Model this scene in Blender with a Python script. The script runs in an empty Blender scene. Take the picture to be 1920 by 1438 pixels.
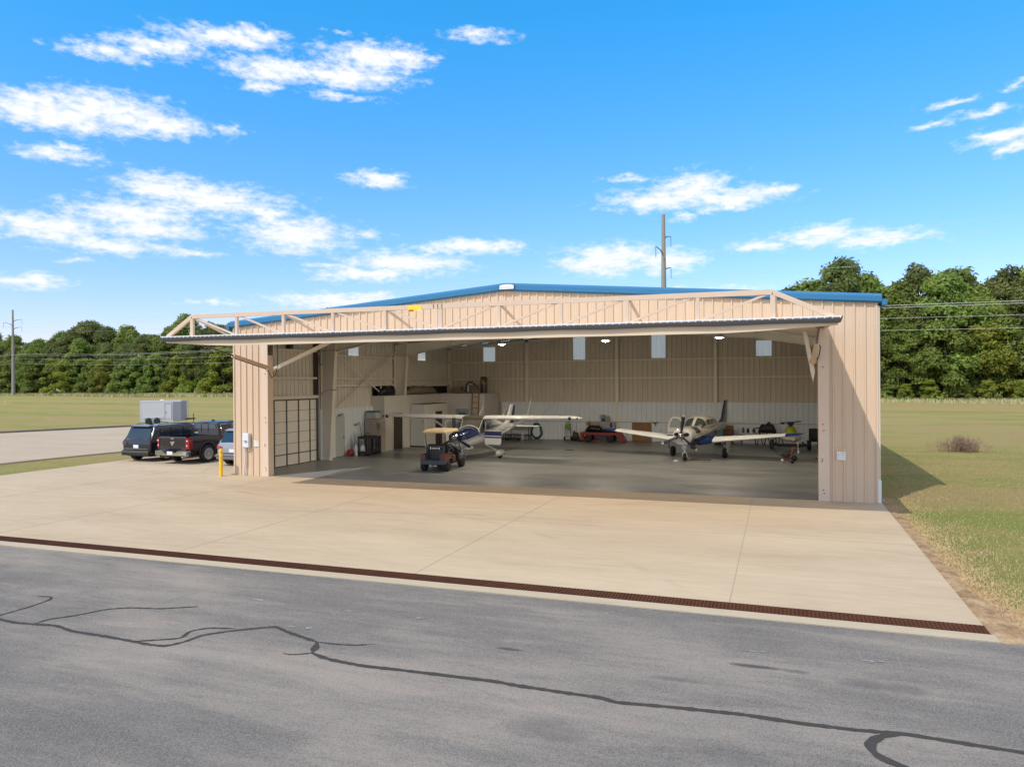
import bpy, math, random
from mathutils import Vector, Matrix
SC = bpy.context.scene
COL = SC.collection
PI = math.pi
# ---------------------------------------------------------------- camera
cam_d = bpy.data.cameras.new('camera'); cam = bpy.data.objects.new('camera', cam_d); COL.objects.link(cam)
SC.camera = cam
YAW, PITCH, ROLL = .3476, -.0033, -.0075
_s, _c = math.sin(YAW), math.cos(YAW)
_R0 = Vector((_c, _s, 0)); _F0 = Vector((-_s, _c, 0)); _Z = Vector((0, 0, 1))
_F = _F0*math.cos(PITCH) + _Z*math.sin(PITCH); _U = _Z*math.cos(PITCH) - _F0*math.sin(PITCH)
_R = _R0*math.cos(ROLL) + _U*math.sin(ROLL); _U = -_R0*math.sin(ROLL) + _U*math.cos(ROLL)
m = Matrix((( _R.x, _U.x, -_F.x, 21.588), (_R.y, _U.y, -_F.y, -25.274), (_R.z, _U.z, -_F.z, 3.8585), (0, 0, 0, 1)))
cam.matrix_world = m
cam_d.sensor_width = 36; cam_d.lens = 1383.96/1920*36
cam_d.clip_start = .1; cam_d.clip_end = 4000
# ---------------------------------------------------------------- sky and sun
SUN_DIR = Vector((-.40, -.79, 1.0)).normalized()
SKY_STRENGTH = .15
w = bpy.data.worlds.new('World'); SC.world = w; w.use_nodes = True
def make_world():
    nt = w.node_tree; N = nt.nodes; L = nt.links; N.clear()
    out = N.new('ShaderNodeOutputWorld'); bg = N.new('ShaderNodeBackground'); L.new(bg.outputs[0], out.inputs[0])
    sky = N.new('ShaderNodeTexSky'); sky.sky_type = 'NISHITA'; sky.sun_disc = False
    sky.sun_elevation = math.asin(SUN_DIR.z); sky.sun_rotation = math.atan2(SUN_DIR.x, SUN_DIR.y)
    sky.air_density = 1.0; sky.dust_density = .3; sky.ozone_density = 2.2; sky.altitude = 100
    tint = N.new('ShaderNodeMixRGB'); tint.blend_type = 'MULTIPLY'; tint.inputs[0].default_value = 1
    L.new(sky.outputs[0], tint.inputs[1])
    hs = N.new('ShaderNodeHueSaturation'); hs.inputs['Saturation'].default_value = 1.1; hs.inputs['Value'].default_value = 1.0
    L.new(tint.outputs[0], hs.inputs['Color'])
    # clouds: direction -> (azimuth, elevation) in degrees
    tc = N.new('ShaderNodeTexCoord'); sx = N.new('ShaderNodeSeparateXYZ'); L.new(tc.outputs['Generated'], sx.inputs[0])
    def M(op, a, b=None):
        n = N.new('ShaderNodeMath'); n.operation = op
        for i, v in enumerate((a, b)):
            if v is None: continue
            if isinstance(v, (int, float)): n.inputs[i].default_value = v
            else: L.new(v, n.inputs[i])
        return n.outputs[0]
    tg = N.new('ShaderNodeMixRGB'); L.new(M('MULTIPLY', sx.outputs[2], 2.3), tg.inputs[0]); tg.use_clamp = False
    tg.inputs[1].default_value = (1.06, .86, 1.10, 1); tg.inputs[2].default_value = (.70, 1.42, 1.70, 1)
    L.new(tg.outputs[0], tint.inputs[2])
    az = M('MULTIPLY', M('ARCTAN2', sx.outputs[0], sx.outputs[1]), 57.29578)
    el = M('MULTIPLY', M('ARCSINE', sx.outputs[2]), 57.29578)
    cv = N.new('ShaderNodeCombineXYZ'); L.new(az, cv.inputs[0]); L.new(el, cv.inputs[1])
    def noise(scale, det, sxy, off, rough=.55):
        mp = N.new('ShaderNodeMapping'); mp.inputs['Scale'].default_value = (sxy[0], sxy[1], 1); mp.inputs['Location'].default_value = off
        L.new(cv.outputs[0], mp.inputs[0])
        n = N.new('ShaderNodeTexNoise'); n.inputs['Scale'].default_value = scale; n.inputs['Detail'].default_value = det
        n.inputs['Roughness'].default_value = rough
        L.new(mp.outputs[0], n.inputs['Vector']); return n
    warp = noise(.55, 3, (1, 2.2), (3, 7, 0))
    vs = N.new('ShaderNodeVectorMath'); vs.operation = 'SUBTRACT'; L.new(warp.outputs['Color'], vs.inputs[0]); vs.inputs[1].default_value = (.5, .5, .5)
    vm = N.new('ShaderNodeVectorMath'); vm.operation = 'MULTIPLY_ADD'; L.new(vs.outputs[0], vm.inputs[0]); vm.inputs[1].default_value = (4.0, 1.1, 0)
    L.new(cv.outputs[0], vm.inputs[2])
    best = None
    for (a, e, ra, re) in CLOUDS:
        q = N.new('ShaderNodeVectorMath'); q.operation = 'MULTIPLY_ADD'; L.new(vm.outputs[0], q.inputs[0])
        k = 1.12
        q.inputs[1].default_value = (1/(ra*k), 1/(re*k), 0); q.inputs[2].default_value = (-a/(ra*k), -e/(re*k), 0)
        ln = N.new('ShaderNodeVectorMath'); ln.operation = 'LENGTH'; L.new(q.outputs[0], ln.inputs[0])
        d = M('MULTIPLY', M('SUBTRACT', 1.0, ln.outputs['Value']), min(1.0, .35 + re))
        best = d if best is None else M('SMOOTH_MAX' if False else 'MAXIMUM', best, d)
    fine = noise(.85, 10, (1, 2.3), (1, 2, 0), .66)
    v = M('ADD', M('MAXIMUM', best, -1.2), M('MULTIPLY', M('SUBTRACT', fine.outputs[0], .5), 2.1))
    mr = N.new('ShaderNodeMapRange'); mr.interpolation_type = 'SMOOTHSTEP'; L.new(v, mr.inputs[0])
    mr.inputs[1].default_value = -.22; mr.inputs[2].default_value = .95; mr.inputs[4].default_value = .97
    # unseen cumulus added for neutral fill light: overhead, behind and beside the camera
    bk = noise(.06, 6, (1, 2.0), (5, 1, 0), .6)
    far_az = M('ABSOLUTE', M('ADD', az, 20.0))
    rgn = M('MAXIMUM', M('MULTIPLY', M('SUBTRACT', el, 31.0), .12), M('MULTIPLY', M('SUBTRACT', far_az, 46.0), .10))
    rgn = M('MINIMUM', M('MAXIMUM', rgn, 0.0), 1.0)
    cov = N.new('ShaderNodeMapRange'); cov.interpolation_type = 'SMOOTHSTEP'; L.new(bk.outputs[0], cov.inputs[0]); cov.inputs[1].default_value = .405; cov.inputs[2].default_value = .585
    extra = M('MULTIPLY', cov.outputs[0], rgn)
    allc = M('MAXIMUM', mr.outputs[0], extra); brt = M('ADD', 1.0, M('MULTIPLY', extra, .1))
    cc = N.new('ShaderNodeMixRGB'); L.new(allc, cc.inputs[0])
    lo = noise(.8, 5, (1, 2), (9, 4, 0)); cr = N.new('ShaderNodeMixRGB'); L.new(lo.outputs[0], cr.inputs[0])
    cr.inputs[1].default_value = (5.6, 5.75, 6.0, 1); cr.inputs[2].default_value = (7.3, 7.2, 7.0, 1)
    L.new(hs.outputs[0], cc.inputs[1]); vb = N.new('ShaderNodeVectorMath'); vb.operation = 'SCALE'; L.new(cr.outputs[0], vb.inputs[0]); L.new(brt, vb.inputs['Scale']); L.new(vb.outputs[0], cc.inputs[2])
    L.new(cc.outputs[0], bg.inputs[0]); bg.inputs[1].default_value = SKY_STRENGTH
CLOUDS = [(-48.50,21.51,2.61,0.53),(-45.22,22.38,3.12,0.70),(-41.03,23.51,4.06,0.71),(-38.46,23.97,1.88,0.59),(-22.40,25.07,2.56,0.44),(-37.36,21.96,4.23,0.81),(-32.75,22.09,4.80,0.96),(-30.36,23.35,4.04,0.95),(-27.94,23.41,2.04,0.82),(-38.49,20.89,1.50,0.48),(-32.76,20.59,2.38,0.28),(-51.63,17.25,5.37,1.08),(-48.54,17.91,4.65,1.30),(-45.60,17.59,3.81,0.81),(-52.80,17.84,2.39,0.63),(-40.72,17.82,1.46,0.31),(-51.35,14.86,2.31,0.43),(-50.89,15.25,0.77,0.40),(-45.30,13.47,3.11,0.99),(-41.84,12.96,5.15,1.16),(-46.98,11.62,4.42,0.88),(-51.99,10.26,3.70,0.88),(-45.99,10.63,3.78,0.72),(-38.20,12.29,1.69,0.67),(-48.61,9.36,4.30,0.56),(-43.97,9.22,2.46,0.29),(-36.14,10.89,4.08,1.37),(-30.86,11.09,1.12,0.31),(-30.03,15.09,2.34,0.61),(-23.14,10.26,4.34,0.60),(-28.07,8.97,4.91,0.88),(-30.89,8.13,4.04,0.60),(-33.65,8.77,1.57,0.24),(-52.90,6.71,2.24,0.55),(-41.90,5.84,1.80,0.23),(-33.67,6.09,4.37,0.56),(-30.90,6.33,2.41,0.48),(-6.02,14.04,3.07,1.20),(-8.39,13.42,4.29,0.84),(-3.33,13.29,4.08,0.82),(-0.70,13.52,2.18,0.48),(-10.78,15.07,1.61,0.27),(-6.81,12.18,1.17,0.31),(-3.71,12.56,1.70,0.38),(-12.03,9.46,4.21,0.95),(-12.85,9.09,3.23,1.20),(-8.02,8.93,2.74,0.94),(2.88,10.19,3.26,0.74),(6.30,9.61,3.23,0.58),(-1.10,9.62,2.19,0.42),(14.34,15.20,2.60,0.57),(14.33,14.47,1.39,0.45),(10.82,17.66,1.56,0.23),(12.91,16.73,1.72,0.25),(9.73,16.64,1.23,0.26),(14.63,18.14,0.70,0.25),(-19.42,10.29,0.83,0.28),(-4.90,6.63,4.16,0.32),(-32.72,24.73,0.87,0.20),(-50.19,8.29,0.93,0.21)]
make_world()
sun_d = bpy.data.lights.new('sun', 'SUN'); sun = bpy.data.objects.new('sun', sun_d); COL.objects.link(sun)
sun_d.energy = 2.75; sun_d.angle = math.radians(.5); sun_d.color = (1, .95, .87)
sun.rotation_euler = SUN_DIR.to_track_quat('Z', 'Y').to_euler()
vs = SC.view_settings
vs.view_transform = 'Standard'; vs.look = 'None'; vs.gamma = 1; vs.exposure = .12
SC.cycles.use_denoising = True
SC.cycles.max_bounces = 10; SC.cycles.diffuse_bounces = 6; SC.cycles.glossy_bounces = 3
SC.cycles.transmission_bounces = 4; SC.cycles.transparent_max_bounces = 6
# ---------------------------------------------------------------- materials
def mat(name, col, rough=.6, metal=0., var=.06, vscale=6., bump=0., bscale=40., stretch=(1, 1, 1), coat=0., spec=.5, emit=None, es=0., col2=None, trans=0.):
    m = bpy.data.materials.new(name); m.use_nodes = True; nt = m.node_tree; N = nt.nodes; L = nt.links
    b = N['Principled BSDF']
    b.inputs['Roughness'].default_value = rough; b.inputs['Metallic'].default_value = metal
    b.inputs['Coat Weight'].default_value = coat; b.inputs['Specular IOR Level'].default_value = spec
    tc = N.new('ShaderNodeTexCoord'); mp = N.new('ShaderNodeMapping'); mp.inputs['Scale'].default_value = stretch
    L.new(tc.outputs['Object'], mp.inputs[0])
    n = N.new('ShaderNodeTexNoise'); n.inputs['Scale'].default_value = vscale; n.inputs['Detail'].default_value = 5
    L.new(mp.outputs[0], n.inputs['Vector'])
    mx = N.new('ShaderNodeMixRGB'); L.new(n.outputs[0], mx.inputs[0])
    c2 = col2 or tuple(min(1, c*(1+var)) for c in col)
    c1 = col if col2 else tuple(c*(1-var) for c in col)
    mx.inputs[1].default_value = (*c1, 1); mx.inputs[2].default_value = (*c2, 1)
    L.new(mx.outputs[0], b.inputs['Base Color'])
    if bump:
        n2 = N.new('ShaderNodeTexNoise'); n2.inputs['Scale'].default_value = bscale; n2.inputs['Detail'].default_value = 3
        L.new(mp.outputs[0], n2.inputs['Vector'])
        bp = N.new('ShaderNodeBump'); bp.inputs['Strength'].default_value = bump; bp.inputs['Distance'].default_value = .02
        L.new(n2.outputs[0], bp.inputs['Height']); L.new(bp.outputs[0], b.inputs['Normal'])
    if emit:
        b.inputs['Emission Color'].default_value = (*emit, 1); b.inputs['Emission Strength'].default_value = es
    if trans: b.inputs['Transmission Weight'].default_value = trans
    return m
def ramp(N, L, src, stops, interp='LINEAR'):
    r = N.new('ShaderNodeValToRGB'); r.color_ramp.interpolation = interp
    e = r.color_ramp.elements
    while len(e) < len(stops): e.new(.5)
    for el, (p, c) in zip(e, stops): el.position = p; el.color = (*c, 1)
    L.new(src, r.inputs[0]); return r
class G:  # small node-graph helper
    def __init__(s, name):
        s.m = bpy.data.materials.new(name); s.m.use_nodes = True; s.N = s.m.node_tree.nodes; s.L = s.m.node_tree.links
        s.b = s.N['Principled BSDF']; s.tc = s.N.new('ShaderNodeTexCoord'); s.P = s.tc.outputs['Object']
    def map(s, scale=(1, 1, 1), loc=(0, 0, 0), rot=(0, 0, 0), src=None):
        n = s.N.new('ShaderNodeMapping'); n.inputs['Scale'].default_value = scale; n.inputs['Location'].default_value = loc
        n.inputs['Rotation'].default_value = rot; s.L.new(src or s.P, n.inputs[0]); return n.outputs[0]
    def noise(s, scale, det=4, vec=None, rough=.5, dist=0):
        n = s.N.new('ShaderNodeTexNoise'); n.inputs['Scale'].default_value = scale; n.inputs['Detail'].default_value = det
        n.inputs['Roughness'].default_value = rough; n.inputs['Distortion'].default_value = dist
        s.L.new(vec or s.P, n.inputs['Vector']); return n.outputs[0]
    def math(s, op, a, b=None, c=None):
        n = s.N.new('ShaderNodeMath'); n.operation = op
        for i, v in enumerate((a, b, c)):
            if v is None: continue
            if isinstance(v, (int, float)): n.inputs[i].default_value = v
            else: s.L.new(v, n.inputs[i])
        return n.outputs[0]
    def rng(s, v, a, b, c=0., d=1.):
        n = s.N.new('ShaderNodeMapRange'); s.L.new(v, n.inputs[0])
        for i, x in enumerate((a, b, c, d)): n.inputs[i+1].default_value = x
        return n.outputs[0]
    def mix(s, f, a, b, mode='MIX'):
        n = s.N.new('ShaderNodeMixRGB'); n.blend_type = mode
        for i, v in enumerate((f, a, b)):
            if isinstance(v, (int, float)): n.inputs[i].default_value = v
            elif isinstance(v, tuple): n.inputs[i].default_value = (*v, 1)
            else: s.L.new(v, n.inputs[i])
        return n.outputs[0]
    def sep(s, v=None):
        n = s.N.new('ShaderNodeSeparateXYZ'); s.L.new(v or s.P, n.inputs[0]); return n.outputs
    def bump(s, h, st=.3, dist=.02):
        n = s.N.new('ShaderNodeBump'); n.inputs['Strength'].default_value = st; n.inputs['Distance'].default_value = dist
        s.L.new(h, n.inputs['Height']); s.L.new(n.outputs[0], s.b.inputs['Normal'])
    def done(s, col, rough=.7, **k):
        s.L.new(col, s.b.inputs['Base Color'])
        if isinstance(rough, (int, float)): s.b.inputs['Roughness'].default_value = rough
        else: s.L.new(rough, s.b.inputs['Roughness'])
        for n, v in k.items(): s.b.inputs[n.replace('_', ' ')].default_value = v
        return s.m
# ---------------------------------------------------------------- mesh helpers
class MB:
    def __init__(s): s.v = []; s.f = []; s.mi = []; s.sm = []; s.T = Matrix.Identity(4)
    def _add(s, vs, fs, mi=0, sm=False):
        o = len(s.v); s.v += [tuple(s.T @ Vector(p)) for p in vs]
        for f in fs: s.f.append([i+o for i in f]); s.mi.append(mi); s.sm.append(sm)
        return s
    def box(s, c, d, rz=0., rx=0., ry=0., mi=0, taper=1.):
        R = Matrix.Rotation(rz, 3, 'Z') @ Matrix.Rotation(ry, 3, 'Y') @ Matrix.Rotation(rx, 3, 'X')
        vs = []
        for z in (-1, 1):
            t = taper if z > 0 else 1
            for x, y in ((-1, -1), (1, -1), (1, 1), (-1, 1)):
                vs.append(Vector(c) + R @ Vector((x*d[0]/2*t, y*d[1]/2*t, z*d[2]/2)))
        return s._add(vs, [(3, 2, 1, 0), (4, 5, 6, 7), (0, 1, 5, 4), (1, 2, 6, 5), (2, 3, 7, 6), (3, 0, 4, 7)], mi)
    def b2(s, x0, x1, y0, y1, z0, z1, mi=0): return s.box(((x0+x1)/2, (y0+y1)/2, (z0+z1)/2), (x1-x0, y1-y0, z1-z0), mi=mi)
    def bbox(s, c, d, bev=.02, rz=0., mi=0):   # box with bevelled (chamfered) edges
        x, y, z = d[0]/2, d[1]/2, d[2]/2; b = min(bev, x*.9, y*.9, z*.9)
        R = Matrix.Rotation(rz, 3, 'Z'); rings = []
        for zz, k in ((-z, b), (-z+b, 0), (z-b, 0), (z, b)):
            X, Y = x-k, y-k; q = b if k == 0 else b*.4
            r = [(-X+q, -Y), (X-q, -Y), (X, -Y+q), (X, Y-q), (X-q, Y), (-X+q, Y), (-X, Y-q), (-X, -Y+q)]
            rings.append([Vector(c) + R @ Vector((px, py, zz)) for px, py in r])
        return s.loft(rings, mi=mi)
    def loft(s, rings, cap=True, mi=0, sm=False, closed=True):
        n = len(rings[0]); vs = [p for r in rings for p in r]; fs = []
        for i in range(len(rings)-1):
            for j in range(n if closed else n-1):
                k = (j+1) % n; fs.append((i*n+j, i*n+k, (i+1)*n+k, (i+1)*n+j))
        s._add(vs, fs, mi, sm)
        if cap and closed:
            s._add(rings[0], [tuple(reversed(range(n)))], mi); s._add(rings[-1], [tuple(range(n))], mi)
        return s
    def cyl(s, a, b, r, r2=None, n=12, mi=0, cap=True, sm=True):
        a, b = Vector(a), Vector(b); d = (b-a).normalized(); u = d.orthogonal().normalized(); v = d.cross(u)
        r2 = r if r2 is None else r2
        return s.loft([[p + (u*math.cos(t)+v*math.sin(t))*q for t in [2*PI*i/n for i in range(n)]] for p, q in ((a, r), (b, r2))], cap, mi, sm)
    def beam(s, a, b, wd, hd, mi=0):   # rectangular bar, wd horizontal, hd vertical-ish
        a, b = Vector(a), Vector(b); d = (b-a).normalized(); u = d.cross(Vector((0, 0, 1)))
        u = Vector((1, 0, 0)) if u.length < 1e-3 else u.normalized(); v = u.cross(d)
        r = [(-1, -1), (1, -1), (1, 1), (-1, 1)]
        return s.loft([[p + u*x*wd/2 + v*y*hd/2 for x, y in r] for p in (a, b)], True, mi)
    def tube(s, pts, r, n=8, mi=0, closed=False):
        P = [Vector(p) for p in pts]; rings = []; u = None
        for i, p in enumerate(P):
            if closed: d = P[(i+1) % len(P)] - P[i-1]
            else: d = P[min(i+1, len(P)-1)] - P[max(i-1, 0)]
            d.normalize()
            u = d.orthogonal().normalized() if u is None else (u - d*u.dot(d)).normalized()
            v = d.cross(u); rr = r[i] if isinstance(r, (list, tuple)) else r
            rings.append([p + (u*math.cos(t)+v*math.sin(t))*rr for t in [2*PI*k/n for k in range(n)]])
        if closed: rings.append(rings[0])
        return s.loft(rings, not closed, mi, True)
    def lathe(s, prof, c=(0, 0, 0), axis='Z', n=20, mi=0, sm=True):   # prof: (radius, height)
        rings = []
        for r, h in prof:
            ring = []
            for i in range(n):
                t = 2*PI*i/n; x, y = r*math.cos(t), r*math.sin(t)
                q = {'Z': (x, y, h), 'X': (h, x, y), 'Y': (y, h, x)}[axis]
                ring.append(Vector(c)+Vector(q))
            rings.append(ring)
        return s.loft(rings, True, mi, sm)
    def ball(s, c, r, n=12, mi=0, sc=(1, 1, 1)):
        k = n//2; rings = []
        for i in range(k+1):
            p = PI*i/k; rr = max(math.sin(p), .02)
            rings.append([Vector(c)+Vector((rr*math.cos(2*PI*j/n)*r*sc[0], rr*math.sin(2*PI*j/n)*r*sc[1], -math.cos(p)*r*sc[2])) for j in range(n)])
        return s.loft(rings, True, mi, True)
    def poly(s, pts, mi=0): return s._add(pts, [tuple(range(len(pts)))], mi)
    def prism(s, pts, a, b, axis='X', mi=0):   # 2D outline extruded from a to b
        f = {'X': lambda p, h: (h, p[0], p[1]), 'Y': lambda p, h: (p[0], h, p[1]), 'Z': lambda p, h: (p[0], p[1], h)}[axis]
        n = len(pts); vs = [f(p, a) for p in pts] + [f(p, b) for p in pts]
        fs = [tuple(range(n)), tuple(reversed(range(n, 2*n)))] + [(i, i+n, (i+1) % n+n, (i+1) % n) for i in range(n)]
        return s._add(vs, fs, mi)
    def mirror(s, ax=0):
        n = len(s.v); s.v += [tuple(-c if i == ax else c for i, c in enumerate(p)) for p in s.v]
        k = len(s.f)
        for i in range(k): s.f.append([j+n for j in reversed(s.f[i])]); s.mi.append(s.mi[i]); s.sm.append(s.sm[i])
        return s
    def build(s, name, mats, parent=None, loc=None, rz=0., label=None):
        me = bpy.data.meshes.new(name); me.from_pydata(s.v, [], s.f)
        for m_ in (mats if isinstance(mats, (list, tuple)) else [mats]): me.materials.append(m_)
        me.polygons.foreach_set('material_index', s.mi); me.polygons.foreach_set('use_smooth', s.sm)
        me.update(); me.validate()
        o = bpy.data.objects.new(name, me); COL.objects.link(o)
        if parent: o.parent = parent
        if loc is not None: o.location = loc; o.rotation_euler = (0, 0, rz)
        if label: o['label'] = label
        return o
def fixn(o):   # make normals consistent
    import bmesh
    bm = bmesh.new(); bm.from_mesh(o.data); bmesh.ops.recalc_face_normals(bm, faces=bm.faces); bm.to_mesh(o.data); bm.free(); return o
def thing(name, label, cat, loc=(0, 0, 0), rz=0., group=None):
    o = bpy.data.objects.new(name, None); COL.objects.link(o); o.location = loc; o.rotation_euler = (0, 0, rz)
    o.empty_display_size = .2
    return tag(o, label, cat, group)
def tag(o, label, cat, group=None):
    o['label'] = label; o['category'] = cat
    if group: o['group'] = group
    return o
def struct(o): o['kind'] = 'structure'; return o
def stuff(o, label=None, cat=None):
    o['kind'] = 'stuff'
    if label: o['label'] = label
    if cat: o['category'] = cat
    return o
def smooth_by_angle(o, deg=35):
    for p in o.data.polygons: p.use_smooth = True
    try: o.data.set_sharp_from_angle(angle=math.radians(deg))
    except Exception: pass
    return o
rnd = random.Random(7)
# ---------------------------------------------------------------- setting materials
def m_grass():
    g = G('grass_ground')
    st = g.noise(.09, 4, g.map((.25, 1.6, 1), rot=(0, 0, .10)), .62)
    big = g.noise(.035, 3, g.map((.35, 2.2, 1), rot=(0, 0, -.12)), .55)
    fine = g.noise(5.0, 5, g.map((1, 2.0, 1)), .7)
    vf = g.noise(38.0, 3, None, .7)
    m6 = g.noise(.9, 5, g.map((.5, 1.6, 1)), .72)
    st = g.math('ADD', g.math('MULTIPLY', st, .6), g.math('MULTIPLY', m6, .4))
    a = g.math('ADD', g.math('MULTIPLY', st, .45), g.math('MULTIPLY', big, .55))
    a = g.math('ADD', a, g.math('MULTIPLY', g.math('SUBTRACT', fine, .5), .62))
    pt = g.noise(.33, 6, g.map((.6, 1.3, 1), (5, 2, 0), rot=(0, 0, .5)), .68)
    a = g.math('ADD', g.math('MULTIPLY', a, .65), g.math('MULTIPLY', pt, .35))
    a = g.math('ADD', g.math('MULTIPLY', g.math('SUBTRACT', a, .5), 1.9), .478)
    r = ramp(g.N, g.L, a, [(.30, (.45, .31, .15)), (.44, (.46, .35, .145)), (.50, (.38, .33, .11)), (.57, (.30, .31, .085)), (.67, (.24, .31, .065))])
    col = g.mix(g.rng(vf, .3, .7, 0, .42), r.outputs[0], (.05, .055, .02))
    col = g.mix(g.rng(g.noise(15, 4), .52, .72, 0, .5), col, (.36, .30, .15))
    g.bump(g.math('ADD', vf, fine), .9, .05)
    return g.done(col, .95, Specular_IOR_Level=.03)
def m_asphalt():
    g = G('asphalt')
    big = g.noise(.22, 5, g.map((.7, 1.8, 1), rot=(0, 0, .1)), .6)
    mid = g.noise(1.1, 7, g.map((.35, 2.0, 1), rot=(0, 0, -.06)), .72)
    a = g.math('ADD', g.math('MULTIPLY', big, .6), g.math('MULTIPLY', mid, .4))
    r = ramp(g.N, g.L, a, [(.40, (.150, .134, .118)), (.475, (.190, .166, .145)), (.53, (.250, .213, .180)), (.61, (.33, .272, .222))])
    sp = g.noise(55, 2, None, .8)
    col = g.mix(g.rng(sp, .45, .70, 0, .55), r.outputs[0], (.38, .345, .31))
    col = g.mix(g.rng(sp, .28, .46, .55, 0), col, (.05, .05, .055))
    # pale scuffs and long faint scratches
    s1 = g.noise(3.2, 6, g.map((.5, 1.4, 1), (4, 2, 0)), .75)
    col = g.mix(g.rng(s1, .60, .72, 0, .45), col, (.33, .31, .29))
    vor = g.N.new('ShaderNodeTexVoronoi'); vor.feature = 'DISTANCE_TO_EDGE'; vor.inputs['Scale'].default_value = .42
    g.L.new(g.map((1, 1, 1), (2.3, 1.1, 0)), vor.inputs['Vector'])
    # dark skid / oil stains at fixed places on the ground
    warp = g.noise(2.0, 4)
    for (x, y, rx, ry, k) in ((21.3, -14.82, .45, .07, .8), (22.75, -15.0, .55, .16, .45), (17.9, -15.28, .25, .05, .7), (20.3, -15.6, .3, .08, .4), (19.2, -17.5, .5, .25, .3), (21.0, -17.4, .6, .2, .25)):
        q = g.map((1/rx, 1/ry, 0), (-x/rx, -y/ry, 0), src=None)
        ln = g.N.new('ShaderNodeVectorMath'); ln.operation = 'LENGTH'; g.L.new(q, ln.inputs[0])
        v = g.math('SUBTRACT', g.math('ADD', 1.25, g.math('MULTIPLY', g.math('SUBTRACT', warp, .5), 2.2)), ln.outputs['Value'])
        col = g.mix(g.rng(v, 0, .8, 0, k), col, (.055, .055, .06))
    g.bump(g.math('ADD', sp, g.noise(140, 2)), .55, .012)
    return g.done(col, .95, Specular_IOR_Level=.08)
def m_concrete(name, c0, c1, rough=.8, joints=True):
    g = G(name)
    a = g.math('ADD', g.math('MULTIPLY', g.noise(.35, 5, g.map((.5, 1.6, 1)), .6), .6), g.math('MULTIPLY', g.noise(2.5, 6, g.map((.5, 2.0, 1)), .7), .4))
    r = ramp(g.N, g.L, a, [(.36, c0), (.62, c1)])
    sp = g.noise(60, 2)
    col = g.mix(g.rng(sp, .35, .7, 0, .10), r.outputs[0], (.25, .22, .18))
    # dark water / tyre streaks
    s = g.noise(1.1, 5, g.map((.25, 2.2, 1), (7, 3, 0)), .7)
    col = g.mix(g.rng(s, .56, .74, 0, .30), col, tuple(c*.62 for c in c0))
    # tyre scuff arcs swept by turning wheels
    o = g.sep()
    for (cx, cy, R_) in ((6.0, -22.0, 17.5), (15.5, -30.0, 24.5), (9.0, 9.0, 14.0)):
        d = g.math('SQRT', g.math('ADD', g.math('POWER', g.math('SUBTRACT', o[0], cx), 2), g.math('POWER', g.math('SUBTRACT', o[1], cy), 2)))
        e = g.math('ABSOLUTE', g.math('SUBTRACT', d, R_))
        k = g.math('MULTIPLY', g.rng(e, .0, .16, 1, 0), g.rng(g.noise(.6, 3), .45, .6, 0, .16))
        col = g.mix(k, col, (.16, .14, .12))
    g.bump(g.noise(30, 4), .12, .01)
    return g.done(col, .9, Specular_IOR_Level=.12)
M_GRASS = m_grass(); M_ASPH = m_asphalt()
M_CONC = m_concrete('apron_concrete', (.47, .355, .235), (.58, .445, .30))
M_CURB = m_concrete('curb_concrete', (.46, .37, .25), (.54, .44, .31))
M_ROAD = m_concrete('road_concrete', (.44, .335, .235), (.51, .395, .28))
def m_floor():
    g = G('sealed_floor')
    a = g.noise(.5, 6, g.map((.45, 1.5, 1), rot=(0, 0, .25)), .65)
    r = ramp(g.N, g.L, a, [(.34, (.18, .183, .182)), (.5, (.228, .232, .231)), (.68, (.305, .31, .308))])
    s = g.noise(1.6, 6, g.map((.2, 1.8, 1), (3, 3, 0), rot=(0, 0, .35)), .7)
    col = g.mix(g.rng(s, .56, .76, 0, .22), r.outputs[0], (.43, .43, .42))
    return g.done(col, g.rng(a, .3, .7, .30, .45), Specular_IOR_Level=.55)
M_FLOOR = m_floor()
M_SEAL = mat('tar_sealer', (.068, .061, .056), .9, spec=.08, var=.25, vscale=9, bump=.3)
M_RUST = mat('rusty_steel', (.075, .032, .020), .85, var=.4, vscale=3, col2=(.16, .062, .035), spec=.1)
M_DARK = mat('dark_pit', (.02, .015, .012), .9)
M_DIRT = None
def m_dirt():
    g = G('dry_dirt')
    a = g.noise(2.2, 6, None, .7); r = ramp(g.N, g.L, a, [(.35, (.26, .145, .075)), (.5, (.44, .28, .15)), (.65, (.60, .43, .25))])
    col = g.mix(g.rng(g.noise(26, 3), .35, .65, 0, .4), r.outputs[0], (.16, .11, .075))
    g.bump(g.noise(25, 5), .7, .04); return g.done(col, .95, Specular_IOR_Level=.1)
M_DIRT = m_dirt()
# ---------------------------------------------------------------- ground
def ground():
    def axis(lo, hi, stops):
        a = []; x = lo
        while x < hi:
            a.append(x); d = min(abs(x-s_) for s_ in stops); x += max(4, min(60, d*.08+4))
        a.append(hi); return a
    X = axis(-1500, 1500, (0,)); Y = axis(-600, 1800, (0,))
    from mathutils import noise as nz
    mb = MB(); vs = []
    for y in Y:
        for x in X:
            d = max(0, max(x-40, -55-x, y-40, -70-y)); k = min(1, d/60)
            z = -.10 + k*(nz.noise(Vector((x*.012, y*.016, 3)))*.9 - .1)
            vs.append((x, y, z))
    n = len(X); fs = [(j*n+i, j*n+i+1, (j+1)*n+i+1, (j+1)*n+i) for j in range(len(Y)-1) for i in range(n-1)]
    mb._add(vs, fs, 0, True); return struct(mb.build('ground', M_GRASS))
ground()
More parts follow.
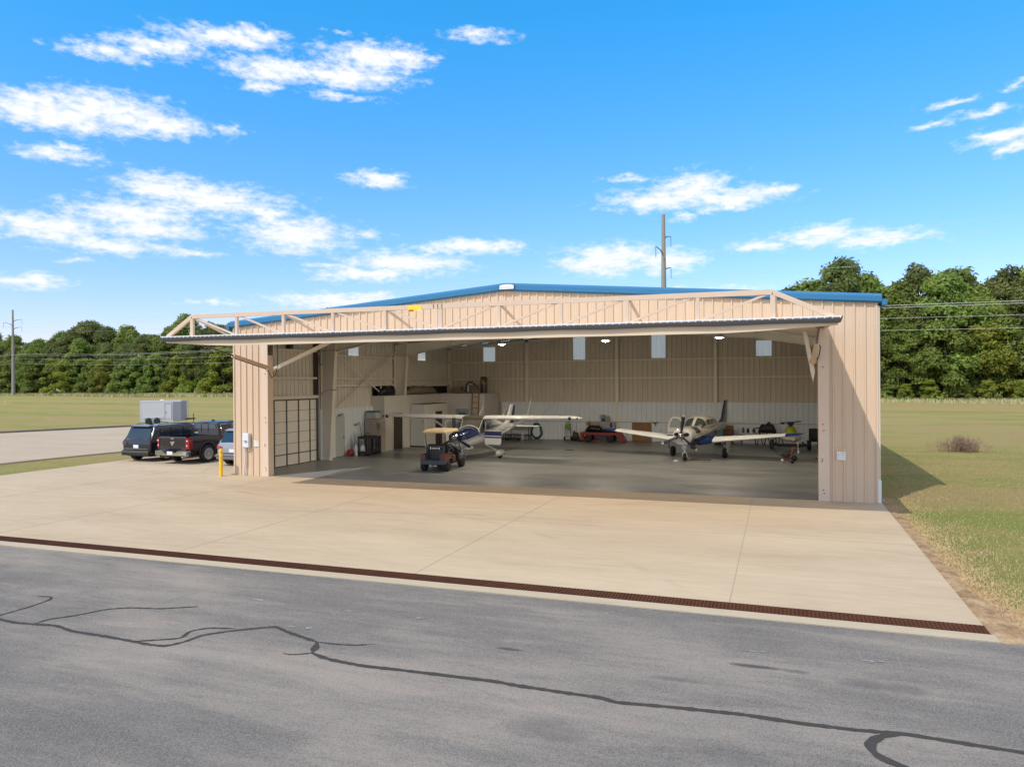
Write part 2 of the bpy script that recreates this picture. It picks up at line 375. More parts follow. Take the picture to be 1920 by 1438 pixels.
# lawn sheet right beside the apron (raised level with the slab)
mb = MB(); mb.b2(-60, 90, -60, -12.76, -.2, -.012); struct(mb.build('asphalt', M_ASPH))
mb = MB(); mb.b2(-9.7, 24.55, -12.0, .05, -.2, 0)
mb.b2(-9.7, -.35, .05, 30, -.2, 0)
o = struct(mb.build('apron', M_CONC))
mb = MB()
for xx in (-3.6, 2.45, 8.55, 14.65, 20.75): mb.b2(xx-.006, xx+.006, -12.0, 0, 0.0005, .0035)
for yy in (-6.1, ): mb.b2(-9.7, 24.5, yy-.005, yy+.005, .0005, .0035)
mb.b2(-9.7, -.4, .045, .057, .0005, .0035)
struct(mb.build('apron_joints', mat('joint_filler', (.36, .29, .22), .85, var=.2)))
mb = MB(); mb.b2(-40, 24.6, -12.74, -12.42, -.2, 0); mb.b2(-40, -9.72, -12.0, -11.6, -.2, -.004); struct(mb.build('curb', M_CURB))
# lawn west of the apron lies a little below the slab; far taxi lane
def quadsheet(name, pts, z, m_, th=.12):
    mb = MB(); mb.prism(pts, z-th, z, 'Z'); return struct(fixn(mb.build(name, m_)))
quadsheet('road', [(-15.0, -12), (-14.55, 3), (-13.6, 12), (-11, 42), (-27.5, 42), (-31.0, 33), (-34.2, 24.2), (-37.6, 15), (-47, -12)], -.02, M_ROAD)
mb = MB()
kp = [(-47.3, -12), (-37.9, 15), (-34.5, 24.2), (-31.3, 33), (-27.8, 42)]
for a, b in zip(kp, kp[1:]): mb.beam((a[0], a[1], .0), (b[0], b[1], .0), .22, .24)
struct(mb.build('kerb', mat('kerb_dark', (.20, .17, .15), .85, var=.2)))
# lawn patch sheets: right side slightly raised so the slab edge meets turf
def lawn(name, x0, x1, y0, y1, zf, m_, nx, ny):
    from mathutils import noise as nz
    mb = MB(); vs = [(x0+(x1-x0)*i/nx, y0+(y1-y0)*j/ny, 0) for j in range(ny+1) for i in range(nx+1)]
    vs = [(x, y, zf(x, y)) for x, y, _ in vs]; n = nx+1
    mb._add(vs, [(j*n+i, j*n+i+1, (j+1)*n+i+1, (j+1)*n+i) for j in range(ny) for i in range(nx)], 0, True)
    return struct(mb.build(name, m_))
from mathutils import noise as nz
def lawn_z(x, y): 
    e = min(x-24.55, 84-x, y+12.76, 70-y); k = min(1, max(0, e/1.2))
    return -.095 + k*.06 + .10*k*nz.noise(Vector((x*.12, y*.12, 1))) + .05*k
lawn('lawn', 24.56, 84, -12.76, 70, lawn_z, M_GRASS, 70, 90)
# drain grate
mb = MB(); mb.b2(-40, 24.56, -12.42, -12.0, -.12, -.055); pit = struct(mb.build('drain_channel', M_DARK))
mb = MB()
for k in range(6): yy = -12.41+k*.08; mb.b2(-40, 24.56, yy-.007, yy+.007, -.05, .004)
x = -6.0
while x < 24.55: mb.b2(x-.009, x+.009, -12.415, -12.005, -.045, .008); x += .062
tag(mb.build('drain_grate', M_RUST), 'long rusty steel drain grate running across the apron edge', 'drain grate')
# tar crack sealer
CR = {
 'L1':[(8.84,-16.64),(9.47,-16.72),(9.88,-16.75),(10.25,-16.71),(10.63,-16.64),(11.14,-16.76),(11.87,-16.77),(12.43,-16.80),(12.77,-16.83),(13.05,-16.80),(13.18,-16.57),(13.22,-16.24),(13.52,-15.93),(13.77,-15.74),(14.04,-15.55),(14.40,-15.71),(15.08,-15.93)],
 'L2':[(15.08,-15.93),(15.40,-15.92),(15.68,-15.87),(15.94,-15.73)],
 'L3':[(15.08,-15.93),(15.19,-16.13),(15.27,-16.33)],
 'L9':[(15.27,-16.33),(15.12,-16.44),(14.99,-16.51),(14.89,-16.47)],
 'L4':[(15.27,-16.33),(15.52,-16.43),(15.77,-16.48),(16.22,-16.52),(16.77,-16.48),(17.46,-16.45),(18.13,-16.42),(18.36,-16.45),(18.93,-16.46),(19.54,-16.46),(19.69,-16.53),(20.37,-16.44),(21.15,-16.37),(21.78,-16.39),(22.38,-16.36),(22.73,-16.30),(22.92,-16.29),(23.41,-16.32),(23.94,-16.34),(24.52,-16.38),(26.5,-16.2)],
 'L5':[(22.89,-16.28),(22.70,-16.34),(22.56,-16.47),(22.46,-16.65),(22.46,-16.77),(22.51,-16.91),(22.66,-17.02),(22.88,-17.14)],
 'L6':[(9.24,-16.74),(9.25,-16.56),(9.26,-16.44),(9.28,-16.02),(9.22,-15.61),(9.11,-15.51),(8.96,-15.52),(8.81,-15.57)],
 'L7':[(10.23,-16.69),(10.23,-16.46),(10.50,-16.14),(10.69,-15.74),(10.97,-15.55),(11.55,-15.42),(12.09,-15.11)],
 'L8':[(12.43,-16.80),(12.76,-16.62),(13.02,-16.46),(12.90,-16.17),(13.06,-15.95),(13.49,-15.84)],
}
mb = MB()
r9 = random.Random(3)
for i_, (k, pts) in enumerate(CR.items()):
    wd = {'L4': .042, 'L1': .038, 'L3': .055, 'L5': .052}.get(k, .024)
    P = []
    for a, b in zip(pts, pts[1:]):
        n = max(2, int(math.dist(a, b)/.05))
        P += [(a[0]+(b[0]-a[0])*t/n, a[1]+(b[1]-a[1])*t/n) for t in range(n)]
    P.append(pts[-1])
    for _ in range(2):
        P = [P[0]] + [((P[i-1][0]+2*P[i][0]+P[i+1][0])/4, (P[i-1][1]+2*P[i][1]+P[i+1][1])/4) for i in range(1, len(P)-1)] + [P[-1]]
    top = []; bot = []
    for i, p in enumerate(P):
        q0, q1 = P[max(0, i-1)], P[min(len(P)-1, i+1)]; dx, dy = q1[0]-q0[0], q1[1]-q0[1]; l = math.hypot(dx, dy) or 1
        e = min(1, .35+.65*min(i, len(P)-1-i)/3)
        j = wd*e*(1+.35*nz.noise(Vector((i*.5, k.__len__()*3.1, ord(k[1])))))+r9.uniform(-.009, .009)
        top.append((p[0]-dy/l*j, p[1]+dx/l*j, -.0085+i_*.0004)); bot.append((p[0]+dy/l*j, p[1]-dx/l*j, -.0085+i_*.0004))
    mb.loft([top, bot], False, closed=False)
struct(mb.build('crack_sealer', M_SEAL))
# pale scratches and scrape marks on the asphalt
mb = MB()
for i_, ((x0, y0), (x1, y1), w_) in enumerate((((11.23, -15.74), (11.46, -13.98), .011), ((11.43, -15.98), (11.62, -15.49), .006), ((11.68, -15.38), (11.55, -14.69), .006), ((10.79, -15.83), (9.19, -15.55), .007), ((15.61, -15.2), (17.2, -15.51), .005), ((20.39, -13.59), (20.58, -14.69), .004), ((22.52, -13.37), (22.68, -14.18), .005), ((23.08, -13.52), (23.13, -14.7), .006), ((21.34, -15.89), (21.49, -15.07), .004), ((8.14, -15.16), (10.36, -15.4), .006), ((18.02, -16.7), (18.85, -17.06), .005), ((17.37, -16.57), (18.88, -16.97), .004))):
    n = 24; a_ = []; b_ = []; l = math.hypot(x1-x0, y1-y0); nx_, ny_ = -(y1-y0)/l, (x1-x0)/l
    for k in range(n+1):
        t = k/n; j = w_*max(.05, math.sin(PI*t)**.5*(.6+nz.noise(Vector((k*.9, i_*5, 2)))*1.2)); q = .02*math.sin(t*5+i_)
        x, y = x0+(x1-x0)*t+nx_*q, y0+(y1-y0)*t+ny_*q; a_.append((x+nx_*j, y+ny_*j, -.0048)); b_.append((x-nx_*j, y-ny_*j, -.0048))
    mb.loft([a_, b_], False, closed=False)
for (x, y) in ((12.81, -14.48), (14.57, -14.5), (16.1, -14.44), (21.16, -14.24), (22.79, -14.15), (18.98, -13.23), (14.42, -15.47)):
    for k in range(4):
        cx, cy = x+r9.uniform(-.15, .2), y+r9.uniform(-.05, .05); s_ = r9.uniform(.03, .08); m_ = 9
        mb.poly([(cx+s_*math.cos(6.283*i/m_)*r9.uniform(.5, 1.3), cy+s_*.35*math.sin(6.283*i/m_)*r9.uniform(.5, 1.3), -.0046+k*.0002) for i in range(m_)])
struct(mb.build('scrape_marks', mat('scrape_pale', (.30, .28, .26), .95, var=.3, vscale=20)))
# dirt strip along the slab
mb = MB(); L_ = []; R_ = []
n = 60
for i in range(n+1):
    y = -12.75+i*(24.0)/n
    wdt = .32+.14*nz.noise(Vector((y*.9, 0, 5)))+.12*nz.noise(Vector((y*3.1, 2, 5)))
    if y < -9.5: wdt += (-9.5-y)*.22
    if y > 1: wdt *= .6
    x_l = 24.552 if y < .2 else 24.47
    L_.append((x_l, y, -.02)); R_.append((x_l+max(.05, wdt), y, lawn_z(x_l+wdt, y)+.012))
mid = [((a[0]+b[0])/2, a[1], max(lawn_z((a[0]+b[0])/2, a[1])+.015, -.015)) for a, b in zip(L_, R_)]
mb.loft([L_, mid, R_], False, closed=False, sm=True); struct(mb.build('dirt_strip', M_DIRT))
# grass blades and straw beside the slab
def blades():
    mb = MB(); r = random.Random(5); mi = []
    vs = []; fs = []; ms = []
    def blade(x, y, h, lean, k, w_=.0085):
        a = r.uniform(0, 2*PI); z = lawn_z(x, y); dx, dy = math.cos(a)*w_, math.sin(a)*w_
        b = r.uniform(0, 2*PI); lx, ly = math.cos(b)*lean*h, math.sin(b)*lean*h; o = len(vs)
        vs.extend([(x-dx, y-dy, z-.01), (x+dx, y+dy, z-.01), (x+lx, y+ly, z+h)]); fs.append((o, o+1, o+2)); ms.append(k)
    for _ in range(85000):
        u = r.random(); x = 24.75+u*u*20; y = r.uniform(-12.5, 20)
        d = math.hypot(x-21.6, y+25)
        if r.random() > (16/d)**1.5: continue
        if y < -9.5 and x < 24.9+(-9.5-y)*.28: continue
        if x < 24.62+.32+.14*nz.noise(Vector((y*.9, 0, 5))) and r.random() < .8: continue
        g_ = nz.noise(Vector((x*.35, y*.35, 8)))
        g_ += .35*max(0, 1-(x-24.6)/1.3)-.16
        k = 0 if g_ > .12 else (1 if g_ > -.12 else 2)
        if r.random() < .35: k = r.choice((1, 2, 2))
        blade(x, y, r.uniform(.025, .07)*(1.5 if k == 0 and x < 26 else 1), r.uniform(.2, 1.1), k)
    for _ in range(30000):
        y = -12.7+(r.random()**1.6)*14; x = 24.6+abs(r.gauss(0, .35))+(max(0, -9.5-y)*.18)
        blade(x, y, r.uniform(.015, .06), r.uniform(1.0, 4.0), 3, .008)
    mb.v = vs; mb.f = fs; mb.mi = ms; mb.sm = [False]*len(fs)
    return stuff(mb.build('grass', [mat('blade_green', (.27, .32, .08), .7, var=.3, vscale=2), mat('blade_olive', (.37, .33, .12), .7, var=.3, vscale=2), mat('blade_dry', (.50, .38, .19), .8, var=.3, vscale=2), mat('straw', (.62, .43, .22), .8, var=.3, vscale=3)]), 'short mown grass blades and straw beside the concrete apron', 'grass')
blades()
# ---------------------------------------------------------------- hangar
W, D = 24.4, 21.4
def roof_z(x): return 6.22 + (x if x < W/2 else W-x)*.0785    # top of the wall sheets
TAN = (.70, .525, .375)
def m_ribbed(name, col, streak=.05, inner=None):
    g = G(name)
    s = g.noise(1.2, 5, g.map((1, 1, .18)), .6)
    f = g.noise(9, 4, g.map((1, 1, .3)), .6)
    c = g.mix(g.rng(s, .35, .7, 0, 1), tuple(x*(1-streak) for x in col), tuple(min(1, x*(1+streak*.4)) for x in col))
    c = g.mix(g.rng(f, .5, .75, 0, .035), c, tuple(x*.55 for x in col))
    if inner:   # the sheets are greige on the inside, tan outside
        ge = g.N.new('ShaderNodeNewGeometry'); c = g.mix(ge.outputs['Backfacing'], c, g.mix(g.rng(s, .35, .7, 0, 1), tuple(x*.93 for x in inner), inner))
    return g.done(c, .55, Specular_IOR_Level=.25)
M_TAN = m_ribbed('tan_wall_metal', TAN, inner=(.76, .70, .60))
M_TANIN = m_ribbed('tan_wall_inside', (.70, .61, .50), .06)
M_TRIM = mat('tan_trim', (.72, .56, .43), .45, var=.05, vscale=2)
M_FRAME = mat('frame_paint', (.80, .73, .62), .5, var=.06, vscale=1.5)
M_DOORP = mat('door_truss_paint', (.70, .52, .38), .5, var=.07, vscale=3)
M_LINER = mat('white_liner', (.76, .79, .80), .4, var=.05, vscale=1.5)
M_BLUE = mat('blue_roof_metal', (.028, .17, .34), .45, var=.06, vscale=1)
M_WHITE = mat('white_paint', (.78, .78, .77), .45, var=.03)
M_BLK = mat('black_plastic', (.018, .018, .02), .5, var=.2)
M_BROWN = mat('brown_primer_steel', (.085, .045, .035), .6, var=.15)
M_STEEL = mat('galvanised', (.42, .43, .44), .4, .6, var=.1)
M_RUBBER = mat('grey_rubber_seal', (.055, .055, .06), .8, var=.35, vscale=2, stretch=(.2, 3, 3))
def translucent(name, col):
    g = G(name); g.N.remove(g.b); out = [n for n in g.N if n.type == 'OUTPUT_MATERIAL'][0]
    t = g.N.new('ShaderNodeBsdfTranslucent'); d = g.N.new('ShaderNodeBsdfDiffuse'); mx = g.N.new('ShaderNodeMixShader')
    t.inputs[0].default_value = (*col, 1); d.inputs[0].default_value = (*col, 1); mx.inputs[0].default_value = .35
    g.L.new(t.outputs[0], mx.inputs[1]); g.L.new(d.outputs[0], mx.inputs[2]); g.L.new(mx.outputs[0], out.inputs[0]); return g.m
M_SKYL = translucent('fibreglass_skylight', (.98, .95, .88))
hangar = thing('hangar', 'large tan ribbed metal hangar with blue roof trim and its wide door raised', 'hangar', (W/2, D/2, 0))
def hp(mb, name, m_, label=None, parent=None):   # part given in world coordinates
    o = mb.build(name, m_, parent or hangar, label=label)
    o.matrix_parent_inverse = Matrix.Identity(4)
    if parent is None: o.location = (-W/2, -D/2, 0)
    return o
def ribsheet(mb, origin, dirv, out, length, zb, zt, holes=(), period=.305, rh=.045, minor=True, phase=0., only=None, mi=0):
    prof = [(0, 0)] + ([(.075, 0), (.083, .006), (.103, .006), (.111, 0), (.150, 0), (.158, .006), (.178, .006), (.186, 0)] if minor else []) + [(.215, 0), (.232, rh), (.272, rh), (.289, 0)]
    sc = period/.305; ts = []
    k = -1
    while k*period+phase < length+period:
        for t, h in prof: ts.append((k*period+phase+t*sc, h))
        k += 1
    def hat(t):
        for a, b in zip(ts, ts[1:]):
            if a[0] <= t <= b[0]: return a[1]+(b[1]-a[1])*(t-a[0])/max(1e-9, b[0]-a[0])
        return 0
    ext = [0, length] + [v for h in holes for v in h[:2]]
    T = sorted(set([round(t, 5) for t, _ in ts if 0 < t < length] + [round(e, 5) for e in ext]))
    if isinstance(zb, float) or isinstance(zb, int): zbv = zb; zb = lambda t: zbv
    ox, oy = origin; dx, dy = dirv; nx_, ny_ = out
    def P(t, z): h = hat(t); return (ox+dx*t+nx_*h, oy+dy*t+ny_*h, z)
    for a, b in zip(T, T[1:]):
        mid = (a+b)/2; cuts = [h for h in holes if h[0] < mid < h[1]]
        if only is not None:
            if only[0] < mid < only[1]: mb._add([P(a, only[2]), P(b, only[2]), P(b, only[3]), P(a, only[3])], [(0, 1, 2, 3)], mi)
            continue
        zs = [(zb(a), zb(b))]
        for h in sorted(cuts, key=lambda h: h[2]): zs += [(h[2], h[2]), (h[3], h[3])]
        zs.append((zt(a), zt(b)))
        for q in range(0, len(zs), 2):
            (a0, b0), (a1, b1) = zs[q], zs[q+1]
            if a1-a0 > 1e-4 or b1-b0 > 1e-4: mb._add([P(a, a0), P(b, b0), P(b, b1), P(a, a1)], [(0, 1, 2, 3)], mi)
XL, XR, ZH = 1.60, 22.86, 5.50    # door opening
mb = MB()
def fzb(t): return 0.0 if (t < XL or t > XR) else ZH
ribsheet(mb, (0, 0), (1, 0), (0, -1), W, 0.0, lambda t: roof_z(t), holes=[(XL, XR, -.01, ZH)], phase=.05)
# drop the slivers under the opening
keep = [i for i, f in enumerate(mb.f) if not all(mb.v[j][2] <= .001 for j in f)]
mb.f = [mb.f[i] for i in keep]; mb.mi = [0]*len(mb.f); mb.sm = [False]*len(mb.f)
hp(mb, 'front_wall', M_TAN)
LH = [(8.75, 9.75, 5.25, 5.95), (16.8, 17.85, 5.18, 5.85), (2.4, 3.4, 5.3, 5.95)]
mb = MB(); ribsheet(mb, (0, D), (0, -1), (-1, 0), D, 0.0, lambda t: 6.2, holes=[(D-b, D-a, z0, z1) for a, b, z0, z1 in LH[:2]] + [(D-5.75, D-2.2, -.01, 3.07)])
keep = [i for i, f in enumerate(mb.f) if not all(mb.v[j][2] <= .001 for j in f)]
mb.f = [mb.f[i] for i in keep]; mb.mi = [0]*len(mb.f); mb.sm = [False]*len(mb.f)
hp(mb, 'left_wall', M_TAN)
mb = MB(); ribsheet(mb, (W, 0), (0, 1), (1, 0), D, 0.0, lambda t: 6.2); hp(mb, 'right_wall', M_TAN)
BH = [(2.62, 3.48, 5.2, 6.16), (8.94, 9.75, 5.22, 6.68), (14.03, 14.9, 5.24, 6.7), (20.28, 21.16, 5.25, 6.18)]
mb = MB(); ribsheet(mb, (W, D), (-1, 0), (0, 1), W, 0.0, lambda t: roof_z(W-t), holes=[(W-b, W-a, z0, z1) for a, b, z0, z1 in BH], rh=.05); hp(mb, 'rear_wall', M_TANIN)
for a, b, z0, z1 in BH:
    mb = MB(); ribsheet(mb, (W, D), (-1, 0), (0, 1), W, 0.0, None, holes=[(W-b, W-a, z0, z1)], only=(W-b, W-a, z0, z1)); hp(mb, 'skylight_panel', M_SKYL)
for a, b, z0, z1 in LH[:2]:
    mb = MB(); ribsheet(mb, (0, D), (0, -1), (-1, 0), D, 0.0, None, holes=[(D-b, D-a, z0, z1)], only=(D-b, D-a, z0, z1)); hp(mb, 'skylight_panel', M_SKYL)
# inside face of the left and right walls shares the sheet; liner panels stand 20 cm in
mb = MB(); ribsheet(mb, (4.0, D-.22), (1, 0), (0, -1), 20.2, 0.01, lambda t: 2.45, rh=.045, period=.305)
mb.b2(4.0, 24.2, D-.22, D-.02, 2.45, 2.47); hp(mb, 'liner_panel', M_LINER)
mb = MB(); ribsheet(mb, (.14, 5.95), (0, 1), (1, 0), 5.05, 0.01, lambda t: 2.49, holes=[(1.3, 2.15, -.01, 2.12)], rh=.03, period=.34)
mb.b2(.0, .14, 5.95, 11.0, 2.49, 2.51)
hp(mb, 'liner_panel', M_LINER)
mb = MB(); ribsheet(mb, (W-.2, D-.25), (0, -1), (-1, 0), 20.5, 0.01, lambda t: 2.45, rh=.025); hp(mb, 'liner_panel', M_LINER)
mb = MB(); mb.b2(.10, .15, 7.27, 8.08, .02, 2.11); d_ = hp(mb, 'side_door', mat('grey_white_door', (.50, .52, .51), .5))
mb = MB(); mb.b2(.15, .20, 7.95, 8.02, .95, 1.05); hp(mb, 'door_handle', M_STEEL, parent=d_)
# roof
mb = MB(); OH = .16
for sx in (-1, 1):
    xe = W/2 - sx*(W/2+OH)
    def z(x, k=.0): return roof_z(min(max(x, 0), W)) + (-(0-x)*.0785 if x < 0 else 0) - ((x-W)*.0785 if x > W else 0) + k
    A = [(xe, -.02, z(xe, .02)), (W/2, -.02, z(W/2, .02)), (W/2, D+.1, z(W/2, .02)), (xe, D+.1, z(xe, .02))]
    mb._add(A + [(p[0], p[1], p[2]+.03) for p in A], [(0, 1, 2, 3), (7, 6, 5, 4), (0, 4, 5, 1), (2, 6, 7, 3), (1, 5, 6, 2), (3, 7, 4, 0)])
    for k in range(40):   # standing ribs of the roof panels
        yy = .3+k*.54; mb.beam((xe, yy, z(xe, .065)), (W/2, yy, z(W/2, .065)), .04, .03)
roof = hp(mb, 'roof', M_BLUE)
mb = MB()
prof = [(-.02, -.035), (-.10, -.035), (-.10, -.01), (-.155, .015), (-.155, .165), (-.14, .18), (.04, .265), (.04, .09), (-.02, .06)]
for xa, xb in ((-OH, W/2), (W/2, W+OH)):
    rings = []
    for x in (xa, xb):
        zz = 6.22 + (x if x < W/2+.01 and xa < 1 else W-x)*.0785
        rings.append([(x, y, zz+dz) for y, dz in prof])
    mb.loft(rings)
hp(mb, 'rake_trim', M_BLUE, parent=roof)
for x0, s in ((-OH, -1), (W+OH, 1)):
    mb = MB(); a, b = sorted((x0, x0+s*.14)); mb.prism([(a, 6.10), (b, 6.10), (b, 6.28), (a, 6.28)], -.15, D+.1, 'Y'); hp(mb, 'gutter', M_BLUE, parent=roof)
mb = MB(); mb.prism([(12.02, 7.16), (12.62, 7.16), (12.62, 7.33), (12.5, 7.37), (12.32, 7.385), (12.14, 7.37), (12.02, 7.33)], -.19, -.157, 'Y'); cap_ = hp(mb, 'ridge_cap', mat('navy_edge', (.03, .06, .16), .5), parent=roof)
mb = MB(); mb.prism([(12.045, 7.185), (12.595, 7.185), (12.595, 7.315), (12.5, 7.35), (12.32, 7.365), (12.14, 7.35), (12.045, 7.315)], -.205, -.191, 'Y'); hp(mb, 'badge_plate', M_WHITE, parent=roof)
mb = MB()
for i in range(9): mb.b2(12.09+i*.052, 12.125+i*.052, -.2065, -.204, 7.225, 7.252)
mb.b2(12.2, 12.44, -.2065, -.204, 7.29, 7.30); hp(mb, 'badge_marks', mat('faint_ink', (.45, .47, .5), .6), parent=roof)
def text(s, size, loc, m_, parent=None, rz=0., ext=.002, al='CENTER', name='lettering', rx=PI/2):
    cu = bpy.data.curves.new(name, 'FONT'); cu.body = s; cu.size = size; cu.extrude = ext; cu.align_x = al; cu.align_y = 'CENTER'
    t = bpy.data.objects.new('tmp', cu); COL.objects.link(t)
    me = bpy.data.meshes.new_from_object(t.evaluated_get(bpy.context.evaluated_depsgraph_get())); bpy.data.objects.remove(t)
    me.materials.clear(); me.materials.append(m_)
    o = bpy.data.objects.new(name, me); COL.objects.link(o)
    o.location = loc; o.rotation_euler = (rx, 0, rz)
    if parent: o.parent = parent
    return o
def hloc(p): return (p[0]-W/2, p[1]-D/2, p[2])
M_GREYTXT = mat('grey_ink', (.42, .43, .44), .6)
# vertical corner trims, jambs, header
mb = MB()
for x in (0, W):
    s = 1 if x else -1
    mb.box((x+s*.02, .03, 3.12), (.05, .15, 6.16))
mb.b2(XL-.02, XR+.02, -.045, .0, ZH-.07, ZH+.0)
hp(mb, 'corner_trim', M_TRIM)
for x0, x1 in ((1.40, 1.72), (22.74, 23.06)):
    mb = MB(); mb.b2(x0, x1, -.055, .30, 0.0, ZH-.06)
    for xo in (x0-.055 if x0 > 10 else x1-.3, ): pass
    j = hp(mb, 'door_jamb', M_TRIM)
    xb = x1-.13 if x0 < 10 else x0+.13
    for z in (.25, .35, 1.26, 1.32, 2.22, 2.42, 4.23):
        mb = MB(); mb.cyl((xb+.03*math.sin(z*9), -.055, z), (xb+.03*math.sin(z*9), -.070, z), .020, n=8); hp(mb, 'bolt', M_BROWN, parent=j)
# header beam inside
mb = MB(); mb.b2(XL-.1, XR+.1, .02, .22, ZH-.04, ZH+.42); hp(mb, 'header_beam', M_FRAME)
# rigid frames: tapered columns and haunched rafters
for Yf, kn in ((6.15, 5.4), (13.6, 5.42)):
    for s in (0, 1):
        X = lambda v: v if not s else W-v
        mb = MB()
        def isec(pts, web=.012, fl=.22, th=.014):
            # pts: outline of the web in XZ, top chain and bottom chain given as pairs
            for (a, b), (c, d) in zip(pts, pts[1:]):
                mb._add([(X(a[0]), Yf, a[1]), (X(b[0]), Yf, b[1]), (X(d[0]), Yf, d[1]), (X(c[0]), Yf, c[1])], [(0, 1, 2, 3)])
                mb.beam((X(a[0]), Yf, a[1]), (X(c[0]), Yf, c[1]), fl, th)
                mb.beam((X(b[0]), Yf, b[1]), (X(d[0]), Yf, d[1]), fl, th)
        def colm():
            for (x0, z0), (x1, z1) in (((.12, .0), (.12, kn)), ((.58, .0), (.94, kn))):
                v = [(X(x0), Yf-.12, z0), (X(x0), Yf+.12, z0), (X(x1), Yf+.12, z1), (X(x1), Yf-.12, z1)]
                e = .014*(1 if not s else -1)
                mb._add(v+[(p[0]+e, p[1], p[2]) for p in v], [(0, 1, 2, 3), (7, 6, 5, 4), (0, 4, 5, 1), (1, 5, 6, 2), (2, 6, 7, 3), (3, 7, 4, 0)])
            v = [(.13, .0), (.58, .0), (.94, kn), (.13, kn)]
            for yy in (Yf-.01, Yf+.01): mb.poly([(X(a), yy, b) for a, b in v])
            mb.b2(min(X(.1), X(.66)), max(X(.1), X(.66)), Yf-.14, Yf+.14, 0.0, .02)
        colm(); hp(mb, 'frame_column', M_FRAME)
        mb = MB(); Yf_ = Yf
        ch = [((.12, 6.02), (.12, kn)), ((.96, 6.08), (.96, kn-.03)), ((3.9, 6.31), (3.9, 5.93)), ((8.0, 6.63), (8.0, 6.28)), ((W/2, 6.96), (W/2, 6.58))]
        isec(ch)
        for xx, zz in ((.12, 0), ): pass
        mb.b2(min(X(.12), X(.96)), max(X(.12), X(.96)), Yf-.11, Yf+.11, kn-.012, kn+.0)
        for xv, z0, z1 in ((.96, kn, 6.08), (3.9, 5.93, 6.31)): mb.box((X(xv), Yf, (z0+z1)/2), (.014, .22, z1-z0))
        hp(mb, 'rafter', M_FRAME)
# purlins
for s in (0, 1):
    for k in range(8):
        xx = 1.0+k*1.5; x = xx if not s else W-xx
        mb = MB(); mb.b2(x-.03, x+.03, .24, D-.02, roof_z(x)-.21, roof_z(x)-.0); hp(mb, 'purlin', M_FRAME)
# end wall columns, girts, bracing (rear)
for x in (.14, 5.82, 11.86, 17.93, 24.2):
    mb = MB(); zt = roof_z(x)-.02
    for dy in (0, .2): mb.b2(x-.09, x+.09, D-.245-dy*.0-(.0 if dy == 0 else -.19), D-.235-(.0 if dy == 0 else -.19), 0, zt)
    mb.b2(x-.006, x+.006, D-.235, D-.045, 0, zt); mb.b2(x-.09, x+.09, D-.26, D-.245, 2.4, zt); hp(mb, 'end_wall_column', M_FRAME)
cx_ = [.14, 5.82, 11.86, 17.93, 24.2]
for a, b in zip(cx_, cx_[1:]):
    for z in (4.04, 5.18):
        if a < .2 and z > 5 : pass
        mb = MB(); mb.b2(a+.1, b-.1, D-.25, D-.04, z-.012, z+.0); mb.b2(a+.1, b-.1, D-.265, D-.25, z-.085, z+.0); hp(mb, 'girt', M_FRAME)
mb = MB(); mb.b2(.3, W-.3, D-.26, D-.06, 6.0, 6.06)
hs_ = [(.14, 6.05), (W/2, 6.98), (W-.14, 6.05)]
for a, b in zip(hs_, hs_[1:]): mb.beam((a[0], D-.16, a[1]), (b[0], D-.16, b[1]), .2, .16)
mb.v = mb.v[8:]; mb.f = [[i-8 for i in f] for f in mb.f[6:]]; mb.mi = mb.mi[6:]; mb.sm = mb.sm[6:]
hp(mb, 'end_rafter', M_FRAME)
for (x0, z0, x1, z1) in ((5.9, 5.75, 11.75, .6), (11.75, 6.15, 5.9, .7)):
    mb = MB(); mb.cyl((x0, D-.27, z0), (x1, D-.27 - (.02 if z0 > 6 else 0), z1), .020, n=6); hp(mb, 'brace_rod', M_FRAME)
# left wall girts and bracing
for y0, y1, zs in ((.35, 5.7, (4.12, 5.42)), (6.3, 13.4, (4.08, 5.28, 3.72)), (13.8, 21.1, (4.06, 5.2, 3.66))):
    for z in zs:
        mb = MB(); mb.b2(.02, .22, y0, y1, z-.012, z); mb.b2(.215, .23, y0, y1, z-.09, z); hp(mb, 'girt', M_FRAME)
mb = MB(); mb.b2(.02, .24, .35, 5.75, 3.10, 3.24); hp(mb, 'door_header', M_FRAME)
for y, zb, zt in ((3.55, 5.43, 6.1), (5.66, 3.24, 6.1)):
    mb = MB(); mb.b2(.03, .26, y-.11, y+.11, zb, zt); hp(mb, 'jamb_post', M_BROWN)
for (y0, z0, y1, z1) in ((6.4, 5.6, 13.4, 2.3), (6.4, 2.2, 13.4, 5.7)):
    mb = MB(); mb.cyl((.36, y0, z0), (.36 + (.07 if z0 > 5 else 0), y1, z1), .034, n=6); hp(mb, 'brace_rod', M_FRAME)
for s in (0, ):
    mb = MB()
    for z in (4.0, 5.2): mb.b2(W-.23, W-.02, .4, D-.3, z-.09, z)
    hp(mb, 'girt', M_FRAME)
# inside stud frame beside the jamb + pipe and junction box by the first column
mb = MB(); mb.cyl((.30, 5.62, .2), (.30, 5.62, 5.4), .025); mb.b2(.06, .16, 5.80, 5.90, 0, 5.4); hp(mb, 'door_track_post', M_STEEL)
mb = MB(); mb.bbox((.30, 5.70, 4.95), (.26, .16, .46), .02); mb.bbox((.44, 5.62, 5.0), (.10, .12, .5), .02, mi=1); hp(mb, 'door_opener', [mat('dark_green_box', (.05, .07, .065), .5), M_STEEL])
